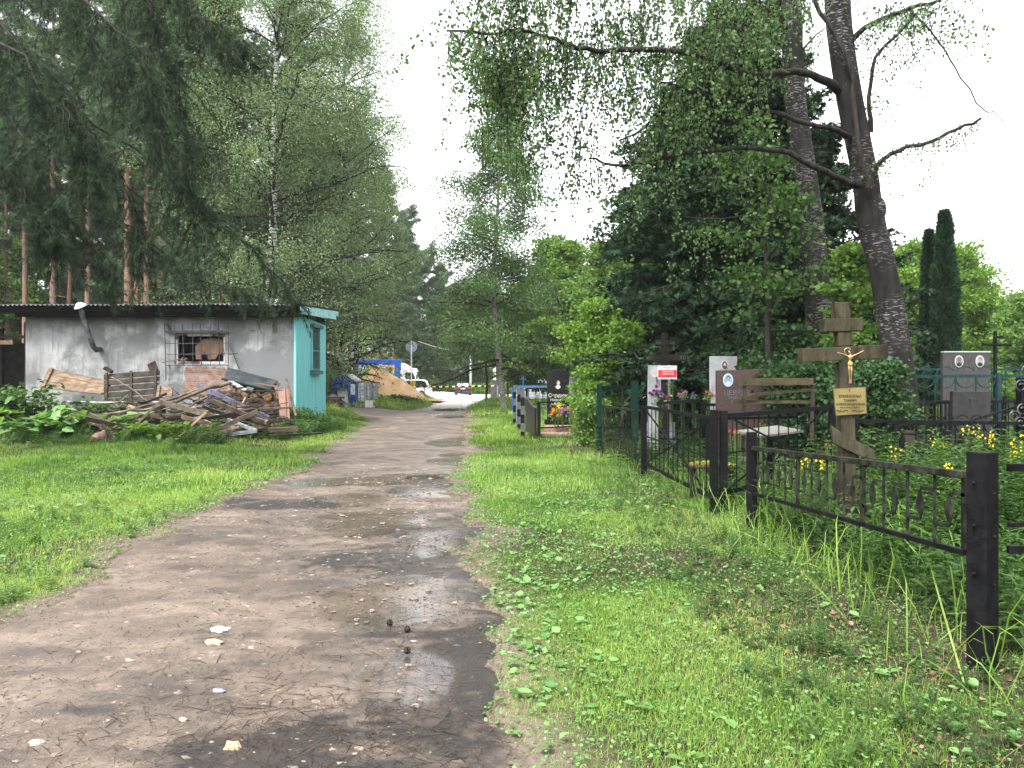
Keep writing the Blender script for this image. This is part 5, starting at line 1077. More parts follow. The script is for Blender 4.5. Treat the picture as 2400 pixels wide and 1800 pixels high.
def near_fence():
    t = thing("metal_fence", "nearest black fence panel with meander plates and a mossy top rail", "fence", (2.44, 8.25, 0))
    a0 = np.array([2.44, 8.25, 0]); b0 = np.array([P1[0], P1[1], 0]); 
    M().prism([(-.045, -.045), (.045, -.045), (.045, .045), (-.045, .045)], (2.44, 8.25, -.1), (1, 0, 0), (0, 1, 0), (0, 0, 1), 1.13).part("post", BLACK, t, bevel=.005)
    c, s_ = math.cos(.5), math.sin(.5)
    pp = M().prism([(-.055, -.055), (.055, -.055), (.055, .055), (-.055, .055)], (P1[0], P1[1], -.1), (c, s_, 0), (-s_, c, 0), (0, 0, 1), 1.28).part("post", BLACK, t, bevel=.006)
    b = M(); 
    for dz in (.55, .80, 1.02): b.blob((P1[0] - .062, P1[1] - .03, dz), .011, n=8, k=5, jit=0); b.blob((P1[0] + .02, P1[1] - .075, dz - .05), .010, n=8, k=5, jit=0)
    b.part("bolts", BLACK, pp)
    tl, bl = .87, .41; tr, br = 1.045, .625
    A = np.array([2.44, 8.20, tl]); B_ = np.array([P1[0] - .02, 4.36, tr]); Cc = np.array([2.44, 8.20, bl]); D = np.array([P1[0] - .02, 4.36, br])
    M().bar(A, B_, .05, .04).part("rail", BLACKG, t, bevel=.004); M().bar(Cc, D, .03, .03).part("rail", BLACK, t)
    n = 12; m = M(); X = lambda u, v: (A + (B_ - A) * u) * v + (Cc + (D - Cc) * u) * (1 - v)
    for j in range(1, n + 1):
        u = j / n; w = .075 if j in (4, 8, 12) else .014
        m.bar(X(u, .04), X(u, .95), .010, w, up=(0, -1, 0)) if w > .02 else m.bar(X(u, .04), X(u, .95), .014)
    for j in range(n):
        u = j / n; um = (j + .5) / n; u2 = (j + 1) / n; m.bar(X(u, .30), X(um, .30), .010, .02); m.bar(X(um, .74), X(u2, .74), .010, .02)
        q = X(um, .30); hh = X(um, .74)[2] - q[2]; m.prism([(0, 0), (.05, .07), (.05, hh - .07), (0, hh), (-.035, hh - .07), (-.035, .07)], q + [-.003, 0, 0], (0, 1, 0), (0, 0, 1), (1, 0, 0), .006)
    m.part("bars", BLACKG, t)
near_fence()
fence("black meander fence panel running right from the nearest post", [(2.56, 4.26), (4.9, 4.2), (7.2, 4.1)], 1.18, (.62, 1.05), "meander", post=.09, step=.30, posts=[False, True, True])
fence("black fence with diamond plates at the rear of the yellow flower plot", [(4.0, 9.5), (6.1, 9.4), (8.2, 9.3), (10.4, 9.2)], 1.05, (.48, 1.0), "meander", post=.10, step=.33, m=BLACK)
fence("rusty-posted black gate panel with crossed bars at the plot corner", [(2.28, 9.15), (2.10, 12.9)], 1.22, [(.20, 1.10)], "cross", BLACKR, .085, step=.26, ph=[1.2, 1.12], railw=.045)
fence("black crossed-bar fence running back right from the rusty post to the scrolled pillar", [(2.40, 9.2), (4.5, 11.4), (6.7, 13.7), (8.9, 16.0), (11.1, 18.3)], 1.18, (.25, 1.12), "cross", BLACK, .08, step=.28, railw=.05)
fence("thin black fence behind the grey table, passing behind the cross", [(3.45, 14.6), (5.7, 15.1), (8.2, 15.8), (10.6, 16.4), (13, 17)], 1.12, (.30, 1.08), "rods", BLACK, .07, step=.16, railw=.05)
fence("rusty black rod fence between the first green post and the gate panel", [(1.93, 17.2), (2.02, 13.3)], 1.05, (.25, 1.02), "rods", BLACKG, .04, step=.30, rod=.013)
fence("tall dark green fence on two thick posts by the hazel bush", [(1.94, 18.0), (5.3, 20.6)], 1.42, (.5, 1.40), "x", GREEN, .11, ph=1.5, railw=.07)
fence("thin black rod fence between the black cross and the white headstone", [(3.1, 17.0), (4.4, 16.6), (5.8, 16.2)], 1.25, (.3, 1.2), "rods", BLACK, .06, step=.17, rod=.014)
fence("low black grid fence in front of the brown headstone", [(3.0, 12.4), (4.3, 13.2), (5.6, 13.6)], .95, (.2, .92), "grid", BLACK, .05, step=.24, rod=.014)
fence("dark rod fence crossing behind the low black headstone", [(6.6, 14.6), (8.6, 14.9), (10.8, 15.2)], 1.15, (.3, 1.1), "rods", BLACK, .06, step=.17, rod=.014)
fence("black arc-topped fence left of the low black headstone", [(5.2, 11.0), (6.8, 11.3)], .95, (.25, .92), "arcs", BLACK, .06, step=.25, rod=.016)
M().box((2.36, 15.95, -.1), (2.49, 16.08, 1.56)).box((2.34, 15.93, -.1), (2.51, 16.10, .12)).solo("fence_post", GREEN, "thick green post standing alone right of the rod fence", "post")
fence("dark green fence farther back behind the green posts", [(2.1, 24.0), (5.0, 24.3), (8, 24.6)], 1.5, (.6, 1.42), "grid", GREEN, .06, step=.3, railw=.06)
fence("teal fence with arcs between rods crossing before the double portrait stone", [(7.55, 17.0), (10.2, 17.0), (13.0, 17.0), (15.5, 17.0)], 1.64, (.55, 1.58), "arcs", TEALP, .09, step=.42, rod=.022, railw=.06)
fence("second teal fence behind the thujas' foot", [(11.0, 22.5), (14.5, 22.5), (18, 22.5)], 2.0, (.9, 1.85), "arcs", TEALP, .09, step=.4, rod=.022, railw=.06)
fence("blue-topped mesh fence behind the black headstone", [(.15, 30.0), (4.0, 30.0)], 1.32, (.25, 1.30), "grid", mat("pale_teal_paint", (.08, .13, .14), (.17, .23, .24), .5, scale=5), .05, step=.45, rod=.022, railw=.04)
M().bar((.12, 29.93, 1.36), (3.9, 29.93, 1.38), .03, .045).solo("blue_rail", BLUEP, "blue pipe rail running along the top of the mesh fence", "rail")
M().box((-.02, 41.0, 0), (.08, 41.1, 1.25)).solo("blue_post", BLUEP, "short blue post right beside the roadside birch trunk", "post")
fence("low dark fence among the graves beyond the birch", [(.9, 44), (3.5, 44.3), (7, 44.6)], 1.2, (.3, 1.15), "grid", BLACK, .06, step=.4, rod=.025)
# striped posts along the track
def striped(px, Yb, z1, label):
    x = (px - CX) / F * Yb; t = thing("striped_post", label, "post", (x, Yb, tz(x, Yb)), "black and white posts beside the track"); n = 6; w = .055; b = M(); k = M(); z0 = tz(x, Yb) - .05; hh = (z1 - z0) / n
    for i in range(n): k.box((x - w, Yb - w, z0 + hh * i), (x + w, Yb + w, z0 + hh * (i + 1) - .0005), mi=i % 2)
    k.part("shaft", [BLACK, plain("pale_band", (.055, .058, .06), .7)], t)
striped(1206, 29, 1.40, "striped black and grey post, farthest of three by the black panels"); striped(1216, 25.5, 1.36, "striped black and grey post, middle one of three"); striped(1225, 22, 1.34, "striped black and grey post, nearest of three")
def stonepanel():
    t = thing("grave_fence", "low black polished stone fence panel with wavy top left of the headstone", "fence", (.5, 22.5, tz(.5, 22.5)))
    y0, y1 = 23.3, 21.6; x0, x1 = .44, .66; d = np.array([x1 - x0, y1 - y0, 0]); L = np.linalg.norm(d); d /= L; m = M()
    m.prism([(0, .05), (L, .05), (L, .78), (L * .8, .80), (L * .5, .88), (L * .25, .98), (.1, 1.02), (0, 1.0)], (x0, y0, .05), d, (0, 0, 1), (d[1], -d[0], 0), .06); m.part("panel", mat("black_granite", (.008, .008, .009), (.018, .018, .019), .3, scale=30, spec=.12), t, bevel=.006)
    m = M()
    for z in (.35, .6): m.tube([np.array([x0, y0, .05 + z]) + d * L * u + [-.04, -.02, .05 * math.sin(u * 9)] for u in np.linspace(.05, .95, 9)], .010, 5)
    m.part("carved_lines", GREYM, t)
    M().box((.665, 21.5, -.05), (.76, 21.6, 1.0)).part("post", BLACK, t)
    M().bar((.72, 21.6, .98), (1.75, 22.4, 1.0), .03, .035).part("rail", BLACK, t); M().bar((.72, 21.6, .3), (1.75, 22.4, .3), .03, .035).part("rail", BLACK, t)
stonepanel()
GRAN = mat("black_granite_stone", (.006, .006, .007), (.013, .013, .014), .22, scale=40, spec=.2)
WL = plain("engraved_grey", (.30, .30, .30), .7); WLD = plain("engraved_dim", (.10, .10, .10), .8)
def ell(cx, y, cz, rx, rz, n=24, d=.012, m=None):
    th = np.arange(n) / n * 2 * np.pi; return M().prism([(cx + rx * math.cos(k), cz + rz * math.sin(k)) for k in th], (0, y, 0), (1, 0, 0), (0, 0, 1), (0, -1, 0), d)
def portrait(parent, cx, y, cz, rx, rz, bgc, hair, skin, cloth, rim=(.42, .43, .45), key=""):
    p = ell(cx, y, cz, rx, rz).part("portrait", plain("rim" + key, rim, .3), parent)
    ell(cx, y - .0125, cz, rx * .84, rz * .88, d=.002).part("backdrop", plain("bgd" + key, bgc, .35), p)
    m = M().prism([(cx - rx * .62, cz - rz * .62), (cx - rx * .5, cz - rz * .30), (cx - rx * .2, cz - rz * .18), (cx + rx * .2, cz - rz * .18), (cx + rx * .5, cz - rz * .30), (cx + rx * .62, cz - rz * .62), (cx + rx * .3, cz - rz * .83), (cx - rx * .3, cz - rz * .83)], (0, y - .0148, 0), (1, 0, 0), (0, 0, 1), (0, -1, 0), .002); m.part("clothes", plain("clo" + key, cloth, .5), p)
    ell(cx, y - .0150, cz + rz * .30, rx * .38, rz * .36, 16, .001).part("hair", plain("hai" + key, hair, .5), p); ell(cx, y - .0162, cz + rz * .16, rx * .29, rz * .34, 16, .0015).part("face", plain("ski" + key, skin, .5), p)
def headstone():
    Y = 25.0; x0, x1 = 1.08, 1.76; z0, z1 = .36, 1.83; cx = (x0 + x1) / 2; t = thing("headstone", "tall black polished headstone with white engraved name and small portrait", "headstone", (cx, Y, tz(cx, Y)))
    top = [(x1, z1), (cx + .24, z1 + .02), (cx + .13, z1 + .075), (cx, z1 + .095), (cx - .13, z1 + .075), (cx - .24, z1 + .0), (x0, z1 - .02)]
    M().prism([(x0, z0), (x1, z0)] + top, (0, Y, 0), (1, 0, 0), (0, 0, 1), (0, 1, 0), .09).part("slab", GRAN, t, bevel=.006)
    yt = Y - .004
    text("Сердюк", .155, (cx, yt, 1.10), t, WL, bold=.002); text("Николай", .115, (cx, yt, .965), t, WL, bold=.001); text("Викторович", .075, (cx, yt, .83), t, WL); text("07.06.1955–05.09.2014", .05, (cx, yt, .74), t, WLD)
    m = M().prism([(cx - .085, 1.38), (cx - .06, 1.33), (cx, 1.30), (cx + .06, 1.33), (cx + .085, 1.38), (cx + .04, 1.42), (cx - .04, 1.42)], (0, Y - .001, 0), (1, 0, 0), (0, 0, 1), (0, -1, 0), .004); m.part("portrait_shirt", WL, t); ell(cx + .01, Y - .002, 1.49, .05, .075, 14, .004).part("portrait_face", plain("pface", (.34, .25, .22), .6), t)
    M().box((x0 - .08, Y - .25, .22), (x1 + .10, Y + .3, .36)).part("base", GRAN, t, bevel=.006)
    M().box((x0 - .10, Y - 1.3, .06), (x1 + .25, Y - .27, .20)).part("flowerbed", mat("red_granite", (.18, .10, .08), (.34, .22, .18), .5, scale=25), t, bevel=.006)
    M().box((x0 - .35, Y - 2.2, -.02), (x1 + .35, Y - 1.4, .07)).part("step", mat("brown_tiles", (.17, .12, .09), (.27, .2, .15), .8, scale=8), t)
headstone()
def flowers(px, py, Y, rad, cols, label, n=9, name="flower_bunch", stem=True, zb=None):
    c = at(px, py, Y); rg = np.random.default_rng(int(px)); zb = zb if zb is not None else c[2] - .3
    t = thing(name, label, "flowers", (c[0], c[1], zb)); g = M(); 
    for ci, col in enumerate(cols):
        f = M()
        for i in range(n):
            p = c + rg.normal(0, rad * .5, 3) * [1, .6, .7]; q = 26; D = rg.normal(0, 1, (q, 3)); D[:, 1] -= .5; f.inst(*LEAFW, np.repeat(p[None], q, 0), frames(D, rg), rad * .26 * (.8 + .4 * rg.random(q)), rg.random(q))
            g.tube([[c[0] + rg.normal() * .02, c[1], zb], p], .004, 4, cap=False)
        f.part("blossoms", leafmat("petal_%s_%d" % (label[:6], ci), tuple(k * .7 for k in col), col, .25, .6), t)
    D = rg.normal(0, 1, (40, 3)); g.inst(*LEAFW, c + rg.normal(0, rad * .5, (40, 3)) - [0, 0, rad * .5], frames(D, rg), rad * .4, .5); g.part("stems", L_MID, t)
flowers(1301, 969, 23.4, .19, [(.95, .40, .02)], "orange artificial flowers at the left foot of the black headstone", 8, zb=.2)
flowers(1308, 954, 23.6, .18, [(.95, .72, .03)], "yellow artificial flowers topping the bunch before the black headstone", 8, zb=.2)
flowers(1318, 966, 23.3, .16, [(.04, .10, .70), (.55, .14, .55)], "blue and violet artificial flowers between the orange and the red ones", 5, zb=.2)
flowers(1338, 967, 23.4, .19, [(.80, .06, .16)], "red artificial flowers right of the blue ones at the black headstone", 9, zb=.2)
def simple_stone(label, px0, px1, pt, pb, Y, m, d=.10, bev_=.006, base=True, name="headstone"):
    a = at(px0, pt, Y); b = at(px1, pb, Y); cx = (a[0] + b[0]) / 2; t = thing(name, label, "headstone", (cx, Y, tz(cx, Y))); M().box((a[0], Y, b[2]), (b[0], Y + d, a[2])).part("slab", m, t, bevel=bev_)
    if base: M().box((a[0] - .08, Y - .08, tz(cx, Y) - .05), (b[0] + .08, Y + d + .08, max(b[2], tz(cx, Y) + .02))).part("base", m, t)
    return t, a, b
t, a, b = simple_stone("grey-brown headstone with faint lettering behind the thin rod fence", 1429, 1466, 897, 955, 21.5, mat("brown_grey_stone", (.07, .058, .055), (.12, .10, .095), .6, scale=12)); text("КОЗЛОВ", .09, ((a[0] + b[0]) / 2, 21.49, 1.25), t, WLD); text("АЛЕКСЕЙ", .075, ((a[0] + b[0]) / 2, 21.49, 1.13), t, WLD)
M().box((at(1415, 0, 22)[0], 22, .9), (at(1426, 0, 22)[0], 22.08, 1.5)).solo("marker_plate", plain("pale_plate", (.5, .53, .56), .5), "small pale blue plate beside the grey-brown headstone", "grave marker")
MARB = mat("grey_marble", (.13, .14, .15), (.23, .245, .26), .6, scale=3.5, c3=(.085, .09, .095), lo=.3, hi=.6)
t, a, b = simple_stone("tall streaked pale marble headstone behind the black cross", 1519, 1572, 856, 990, 18.1, MARB)
portrait(t, at(1536, 0, 18.1)[0], 18.095, at(0, 872, 18.1)[2], .075, .11, (.35, .38, .40), (.08, .07, .06), (.45, .36, .3), (.6, .6, .6), key="m1")
t, a, b = simple_stone("white headstone with dark oval portrait rising behind the brown one", 1665, 1728, 835, 985, 17.0, mat("white_stone", (.22, .225, .23), (.31, .315, .32), .55, scale=3))
portrait(t, at(1698, 0, 17)[0], 16.995, at(0, 856, 17)[2], .072, .10, (.10, .07, .06), (.06, .035, .02), (.45, .30, .22), (.05, .04, .04), key="m2")
def brown():
    Y = 14.0; a = at(1680, 867, Y); b = at(1878, 960, Y); t = thing("headstone", "wide brown headstone with light blue oval portrait behind the old bench", "headstone", ((a[0] + b[0]) / 2, Y, tz(a[0], Y))); BR = mat("brown_stone", (.045, .030, .027), (.078, .054, .049), .45, scale=25, bump=.1)
    M().prism([(a[0], .25), (b[0], .25), (b[0], a[2] + .03), (a[0], a[2] - .01)], (0, Y, 0), (1, 0, 0), (0, 0, 1), (0, 1, 0), .10).part("slab", BR, t, bevel=.006)
    M().box((a[0] - .05, Y - .12, -.05), (b[0] + .05, Y + .2, .25)).part("base", mat("mossy_concrete", (.10, .10, .07), (.22, .21, .17), .9, scale=6), t)
    portrait(t, at(1706, 0, Y)[0], Y - .005, at(0, 891, Y)[2], .086, .115, (.15, .25, .36), (.02, .016, .012), (.28, .20, .17), (.36, .39, .41), rim=(.42, .48, .53), key="m3")
    text("ЦЕККЕР", .115, (at(1727, 0, Y)[0], Y - .004, at(0, 921, Y)[2]), t, WLD, bold=.001); text("АНДРЕЙ", .06, (at(1727, 0, Y)[0] - .02, Y - .004, at(0, 932, Y)[2]), t, plain("engraved_dark", (.15, .12, .11), .8))
brown()
def bench():
    Y = 12.9; t = thing("bench", "old wooden garden bench back with a sagging middle slat before the brown stone", "bench", at(1790, 1050, Y)); moss = mat("mossy_wood", (.022, .018, .010), (.070, .058, .030), .9, scale=5, bump=.4)
    M().bar(at(1732, 896, Y), at(1906, 894, Y + .1), .03, .115).part("backrest", moss, t, bevel=.004); M().bar(at(1732, 928, Y + .05), at(1904, 913, Y + .15), .03, .05).part("backrest", moss, t, bevel=.004); M().bar(at(1712, 942, Y + .1), at(1905, 942, Y + .2), .03, .05).part("seat", moss, t)
    M().bar(at(1746, 893, Y + .04), at(1740, 1060, Y + .04), .05).part("leg", WOODD, t); M().bar(at(1905, 897, Y + .14), at(1903, 1040, Y + .14), .05).part("leg", WOODD, t)
bench()
def table():
    t = thing("grave_table", "grey flat-topped table tilted in front of the bench", "table", at(1805, 1100, 10.6)); P = [at(1725, 1010, 10.7), at(1822, 991, 11.5), at(1884, 1009, 10.7), at(1783, 1027, 9.9)]; Z = float(np.mean([p[2] for p in P]))
    P = [np.array([p[0], p[1], p[2] * .4 + Z * .6]) for p in P]; M().add(P + [p - [0, 0, .025] for p in P], [[0, 3, 2, 1], [4, 5, 6, 7]] + [[i, (i + 1) % 4, 4 + (i + 1) % 4, 4 + i] for i in range(4)]).part("tabletop", mat("weathered_top", (.085, .085, .072), (.15, .15, .13), .85, scale=9, bump=.2), t)
    c = np.mean(P, 0); M().bar(c - [0, 0, .03], [c[0], c[1], 0], .06).part("leg", BLACK, t)
table()
def stool():
    Y = 10.4; c = at(1668, 1090, Y); t = thing("mossy_stool", "low plank seat covered in yellow-green moss beside the rusty post", "seat", (c[0], c[1], 0)); M().box((c[0] - .33, Y - .16, c[2] - .035), (c[0] + .33, Y + .16, c[2])).part("seat", WOODD, t, bevel=.008)
    m = M(); n = 2600; r = RG.normal(0, .45, (n, 2)); k = (np.abs(r[:, 0]) < 1) & (np.abs(r[:, 1]) < 1); r = r[k]; n = len(r); P = np.stack([c[0] + r[:, 0] * .3, Y + r[:, 1] * .15, c[2] + .05 * (1 - r[:, 0] ** 2) * RG.random(n)], -1); m.inst(*LEAF, P, rots(n, tilt=1.2), .028, RG.random(n)); m.part("moss", leafmat("moss", (.12, .13, .02), (.36, .33, .06), .2), t)
    for dx in (-.24, .24): M().box((c[0] + dx - .03, Y - .05, -.05), (c[0] + dx + .03, Y + .05, c[2] - .036)).part("leg", WOODD, t)
stool()
def ocross(label, name, cx, Y, zt, w, m, bars, lower=None, d=.06, cat="cross", zb=None, cham=.006):
    t = thing(name, label, cat, (cx, Y, tz(cx, Y))); M().box((cx - w / 2, Y, zb if zb is not None else tz(cx, Y) - .1), (cx + w / 2, Y + d, zt)).part("upright", m, t, bevel=cham)
    for x0, x1, z0, z1 in bars: M().box((x0, Y - .012, z0), (x1, Y + d + .006, z1)).part("crossbar", m, t, bevel=cham)
    if lower: M().bar(*lower[:2], d + .02, lower[2], up=(0, 0, 1)).part("footrest", m, t, bevel=cham)
    return t
def wooden_cross():
    Y = 7.5; k = lambda px, py: at(px, py, Y); cx = k(1984, 0)[0]
    t = thing("wooden_cross", "big weathered wooden grave cross with gilt crucifix and brass plate", "cross", (cx, Y, tz(cx, Y)))
    def P(poly, nm, d, y): return M().prism([(k(a, 0)[0], k(0, b)[2]) for a, b in poly], (0, y, 0), (1, 0, 0), (0, 0, 1), (0, 1, 0), d).part(nm, WOODX, t, bevel=.005)
    P([(1957, 708), (1991, 708), (1994, 745.5), (1959, 746)], "upright_top", .11, Y); P([(1964, 777), (1996, 776), (2000, 810.5), (1966, 811)], "upright_middle", .11, Y)
    P([(1968, 849), (2001, 847), (2012, 1300), (1976, 1300)], "upright", .11, Y)
    P([(1932, 747), (2021, 745), (2021, 775), (1932, 778)], "upper_crossbar", .13, Y - .012); P([(1879, 817), (2080, 808), (2080, 840), (1880, 849)], "crossbar", .13, Y - .012)
    P([(1944, 996), (1977, 1020), (2042, 1052), (2049, 1078), (2010, 1068), (1948, 1038)], "footrest", .045, Y - .05)
    # plate
    pl = M().prism([(k(1951, 0)[0], k(0, 910)[2]), (k(1957, 0)[0], k(0, 974)[2]), (k(2030, 0)[0], k(0, 969)[2]), (k(2027, 0)[0], k(0, 906)[2])][::-1], (0, Y - .005, 0), (1, 0, 0), (0, 0, 1), (0, -1, 0), .012).part("name_plate", mat("brass_plate", (.13, .10, .035), (.21, .17, .068), .4, scale=6, metal=.25), t, bevel=.002)
    ink = plain("plate_ink", (.03, .025, .015), .6); c = k(1990.5, 940); y = Y - .0185
    text("ЕПИФАНОВА", .033, (c[0], y, k(0, 929)[2]), pl, ink, ext=.001, bold=.0008); text("ТАМАРА", .030, (c[0], y, k(0, 938.5)[2]), pl, ink, ext=.001, bold=.0008); text("АЛЕКСАНДРОВНА", .029, (c[0] + .005, y, k(0, 947.5)[2]), pl, ink, ext=.001, bold=.0006); text("06.01.1939–13.09.2011", .02, (c[0], y, k(0, 955)[2]), pl, ink, ext=.001)
    m = M(); a0 = k(1989, 916); m.box((a0[0] - .002, y - .001, a0[2] - .017), (a0[0] + .002, y, a0[2] + .02)); m.box((a0[0] - .009, y - .0022, a0[2] + .004), (a0[0] + .009, y - .0011, a0[2] + .008)); m.part("small_cross", ink, pl)
    m = M()
    for q in (-1, 1): m.tube([[c[0] + q * (.02 + .11 * u), y, k(0, 963)[2] + .010 * math.sin(u * 9) * (1 - u * .3)] for u in np.linspace(0, 1, 14)], np.linspace(.005, .0015, 14), 5); m.tube([[c[0] + q * (.08 + .05 * u), y - .0, k(0, 963)[2] + .008 * math.cos(u * 7)] for u in np.linspace(0, 1, 10)], np.linspace(.004, .001, 10), 5)
    m.part("ornament", ink, pl)
    m = M(); F4 = [k(1951, 910), k(2027, 906), k(2030, 969), k(1957, 974)]
    for i in range(4): a_, b_ = F4[i], F4[(i + 1) % 4]; m.bar([a_[0], Y - .018, a_[2]], [b_[0], Y - .018, b_[2]], .004)
    m.part("edging", ink, pl)
    # crucifix figure, grown as one skin
    S_ = 7.5 / 1900; z = lambda py: CH - (py - HY) * S_; x = lambda px: (px - CX) * S_; yy = Y - .045
    J = {'pel': (1987, 852, .013), 'waist': (1987, 846, .010), 'chest': (1988, 837, .015), 'neck': (1989, 832, .006), 'head': (1985.5, 826, .010), 'top': (1985, 822, .007), 'sl': (1982, 834.5, .007), 'el': (1971, 830, .0048), 'hl': (1957, 826, .0042), 'sr': (1995, 834, .007), 'er': (2006, 829, .0048), 'hr': (2019, 822, .0042),
         'kl': (1984, 866, .0075), 'fl': (1987, 892, .005), 'tl': (1986, 899, .005), 'kr': (1990, 867, .0075), 'fr': (1990, 892, .005), 'tr': (1990, 899, .005), 'hipl': (1984.5, 855, .010), 'hipr': (1989.5, 855, .010)}
    names = list(J); E = [('pel', 'waist'), ('waist', 'chest'), ('chest', 'neck'), ('neck', 'head'), ('head', 'top'), ('chest', 'sl'), ('sl', 'el'), ('el', 'hl'), ('chest', 'sr'), ('sr', 'er'), ('er', 'hr'), ('pel', 'hipl'), ('hipl', 'kl'), ('kl', 'fl'), ('fl', 'tl'), ('pel', 'hipr'), ('hipr', 'kr'), ('kr', 'fr'), ('fr', 'tr')]
    skin_obj("figure", [(x(J[n][0]), yy - (.012 if n in ('kl', 'kr') else 0), z(J[n][1])) for n in names], [(names.index(a_), names.index(b_)) for a_, b_ in E], [J[n][2] for n in names], GOLD, t)
    m = M(); 
    for i in range(10):
        a_ = i / 10 * 2 * np.pi; m.blob((x(1987) + .017 * math.cos(a_), yy - .012, z(851) - .008 + .010 * math.sin(a_)), (.008, .008, .011), jit=.2)
    m.part("loincloth", GOLD, t, smooth=True)
    m = M(); th = np.linspace(.5, 4.4, 14); m.tube([[x(1983) + .030 * math.cos(k_), yy + .012, z(823) + .028 * math.sin(k_)] for k_ in th], .0035, 6); m.part("halo", GOLD, t)
def skin_obj(name, V, E, Rr, m, parent, root=0, sub=2):
    me = bpy.data.meshes.new(name); o = bpy.data.objects.new(name, me); off = org(parent) if parent is not None else Vector((0, 0, 0)); me.from_pydata([tuple(Vector([float(k) for k in v]) - off) for v in V], E, []); C.objects.link(o); s_ = o.modifiers.new("skin", 'SKIN'); s_.use_smooth_shade = True
    for i, r in enumerate(Rr): me.skin_vertices[0].data[i].radius = (r, r) if np.isscalar(r) else r
    me.skin_vertices[0].data[root].use_root = True; q = o.modifiers.new("sub", 'SUBSURF'); q.levels = sub; q.render_levels = sub; dg = bpy.context.evaluated_depsgraph_get(); me2 = bpy.data.meshes.new_from_object(o.evaluated_get(dg)); bpy.data.objects.remove(o)
    me2.materials.clear(); me2.materials.append(m); me2.polygons.foreach_set("use_smooth", [True] * len(me2.polygons)); o = bpy.data.objects.new(name, me2); C.objects.link(o); o.parent = parent; return o
wooden_cross()
def black_cross():
    Y = 17.5; k = lambda px, py: at(px, py, Y); cx = k(1558, 0)[0]; t = ocross("tall black Orthodox cross with a red and white name plate above violet flowers", "black_cross", cx, Y, k(0, 780)[2], .135, mat("black_stain", (.005, .0045, .0045), (.014, .012, .011), .7, scale=6, spec=.06), [(k(1536, 0)[0], k(1582, 0)[0], k(0, 810)[2], k(0, 798)[2]), (k(1512, 0)[0], k(1611, 0)[0], k(0, 846)[2], k(0, 832)[2])], d=.08)
    a, b = k(1541, 857), k(1586, 889); pl = M().box((a[0], Y - .03, b[2]), (b[0], Y - .014, a[2])).part("name_plate", plain("plate_white", (.30, .31, .33), .4), t, bevel=.002)
    a, b = k(1540, 867), k(1585, 884); M().box((a[0] + .02, Y - .036, b[2]), (b[0] - .0, Y - .0305, a[2])).part("red_band", plain("plate_red", (.28, .02, .025), .4), pl)
    th = np.linspace(0, 2 * np.pi, 20); c = k(1535, 872); M().prism([(c[0] + .09 * math.cos(q), c[2] + .12 * math.sin(q)) for q in th[:-1]], (0, Y - .012, 0), (1, 0, 0), (0, 0, 1), (0, -1, 0), .012).part("oval", plain("oval_grey", (.24, .25, .26), .4), pl)
    M().prism([(c[0] + .045 * math.cos(q), c[2] - .01 + .06 * math.sin(q)) for q in th[:-1]], (0, Y - .0245, 0), (1, 0, 0), (0, 0, 1), (0, -1, 0), .002).part("face", plain("oval_face", (.26, .21, .18), .5), pl)
    w = plain("plate_letter", (.40, .36, .36), .5)
    for i, (s_, z) in enumerate([("НИКИТИН", 871), ("НИКОЛАЙ", 877)]): text(s_, .05, (k(1565, 0)[0], Y - .037, k(0, z)[2]), pl, w, ext=.001)
    text("АЛЕКСЕЕВИЧ", .036, (k(1565, 0)[0], Y - .031, k(0, 862)[2]), pl, plain("plate_dark", (.12, .12, .13), .5), ext=.001)
    g = plain("carve", (.07, .06, .05), .8); text("IС", .1, (k(1521, 0)[0], Y - .014, k(0, 839)[2]), t, g); text("ХС", .1, (k(1600, 0)[0], Y - .014, k(0, 839)[2]), t, g); text("I Н", .07, (k(1543, 0)[0], Y - .014, k(0, 804)[2]), t, g); text("Ц I", .07, (k(1575, 0)[0], Y - .014, k(0, 804)[2]), t, g)
black_cross()
ocross("small varnished orange-brown cross behind the green fence", "small_cross", at(1607, 0, 27)[0], 27, at(0, 846, 27)[2], .09, mat("varnish", (.30, .09, .025), (.42, .15, .05), .4, scale=5), [(at(1594, 0, 27)[0], at(1620, 0, 27)[0], at(0, 862, 27)[2], at(0, 855, 27)[2]), (at(1586, 0, 27)[0], at(1630, 0, 27)[0], at(0, 876, 27)[2], at(0, 871, 27)[2])], d=.07)
ocross("thin black double-barred cross at the far right behind the portrait stone", "iron_cross", at(2334, 0, 19)[0], 19, at(0, 776, 19)[2], .065, BLACK, [(at(2333, 0, 19)[0], at(2352, 0, 19)[0], at(0, 793, 19)[2], at(0, 787, 19)[2]), (at(2306, 0, 19)[0], at(2372, 0, 19)[0], at(0, 811, 19)[2], at(0, 805, 19)[2])], d=.06)
ocross("tiny dark blue cross before the red shop sign", "iron_cross", at(1226, 0, 40)[0], 40, at(0, 882, 40)[2], .06, BLUEP, [(at(1219, 0, 40)[0], at(1234, 0, 40)[0], at(0, 890, 40)[2], at(0, 888, 40)[2])], d=.05)
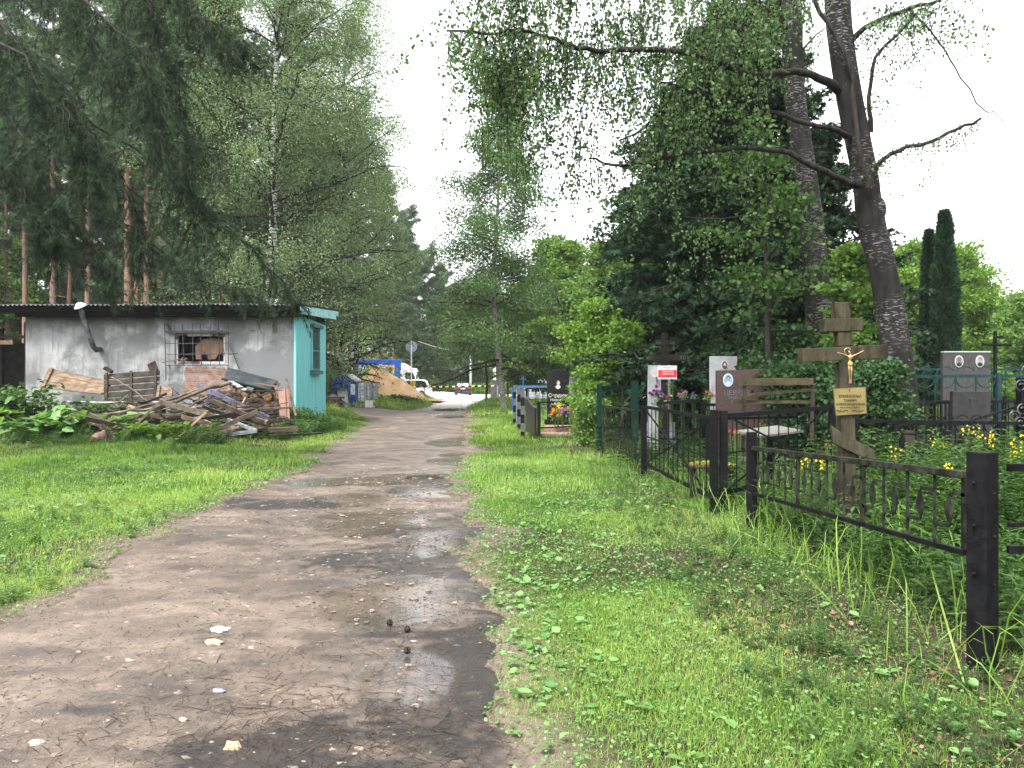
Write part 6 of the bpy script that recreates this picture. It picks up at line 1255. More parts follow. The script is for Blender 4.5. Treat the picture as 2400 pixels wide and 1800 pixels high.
def double():
    Y = 19.0; k = lambda px, py: at(px, py, Y); a = k(2210, 826); b = k(2320, 918); cx = (a[0] + b[0]) / 2; t = thing("headstone", "wide grey double headstone with two oval portraits behind the teal fence", "headstone", (cx, Y, tz(cx, Y))); G = mat("dark_grey_stone", (.026, .026, .027), (.058, .058, .056), .6, scale=8, stretch=(3, 3, .6), lo=.3, hi=.7)
    M().box((a[0], Y, .3), (b[0], Y + .12, a[2])).part("slab", G, t, bevel=.006); M().box((a[0] - .15, Y - .1, -.1), (b[0] + .15, Y + .25, .3)).part("base", G, t)
    M().box((a[0] + .02, Y - .01, a[2] + .002), (b[0] + .02, Y + .14, a[2] + .03)).part("cap", mat("pale_cap", (.25, .26, .26), (.4, .41, .4), .7, scale=5), t)
    for i, (px, py) in enumerate([(2247, 847), (2296, 847)]): portrait(t, k(px, 0)[0], Y - .006, k(0, py)[2], .10, .14, (.14, .14, .13) if i == 0 else (.20, .20, .20), (.02, .02, .02), (.10, .08, .07) if i == 0 else (.20, .18, .165), (.02, .02, .02), rim=(.34, .34, .33), key="d%d" % i)
double()
t, a, b = simple_stone("low black headstone with faint carved cross in front of the double grey one", 2233, 2322, 917, 1010, 14.0, mat("dull_black_stone", (.016, .016, .017), (.032, .031, .031), .45, scale=9))
k = lambda px, py: at(px, py, 14.0)
M().box((k(2277, 0)[0] - .01, 13.985, k(0, 944)[2]), (k(2277, 0)[0] + .01, 13.996, k(0, 928)[2])).box((k(2277, 0)[0] - .05, 13.98, k(0, 935)[2]), (k(2277, 0)[0] + .05, 13.984, k(0, 933)[2])).part("carved_cross", plain("carve2", (.035, .032, .03), .8), t)
text("А", .12, (k(2280, 0)[0], 13.994, k(0, 955)[2]), t, plain("carve2", (.035, .032, .03), .8))
def lantern():
    Y = 14.6; k = lambda px, py: at(px, py, Y); a = k(1782, 866); b = k(1803, 884); t = thing("grave_lantern", "black metal grave lantern with open window, right of the brown stone", "lantern", ((a[0] + b[0]) / 2, Y + .08, a[2] - .3)); w = b[0] - a[0]; m = M()
    for x in (a[0], b[0] - .025):
        for y in (Y, Y + w - .025): m.box((x, y, b[2] - .02), (x + .025, y + .025, a[2] + .01))
    m.box((a[0] - .03, Y - .02, b[2] - .05), (b[0] + .02, Y + w + .02, b[2] - .02)); m.part("frame", BLACK, t); m = M(); m.box((a[0] - .03, Y - .03, a[2] + .01), (b[0] + .03, Y + w + .03, a[2] + .04)); m.box((a[0] + .02, Y + .02, a[2] + .04), (b[0] - .02, Y + w - .02, a[2] + .08), taper=.4); m.blob(((a[0] + b[0]) / 2, Y + w / 2, a[2] + .11), .035); m.part("lid", BLACK, t)
    M().box((a[0] + .03, Y + w * .5, b[2]), (b[0] - .03, Y + w * .5 + .01, a[2])).part("pane", plain("lantern_pane", (.55, .58, .5), .2), t)
lantern()
def gatepost():
    Y = 11.8; k = lambda px, py: at(px, py, Y); c = k(2398, 930); t = thing("gate_pillar", "black pillar with wrought scrolls at the far right of the frame", "gate pillar", (c[0], Y, 0)); M().box((c[0] - .07, Y - .07, -.1), (c[0] + .07, Y + .07, k(0, 885)[2])).part("post", BLACK, t, bevel=.006); m = M()
    for px, py, r, s_ in [(2384, 905, .10, 1), (2368, 975, .085, 1), (2384, 990, .09, -1), (2388, 960, .10, 1), (2405, 870, .12, -1)]:
        o = k(px, py); th = np.linspace(0, 4.4 * np.pi / 1.6, 26); m.tube([[o[0] + s_ * r * (1 - u * .7) * math.cos(q), Y - .09, o[2] + r * (1 - u * .7) * math.sin(q)] for q, u in zip(th, np.linspace(0, 1, 26))], .012, 6)
    m.part("scrolls", mat("scroll_iron", (.02, .022, .024), (.10, .11, .11), .4, scale=10, metal=.5), t, smooth=True)
    M().bar(k(2393, 950), k(2230, 1000), .03, .03).part("brace", BLACK, t)
gatepost()
M().box((4.72, 9.72, -.05), (4.86, 9.8, .95)).solo("plank_post", WOODD, "dark wooden post among the yellow flowers left of the black stone", "post")
M().bar(at(2008, 1020, 9.0), at(2005, 1010, 9.0), .01).solo("stub_rod", BLACK, "short iron stub behind the cross foot", "rod")
# cemetery planting
flowers(1546, 922, 16.6, .17, [(.30, .02, .14), (.16, .05, .30)], "purple and crimson artificial flowers at the foot of the black cross", 10, zb=.6)
flowers(1600, 920, 16.4, .11, [(.55, .12, .55)], "lilac flower sprig right of the black cross", 6, zb=.6); flowers(1627, 925, 16.3, .09, [(.10, .07, .55)], "blue-violet flowers at the end of the planter by the black cross", 5, zb=.6)
flowers(1573, 898, 16.7, .08, [(.12, .06, .22)], "dark violet flowers climbing the black cross upright", 5, zb=.6)
flowers(1664, 920, 15.4, .09, [(.85, .16, .28)], "pink roses in a pot between the white and the brown headstones", 6, zb=.9)
flowers(1655, 931, 15.3, .05, [(.85, .20, .32)], "single pink rose hanging left of the pink roses", 2, zb=.9)
M().bar(at(1540, 946, 16.2), at(1640, 938, 16.2), .12, .06).solo("planter", BLACK, "long black planter rail below the violet flowers", "planter")
flowers(1787, 995, 11.9, .06, [(.60, .01, .03)], "red flowers behind the grey table", 4, zb=.3); flowers(1727, 1015, 11.2, .07, [(.70, .05, .08), (.75, .75, .25)], "red and pale yellow flowers at the left end of the grey table", 6, zb=.1)
flowers(1942, 1040, 8.6, .05, [(.50, .01, .04)], "red flower left of the cross footrest", 4, zb=.2); flowers(1945, 1092, 7.4, .03, [(.85, .15, .10)], "small coral flower behind the mossy rail", 2, zb=.3)
def loosestrife(px, py, Y, h, label, hd=.05, nf=5):
    c = at(px, py, Y); g = tz(c[0], Y); rg = np.random.default_rng(int(px + py)); h = max(.3, c[2] - g); t = thing("loosestrife_plant", label, "plant", (c[0], Y, g), "yellow loosestrife among the graves"); a = M(); f = M()
    for s_ in range(3):
        dx = rg.normal() * .05; tv, tf = WEEDS[3]; hh = h * rg.uniform(.85, 1.0); a.inst(tv, tf, [[c[0] + dx, Y + rg.normal() * .06, g]], rots(1, tilt=.05, rg=rg), np.array([[.30, .30, hh]]), rg.random())
        P = np.stack([c[0] + dx + rg.normal(0, hd * .4, nf), Y + rg.normal(0, hd * .4, nf), g + hh - rg.random(nf) * .12], -1)
        for p in P: q = 5; an = np.arange(q) * 1.257; f.inst(*LEAFW, np.repeat(p[None], q, 0), frames(np.stack([np.cos(an), -.4 + 0 * an, np.sin(an)], -1), rg), .013, rg.random(q))
    a.part("stem", L_WEED, t); f.part("blossoms", leafmat("yellow_petal", (.55, .42, .02), (.85, .68, .05), .3) if "yp" not in K else K["yp"], t)
K["yp"] = leafmat("yellow_petal", (.55, .42, .02), (.85, .68, .05), .3)
for i, (px, py, Y) in enumerate([(2285, 978, 8.0), (2320, 982, 8.2), (2250, 1062, 6.6), (1920, 1050, 7.2), (1905, 1060, 7.6), (2375, 1010, 8.6), (2395, 1045, 7.8), (2195, 1015, 9.0), (2095, 1045, 8.4)]):
    labs = ["tall yellow loosestrife right of centre behind the nearest post", "tall yellow loosestrife just right of the tallest one", "yellow loosestrife clump left of the nearest post top", "yellow loosestrife flowering left of the cross footrest", "second yellow loosestrife left of the cross"]
    loosestrife(px, py, Y, 1, (labs + ["yellow loosestrife at the right edge below the scrolled pillar", "lower yellow loosestrife at the right edge behind the nearest post", "yellow loosestrife left of the low black headstone", "yellow loosestrife right of the cross footrest", "yellow loosestrife midway between cross and low black headstone", "low yellow loosestrife just right of the nearest post top", "lone yellow blossom just behind the mossy rail near the nearest post"])[i])
def plots():
    for k_, (tp, n, reg, s0, s1, mt, nm) in enumerate([(WEEDS[0], 1900, (2.5, 9, 4.3, 9.2), .22, .55, L_WEED, "plot_weeds"), (WEEDS[1], 1300, (2.5, 12, 5.5, 15), .25, .6, L_WEED, "tall_weeds"), (WEEDS[2], 1100, (1.9, 14, 9.5, 22), .25, .6, L_DARK, "dark_weeds"), (WEEDS[3], 900, (3.6, 9, 6, 10), .45, .95, L_WEED, "flowering_weeds"), (WEEDS[2], 900, (1.5, 20, 18, 34), .3, .8, L_MID, "graveyard_weeds"), (WEEDS[0], 700, (1.2, 2.6, 3.2, 13), .05, .16, L_WEED, "verge_weeds"), (WEEDS[2], 500, (-3, 12, 34, 70), .3, .8, L_MID, "far_weeds")]):
        m = M(); x = RG.uniform(reg[0], reg[1], n); y = RG.uniform(reg[2], reg[3], n); k = (inroad(x, y) < -.3) & (x < y * .85 + 1) & ~((nm != "verge_weeds") & (x < 2.55 - (y - 9) * .03) & (y < 13)) & ~((x > .4) & (x < 2.2) & (y > 20.5) & (y < 25.2)); x = x[k]; y = y[k]; n = len(x); h = RG.uniform(s0, s1, n)
        m.inst(*tp, np.stack([x, y, HG(x, y)], -1), rots(n, tilt=.22), np.stack([h * .5 + .07, h * .5 + .07, h], -1), np.clip(RG.normal(.5, .25, n), 0, 1)); m.solo(nm, mt, kind='stuff')
    m = M(); n = 2600; x = RG.uniform(1.3, 8, n); y = RG.uniform(3.2, 12, n); k = (x < y * .8 + .5) & (RG.random(n) < np.where(x < 2.1, .12, .9)); x = x[k]; y = y[k]; n = len(x); h = RG.uniform(.18, .62, n) * np.where(x < 2.1, .55, 1); m.inst(*LONG, np.stack([x, y, HG(x, y)], -1), rots(n, tilt=.45), np.stack([h * .7 + .15, h, h], -1), np.clip(RG.normal(.35, .25, n), 0, 1)); m.solo("long_grass", L_GRASS, kind='stuff')
    m = M(); P = []
    for _ in range(520):
        u = RG.random(); P.append((2.45 + RG.normal() * .12, 4.3 + u * 8.5) if RG.random() < .7 else (1.95 + RG.normal() * .15, 12 + u * 9))
    P = np.array(P); n = len(P); h = RG.uniform(.10, .34, n); m.inst(*LONG, np.stack([P[:, 0], P[:, 1], HG(P[:, 0], P[:, 1])], -1), rots(n, tilt=.55), np.stack([h * .7 + .12, h, h], -1), np.clip(RG.normal(.45, .25, n), 0, 1)); m.solo("fence_grass", L_GRASS, kind='stuff')
    m = M(); n = 1500; x = RG.uniform(-12, -3.3, n); y = RG.uniform(5, 19, n); k = (inroad(x, y) < -.1) & (fbm(x * .8, y * .8, 97) > .46); x = x[k]; y = y[k]; n = len(x); h = RG.uniform(.04, .13, n); m.inst(*WEEDS[2], np.stack([x, y, HG(x, y)], -1), rots(n, tilt=.3), np.stack([h + .05, h + .05, h], -1), np.clip(RG.normal(.8, .25, n), 0, 1)); m.solo('lawn_weeds', L_WEED, kind='stuff')
    m = M(); n = 900; x = RG.uniform(-10, 2.4, n); y = RG.uniform(3, 16, n); k = (inroad(x, y) < -.1); x = x[k]; y = y[k]; n = len(x); h = RG.uniform(.08, .22, n); m.inst(*LONG, np.stack([x, y, HG(x, y)], -1), rots(n, tilt=.4), np.stack([h * .35 + .05, h, h], -1), RG.random(n)); m.solo('dry_stalks', leafmat('straw', (.16, .14, .06), (.34, .29, .15), .2), kind='stuff')
    # weeds round the shed yard
    m = M(); n = 2600; x = RG.uniform(-15, -5.4, n); y = RG.uniform(17.5, 26.4, n); k = (RG.random(n) < S((y - 17.3) / 2.5) * np.where(x > -7.6, 1.0, np.where(y < 21, .35, .6))) & (x < left(y) - .5) & ((x < -6.8) | (y > 20.5)); x = x[k]; y = y[k]; n = len(x); h = RG.uniform(.12, .34, n) * np.where(x > -7.6, 1.3, 1)
    m.inst(*WEEDS[2], np.stack([x, y, HG(x, y)], -1), rots(n, tilt=.25), np.stack([h + .1, h + .1, h], -1), np.clip(RG.normal(.6, .25, n), 0, 1)); m.solo("yard_weeds", L_WEED, kind='stuff')
    m = M(); n = 1500; x = RG.uniform(-13, -5.2, n); y = RG.uniform(31.5, 58, n); k = (x < left(y) - .4) & (RG.random(n) < .9) & ~((x < -8.0) & (y > 40) & (y < 47)); x = x[k]; y = y[k]; n = len(x); h = RG.uniform(.1, .36, n); m.inst(*WEEDS[0], np.stack([x, y, HG(x, y)], -1), rots(n, tilt=.25), np.stack([h + .2, h + .2, h], -1), np.clip(RG.normal(.75, .2, n), 0, 1)); m.solo("bright_weeds", L_GRASS, kind='stuff')
plots()
# ------------------------------------------------------------ the yard end: container, tanks, sand, truck, cars, barrier
def container():
    Y = 42.0; z0 = tz(-8.8, Y); a = at(779, 895, Y); b = at(834, 950, Y); x0, x1 = a[0], b[0]; t = thing("waste_container", "blue waste container with sloping lid and open dark front, beside white tanks", "container", ((x0 + x1) / 2, Y + .5, z0)); BL = mat("container_blue", (.012, .025, .15), (.03, .05, .24), .45, scale=5, bump=.1)
    m = M(); m.box((x0, Y, z0), (x0 + .12, Y + 1.1, 1.45)); m.box((x1 - .30, Y, z0), (x1, Y + 1.1, 1.45)); m.box((x0 + .12, Y + 1.05, z0), (x1 - .3, Y + 1.1, 1.4)); m.box((x0 + .12, Y, z0), (x1 - .3, Y + 1.05, z0 + .08)); m.box((x0 + .12, Y, 1.15), (x1 - .3, Y + .06, 1.45)); m.part("body", BL, t, bevel=.01)
    M().prism([(x0 - .12, 1.42), (x1 + .06, 1.44), (x1 + .0, 1.55), (x1 - .35, 1.86), (x1 - .55, 1.84), (x0 - .05, 1.58)], (0, Y - .05, 0), (1, 0, 0), (0, 0, 1), (0, 1, 0), 1.2).part("lid", BL, t, bevel=.01)
    M().prism([(x1 - .50, 1.87), (x1 - .33, 1.90), (x1 + .1, 1.58), (x1 + .02, 1.50)], (0, Y - .08, 0), (1, 0, 0), (0, 0, 1), (0, 1, 0), 1.25).part("lid_edge", WHITEP, t)
    M().box((x1 - .27, Y - .012, .85), (x1 - .04, Y - .002, 1.4)).part("sticker", plain("sticker", (.42, .48, .62), .5), t)
    M().box((x0 + .2, Y + .3, z0 + .1), (x0 + .75, Y + .9, z0 + .95)).part("canister", plain("canister_white", (.6, .62, .64), .5), t)
container()
def ibc(px1, Y, label, h=1.16):
    x1 = at(px1, 0, Y)[0]; x0 = x1 - 1.0; z = tz(x1, Y); t = thing("water_tank", label, "tank", (x0 + .5, Y + .5, z), "caged white water tanks")
    M().box((x0 + .03, Y + .03, z + .16), (x1 - .03, Y + .97, z + h - .03)).part("bottle", mat("tank_plastic", (.60, .64, .68), (.74, .78, .82), .4, scale=2), t, bevel=.06)
    m = M(); 
    for u in np.linspace(0, 1, 7):
        for y in (Y, Y + 1): m.bar((x0 + u, y, z + .14), (x0 + u, y, z + h), .018)
        for x in (x0, x1): m.bar((x, Y + u, z + .14), (x, Y + u, z + h), .018)
    for q in np.linspace(.14, h, 6):
        for y in (Y - .012, Y + 1.012): m.bar((x0, y, z + q), (x1, y, z + q), .018)
        for x in (x0 - .012, x1 + .012): m.bar((x, Y, z + q), (x, Y + 1, z + q), .018)
    m.part("cage", GREYM, t); m = M()
    for y in (Y, Y + .44, Y + .88): m.box((x0, y, z), (x1, y + .12, z + .10))
    m.box((x0, Y, z + .10), (x1, Y + 1, z + .135)); m.part("pallet", WOODG, t); M().lathe([(.001, .05), (.09, .05), (.1, 0)], (x0 + .5, Y + .5, z + h - .03), 14).part("cap", plain("cap_grey", (.3, .32, .33), .5), t)
ibc(853, 42.6, "white caged water tank, nearest, touching the blue container"); ibc(866, 46.0, "middle white caged water tank behind the nearest one"); ibc(880, 48.5, "white caged water tank closest to the sand pile")
def junk():
    m = M(); c = at(786, 935, 40.5); m.add([c + np.array(v) for v in [(-.75, -.5, -.55), (.6, -.6, -.6), (.75, .5, -.55), (-.6, .5, -.5), (-.1, 0, .28), (-.5, -.1, .05), (.35, -.15, .02)]], [[0, 1, 6, 4, 5], [1, 2, 4, 6], [2, 3, 4], [3, 0, 5, 4], [0, 3, 2, 1]]); m.solo("tarp_heap", mat("grey_tarp", (.06, .06, .065), (.28, .27, .28), .6, scale=3, bump=.5), "grey tarpaulin heaped between the turquoise wall and the blue container", "tarpaulin")
    t = thing("plank_stack", "low stack of sawn timber under the grey tarpaulin", "timber", at(775, 955, 40)); m = M()
    for i in range(5):
        for j in range(4): m.box((-9.7 + .02 * i, 39.6 + j * .16, .25 + i * .11), (-8.3 - .15 * (i % 2), 39.74 + j * .16, .34 + i * .11))
    m.part("planks", WOODT, t)
    t = thing("plastic_stool", "white plastic stool tipped over in the grass by the tanks", "stool", at(866, 965, 41)); c = at(866, 955, 41); m = M(); m.box((c[0] - .2, c[1] - .2, c[2]), (c[0] + .2, c[1] - .16, c[2] + .35)); m.part("seat", WHITEP, t, bevel=.02)
    for dx, dz in ((-.17, .03), (.17, .03), (-.17, .32), (.17, .32)): M().bar((c[0] + dx, c[1] - .16, c[2] + dz), (c[0] + dx * 1.2, c[1] + .28, c[2] + dz), .05).part("leg", WHITEP, t)
    M().bar(at(835, 955, 41.6), at(880, 950, 41.6), .3, .1).solo("pallet_board", WOODT, "pale pallet wood lying under the nearest tank", "board"); M().bar(at(925, 925, 56.8), at(930, 945, 56.4), .12, .1).solo("rubble_slab", plain("rubble", (.55, .52, .48), .8), "pale concrete piece at the foot of the sand pile", "rubble")
junk()
def sand():
    n, k = 110, 120; u = np.linspace(-4.2, 4.2, k); v = np.linspace(-3.2, 3.2, n); X, Y = np.meshgrid(u, v); cx, cy_ = -9.3, 60.0
    def hump(a, b, h, ra, rb): return h * np.clip(1 - np.sqrt(((X - a) / ra) ** 2 + ((Y - b) / rb) ** 2), 0, None) ** .85
    Z = np.maximum(hump(-.7, 0, 2.45, 2.4, 2.9), hump(.4, .2, 1.75, 2.5, 2.6)); Z = np.maximum(Z, hump(1.0, -.3, 1.35, 1.9, 2.2)); Z = Z + (fbm(X * 1.5, Y * 1.5, 91) - .5) * .45 * S(Z) + (fbm(X * 5, Y * 5, 93) - .5) * .16 * S(Z * 2); Z = np.minimum(Z, 2.05 + .1 * (Z - 2.05)); Z = np.where(Z < .03, -.12, Z)
    i = np.arange(n - 1)[:, None] * k; j = np.arange(k - 1)[None]; f = np.stack([i + j, i + j + 1, i + k + j + 1, i + k + j], -1).reshape(-1, 4); M().add(np.stack([X + cx, Y + cy_, Z + tz(cx, cy_)], -1).reshape(-1, 3), f).solo("sand_pile", mat("orange_sand", (.38, .22, .105), (.58, .39, .22), .95, scale=1.3, bump=.6, bscale=8, lo=.3, hi=.6), "big orange sand heap between the white tanks and the yellow barrier post", "sand pile", smooth=True)
sand()
def truck():
    Y0, Y1 = 82.0, 84.3; k = lambda px, py: at(px, py, Y0); t = thing("truck", "box truck with blue tarpaulin frame, printed side and white cab behind the sand", "truck", (-12.5, 83.1, 0)); x0 = -17.5; x1 = k(936, 0)[0]; zt = k(0, 843)[2]; WT = plain("truck_white", (.72, .73, .75), .35)
    M().box((x0, Y0, 1.0), (x1, Y1, zt)).part("cargo_box", mat("tarp_blue", (.02, .07, .42), (.03, .11, .55), .5, scale=2), t, bevel=.06)
    m = M(); bw = k(925, 0)[0]; m.box((x0 + .1, Y0 - .02, 1.1), (bw, Y0 - .004, k(0, 856)[2])); pn = m.part("side_panel", plain("panel_white", (.55, .56, .60), .5), t)
    for px, py, rx, rz, c, nm in [(915, 864, .42, .36, (.55, .24, .12), "orange_cake"), (915, 866, .20, .22, (.14, .05, .04), "dark_filling"), (891, 859, .34, .24, (.60, .38, .18), "pale_bun"), (870, 861, .55, .28, (.42, .28, .12), "pastry"), (880, 868.5, .17, .12, (.35, .03, .06), "berry"), (898, 869.5, .19, .11, (.50, .20, .14), "berry"), (862, 873, .3, .16, (.20, .25, .10), "leaf_print")]:
        a = k(px, py); th = np.linspace(0, 2 * np.pi, 18)[:-1]; y = Y0 - .024 - .004 * (nm == "dark_filling"); M().prism([(a[0] + rx * math.cos(q) * (1 + .15 * math.sin(3 * q)), a[2] + rz * math.sin(q)) for q in th], (0, y, 0), (1, 0, 0), (0, 0, 1), (0, -1, 0), .003).part("printed_" + nm, plain("pr" + nm, c, .5), pn)
    m = M(); p = [(939, 851), (944, 851), (962, 862), (964, 867), (939, 866)]; m.prism([(k(a, 0)[0], k(0, b)[2]) for a, b in p], (0, Y0 + .15, 0), (1, 0, 0), (0, 0, 1), (0, 1, 0), 1.9); m.part("wind_deflector", WT, t, bevel=.05)
    p = [(938, 868), (963, 867), (971, 862), (975, 871), (982, 890), (985, 900)]; m = M(); m.prism([(k(a, 0)[0], k(0, b)[2]) for a, b in p] + [(k(986, 0)[0], .5), (k(938, 0)[0], .5)], (0, Y0 + .02, 0), (1, 0, 0), (0, 0, 1), (0, 1, 0), 2.2); cb = m.part("cab", WT, t, bevel=.05)
    m = M(); m.prism([(k(a, 0)[0], k(0, b)[2]) for a, b in [(949, 876), (950, 873), (968, 873), (974, 891), (951, 892)]], (0, Y0 + .01, 0), (1, 0, 0), (0, 0, 1), (0, -1, 0), .01); m.part("door_window", GLASS, cb)
    m = M(); m.prism([(k(a, 0)[0] + .03, k(0, b)[2]) for a, b in [(975.5, 872), (983, 891), (982, 891), (975, 873)]], (0, Y0 + .15, 0), (1, 0, 0), (0, 0, 1), (0, 1, 0), 1.9); m.part("windscreen", GLASS, cb)
    m = M(); m.box((k(976, 0)[0], Y0 - .2, k(0, 891)[2]), (k(979, 0)[0], Y0 - .05, k(0, 878)[2])); m.part("mirror", DARKM, cb)
    M().box((x0, Y0 + .3, .75), (-9.8, Y1 - .3, .98)).part("chassis", DARKM, t)
    for x in (-16.2, -15.1, -10.6):
        for y in (Y0 + .1, Y1 - .4):
            w = M().tube([(x, y, .48), (x, y + .3, .48)], .48, 20).part("wheel", RUBBER, t); M().tube([(x, y - .01, .48), (x, y + .02, .48)], .24, 14).part("rim", GREYM, w)
truck()
def car(name, label, L, Wd, H_, cx, cy_, yaw, paint, kindp, lights=True):
    t = thing(name, label, "car", (0, 0, 0)); l = L / 2; w = Wd / 2
    lowp = {'sedan': [(-l, .35), (-l + .05, .62), (-l + .12, .90), (-l + .55, .94), (l - 1.25, .92), (l - .15, .72), (l, .55), (l - .02, .28), (-l + .1, .25)],
            'mpv': [(-l, .35), (-l + .02, .8), (-l + .08, 1.0), (l - 1.3, 1.0), (l - .25, .85), (l, .6), (l - .02, .28), (-l + .1, .25)]}[kindp]
    up = {'sedan': [(-l + .55, .93), (-l + 1.05, H_ - .03), (-l + 1.4, H_), (l - 2.2, H_), (l - 1.75, H_ - .04), (l - 1.1, .91)], 'mpv': [(-l + .08, .98), (-l + .38, H_ - .12), (-l + .75, H_), (l - 2.1, H_), (l - 1.7, H_ - .08), (l - .95, .98)]}[kindp]
    b = M().prism(lowp, (0, -w, 0), (1, 0, 0), (0, 0, 1), (0, 1, 0), Wd).part("body", paint, t, bevel=.07)
    def gh(poly, dz, ins, nm, mt, par, bv):
        n = len(poly); zmin = .9; V = []
        for s_ in (-1, 1):
            for x, z in poly: V.append([x, s_ * (w - .06 - ins - .16 * (z - zmin) / (H_ - zmin)), z + dz])
        return M().add(V, [list(range(n))[::-1], list(range(n, 2 * n))] + [[i, (i + 1) % n, n + (i + 1) % n, n + i] for i in range(n)]).part(nm, mt, par, bevel=bv)
    gh(up, 0, 0, "cabin", paint, t, .05); sh = [(x * .965 + .0, .97 + (z - .93) * .80) for x, z in up]; 
    gh([(x * .95, z) for x, z in sh], 0, -.012, "side_glass", GLASS, t, 0)
    rear = [(-l + (.60 if kindp == 'sedan' else .13), .98), (-l + (1.0 if kindp == 'sedan' else .36), H_ - .10)]
    M().add([[rear[0][0] - .03, -w + .2, rear[0][1]], [rear[0][0] - .03, w - .2, rear[0][1]], [rear[1][0] - .03, w - .28, rear[1][1]], [rear[1][0] - .03, -w + .28, rear[1][1]]], [[0, 3, 2, 1]]).part("rear_window", GLASS if kindp == 'mpv' else plain("bright_glass", (.20, .22, .24), .1), t)
    for s_ in (-1, 1):
        M().box((-l - .012, s_ * (w - .22) - .17, .66), (-l + .15, s_ * (w - .22) + .17, .82)).part("tail_light", plain("tail_red", (.16, .012, .012), .3), t, bevel=.01); M().box((l - .14, s_ * (w - .25) - .17, .55), (l + .005, s_ * (w - .25) + .17, .70)).part("headlight", plain("lamp_glass", (.6, .62, .65), .2), t, bevel=.01)
    M().box((-l - .04, -w + .05, .30), (-l + .12, w - .05, .50)).part("bumper", plain("bumper_" + kindp, (.03, .03, .035), .6) if kindp == 'sedan' else paint, t, bevel=.03); M().box((-l - .02, -.26, .68), (-l + .03, .26, .79)).part("number_plate", WHITEP, t)
    for x in (-l + .85, l - .85):
        for s_ in (-1, 1): ww = M().tube([(x, s_ * (w - .2), .31), (x, s_ * (w + .01), .31)], .31, 22).part("wheel", RUBBER, t); M().tube([(x, s_ * (w - .02), .31), (x, s_ * (w + .022), .31)], .18, 14).part("rim", GREYM, ww)
    t.location = (cx, cy_, .0); t.rotation_euler = (0, 0, yaw); return t
car("parked_car", "dark sedan seen from behind, parked beyond the striped boom", 4.3, 1.72, 1.40, at(1083, 0, 87)[0], 89, R(92), plain("car_black", (.006, .005, .008), .3, spec=.25), 'sedan')
car("parked_car", "white people carrier with rounded rear, partly hidden by the yellow post", 4.4, 1.75, 1.70, -10.0, 78.5, R(180), plain("car_white", (.75, .76, .78), .3, spec=.6), 'mpv')
def barrier():
    Y = 69.0; k = lambda px, py: at(px, py, Y); YEL = mat("barrier_yellow", (.42, .29, .03), (.62, .46, .07), .5, scale=4); t = thing("boom_barrier", "yellow steel barrier post with black and yellow boom across the road", "barrier", (k(966, 0)[0], Y, tz(-8.5, Y)))
    a, b = k(961, 893), k(972, 935); M().box((a[0], Y, -.05), (a[0] + .17, Y + .3, a[2])).box((b[0] - .13, Y, -.05), (b[0], Y + .3, a[2] + .05)).box((a[0] + .172, Y + .12, -.05), (b[0] - .132, Y + .18, a[2] - .05)).part("post", YEL, t, bevel=.01)
    p = k(968, 907.5); q = k(1166, 904.5); m1 = M(); n = 26
    for i in range(n):
        u0, u1 = i / n, (i + 1) / n; A = p + (q - p) * u0; B_ = p + (q - p) * u1; m1.tube([A - [0, .08, 0], B_ - [0, .08, 0]], .055, 8, mi=0 if i % 2 else 1 if i % 4 == 0 else 2, cap=False)
    m1.part("boom", [BLACK, WHITEP, YEL], t)
    M().bar(k(973, 932), k(988, 916), .05).part("brace", DARKM, t); M().box((q[0] - .05, Y - .13, -.05), (q[0] + .05, Y - .03, q[2] + .08)).part("rest_post", GREYM, t)
barrier()
def sign():
    Y = 70.5; k = lambda px, py: at(px, py, Y); c = k(964, 812); t = thing("road_sign", "round road sign on a pale pole seen from its grey back", "road sign", (c[0], Y, 0)); M().tube([(c[0], Y, -.1), (c[0], Y, c[2] + .5)], .055, 10).part("pole", plain("pole_pale", (.5, .55, .56), .5), t); M().tube([(c[0], Y + .07, c[2]), (c[0], Y + .09, c[2])], .5, 28).part("disc", plain("sign_back", (.22, .24, .27), .5, .3), t)
sign()
def wire():
    m = M(); P = [at(980, 800, 72), at(1010, 810, 75), at(1040, 818, 78), at(1075, 821, 82)]; m.tube(P, .03, 5); m.solo("overhead_cable", WHITEP, "pale cable sagging to the right of the round sign", "cable"); m = M(); m.tube([at(762, 838, 44), at(790, 837, 44), at(815, 828, 44.5), at(830, 815, 45)], .012, 5); m.solo("overhead_cable", WHITEP, "thin pale cable leaving the turquoise wall toward the wood", "cable")
wire()
def poles():
    for px, py, Y, r, lab in [(1159, 822, 84, .17, "thick white concrete pole beyond the boom, right of the thin one"), (1103, 855, 98, .14, "thin grey pole right of the dark sedan")]:
        c = at(px, py, Y); t = thing("utility_pole", lab, "pole", (c[0], Y, 0)); M().tube([(c[0], Y, -.1), (c[0], Y, c[2] + 1.5)], [r, r * .75], 12).part("shaft", plain("pole_white" if r > .15 else "pole_grey", (.62, .63, .64) if r > .15 else (.36, .40, .43), .7), t); M().box((c[0] - .3, Y - .05, c[2] + 1.3), (c[0] + .3, Y + .05, c[2] + 1.4)).part("bracket", GREYM, t)
poles()
M().box((at(1150, 0, 72)[0], 72, 0), (at(1170, 0, 72)[0], 72.15, at(0, 890, 72)[2])).solo("metal_gate_leaf", mat("gate_dark", (.05, .045, .05), (.10, .09, .10), .6, scale=3), "dark metal gate leaf behind the roadside birch", "gate", bevel=.02)
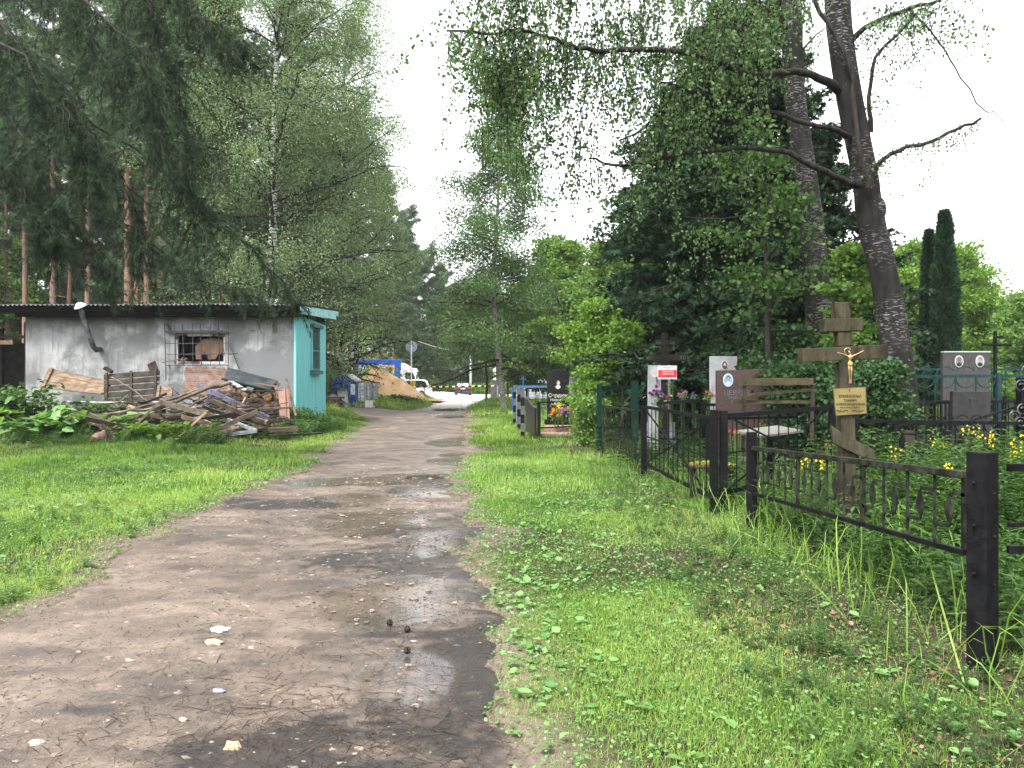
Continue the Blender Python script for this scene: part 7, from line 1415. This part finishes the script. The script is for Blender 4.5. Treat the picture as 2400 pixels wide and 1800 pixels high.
def kiosk():
    Y = 66; k = lambda px, py: at(px, py, Y); t = thing("kiosk", "small white building with a red and white poster on its corner", "building", (k(1260, 0)[0], Y + 2, 0)); a = k(1224, 850); b = k(1262, 0)
    M().box((a[0], Y, -.1), (b[0] + .8, Y + 4, a[2])).part("wall", mat("kiosk_white", (.55, .56, .58), (.66, .67, .69), .7, scale=2), t); M().box((a[0] - .2, Y - .2, a[2] + .003), (b[0] + 1.0, Y + 4.2, a[2] + .14)).part("roof", plain("kiosk_roof", (.35, .36, .37), .8), t)
    p = k(1225, 862); q = k(1248, 886); s_ = M().box((p[0], Y - .03, q[2]), (q[0], Y - .004, p[2])).part("poster", plain("poster_white", (.62, .62, .66), .5), t); M().prism([(p[0], p[2]), (q[0], p[2]), (q[0], k(0, 873)[2]), (p[0] + .25, k(0, 875)[2]), (p[0] + .1, q[2]), (p[0], q[2])], (0, Y - .034, 0), (1, 0, 0), (0, 0, 1), (0, -1, 0), .004).part("red_field", plain("poster_red", (.50, .05, .07), .5), s_)
    M().blob(k(1236, 868), (.30, .01, .12), jit=.3).part("white_script", WHITEP, s_); M().box((k(1234, 0)[0], Y - .045, k(0, 883)[2]), (k(1239, 0)[0], Y - .04, k(0, 879)[2])).part("small_emblem", plain("emblem", (.10, .09, .22), .5), s_)
kiosk()
def whitehall():
    Y = 88; k = lambda px, py: at(px, py, Y); t = thing("warehouse", "long low white building seen through the trees behind the graves", "building", (8, Y + 3, 0)); WM = mat("hall_white", (.60, .62, .64), (.70, .72, .74), .7, scale=1)
    M().box((2.2, Y, -.1), (17.5, Y + 7, 3.6)).part("wall", WM, t); M().prism([(-.3, 3.6), (7.3, 3.6), (3.5, 4.8)], (2.0, Y, 0), (0, 1, 0), (0, 0, 1), (1, 0, 0), 15.8).part("roof", plain("hall_roof", (.40, .42, .45), .6), t)
    for i in range(5): w = M().box((3.5 + i * 2.8, Y - .03, 1.2), (4.8 + i * 2.8, Y - .004, 2.4)).part("window", GLASS, t); M().box((3.4 + i * 2.8, Y - .06, 1.1), (4.9 + i * 2.8, Y - .002, 1.19)).part("sill", WHITEP, w)
    t = thing("panel_fence", "pale concrete panel fence behind the graves at the right", "fence", (18, 60, 0)); 
    for i in range(12): M().box((3 + i * 2.5, 60, -.05), (5.42 + i * 2.5, 60.08, 1.9)).part("panel", mat("fence_pale", (.38, .42, .44), (.5, .54, .56), .8, scale=2) if i == 0 else bpy.data.materials["fence_pale"], t)
whitehall()
def person():
    Y = 80.9; k = lambda px, py: at(px, py, Y); x = k(957, 0)[0]; z0 = .35; t = thing("person", "person in dark cap and navy jacket standing by the white truck cab", "person", (x, Y, z0 + .05)); h = 1.78 - .0; V = {}
    def p(dx, dz, dy=0): return (x + dx, Y + dy, z0 + dz)
    names = ['pel', 'sp', 'ch', 'nk', 'hd', 'tp', 'sl', 'el', 'wl', 'sr', 'er', 'wr', 'hl', 'kl', 'al', 'tl', 'hr', 'kr', 'ar', 'tr']; P = [p(0, .95), p(0, 1.15), p(0, 1.36), p(.01, 1.50), p(.03, 1.62), p(.035, 1.73), p(-.18, 1.42), p(-.25, 1.14), p(-.20, .90, -.08), p(.18, 1.42), p(.24, 1.14), p(.18, .92, -.1), p(-.09, .90), p(-.10, .50), p(-.11, .10), p(-.11, .06, -.16), p(.09, .90), p(.10, .50), p(.11, .10), p(.11, .06, -.16)]
    Rr = [.14, .13, .15, .055, .095, .07, .065, .05, .035, .065, .05, .035, .095, .062, .045, .04, .095, .062, .045, .04]; E = [(0, 1), (1, 2), (2, 3), (3, 4), (4, 5), (2, 6), (6, 7), (7, 8), (2, 9), (9, 10), (10, 11), (0, 12), (12, 13), (13, 14), (14, 15), (0, 16), (16, 17), (17, 18), (18, 19)]
    body = skin_obj("body", P, E, Rr, plain("skin_tone", (.42, .22, .16), .6), t)
    # jacket and trousers as slightly larger shells over the same skeleton, cap on the head
    skin_obj("jacket", [P[0], P[1], P[2], p(0, 1.46), P[6], P[7], p(-.205, .95, -.06), P[9], P[10], p(.185, .97, -.08)], [(0, 1), (1, 2), (2, 3), (2, 4), (4, 5), (5, 6), (2, 7), (7, 8), (8, 9)], [.17, .155, .175, .08, .085, .068, .055, .085, .068, .055], plain("navy_cloth", (.03, .04, .09), .8), t)
    skin_obj("trousers", [P[0], P[12], P[13], p(-.11, .12), P[16], P[17], p(.11, .12)], [(0, 1), (1, 2), (2, 3), (0, 4), (4, 5), (5, 6)], [.15, .11, .08, .065, .11, .08, .065], plain("dark_cloth", (.03, .03, .032), .8), t)
    M().blob(p(.035, 1.70), (.105, .115, .08), jit=0, n=14).box((x - .03, Y - .19, z0 + 1.67), (x + .10, Y - .08, z0 + 1.69)).part("cap", plain("cap_dark", (.02, .02, .022), .8), t, smooth=False)
    M().box((x - .6, Y - .35, -.05), (x + .6, Y + .35, z0 + .0)).solo("loading_step", WOODG, "low wooden loading step beside the truck cab, hidden by the sand", "step")
person()

# ------------------------------------------------------------ damp air
def haze():
    m = bpy.data.materials.new("damp_air"); m.use_nodes = True; t = m.node_tree; t.nodes.remove(t.nodes['Principled BSDF']); v = t.nodes.new("ShaderNodeVolumePrincipled")
    v.inputs['Color'].default_value = (.93, .96, 1, 1); v.inputs['Density'].default_value = .00028; t.links.new(v.outputs[0], t.nodes['Material Output'].inputs['Volume'])
    M().box((-410, -65, -1.2), (410, 610, 34)).solo("haze", m, kind='stuff')
haze()
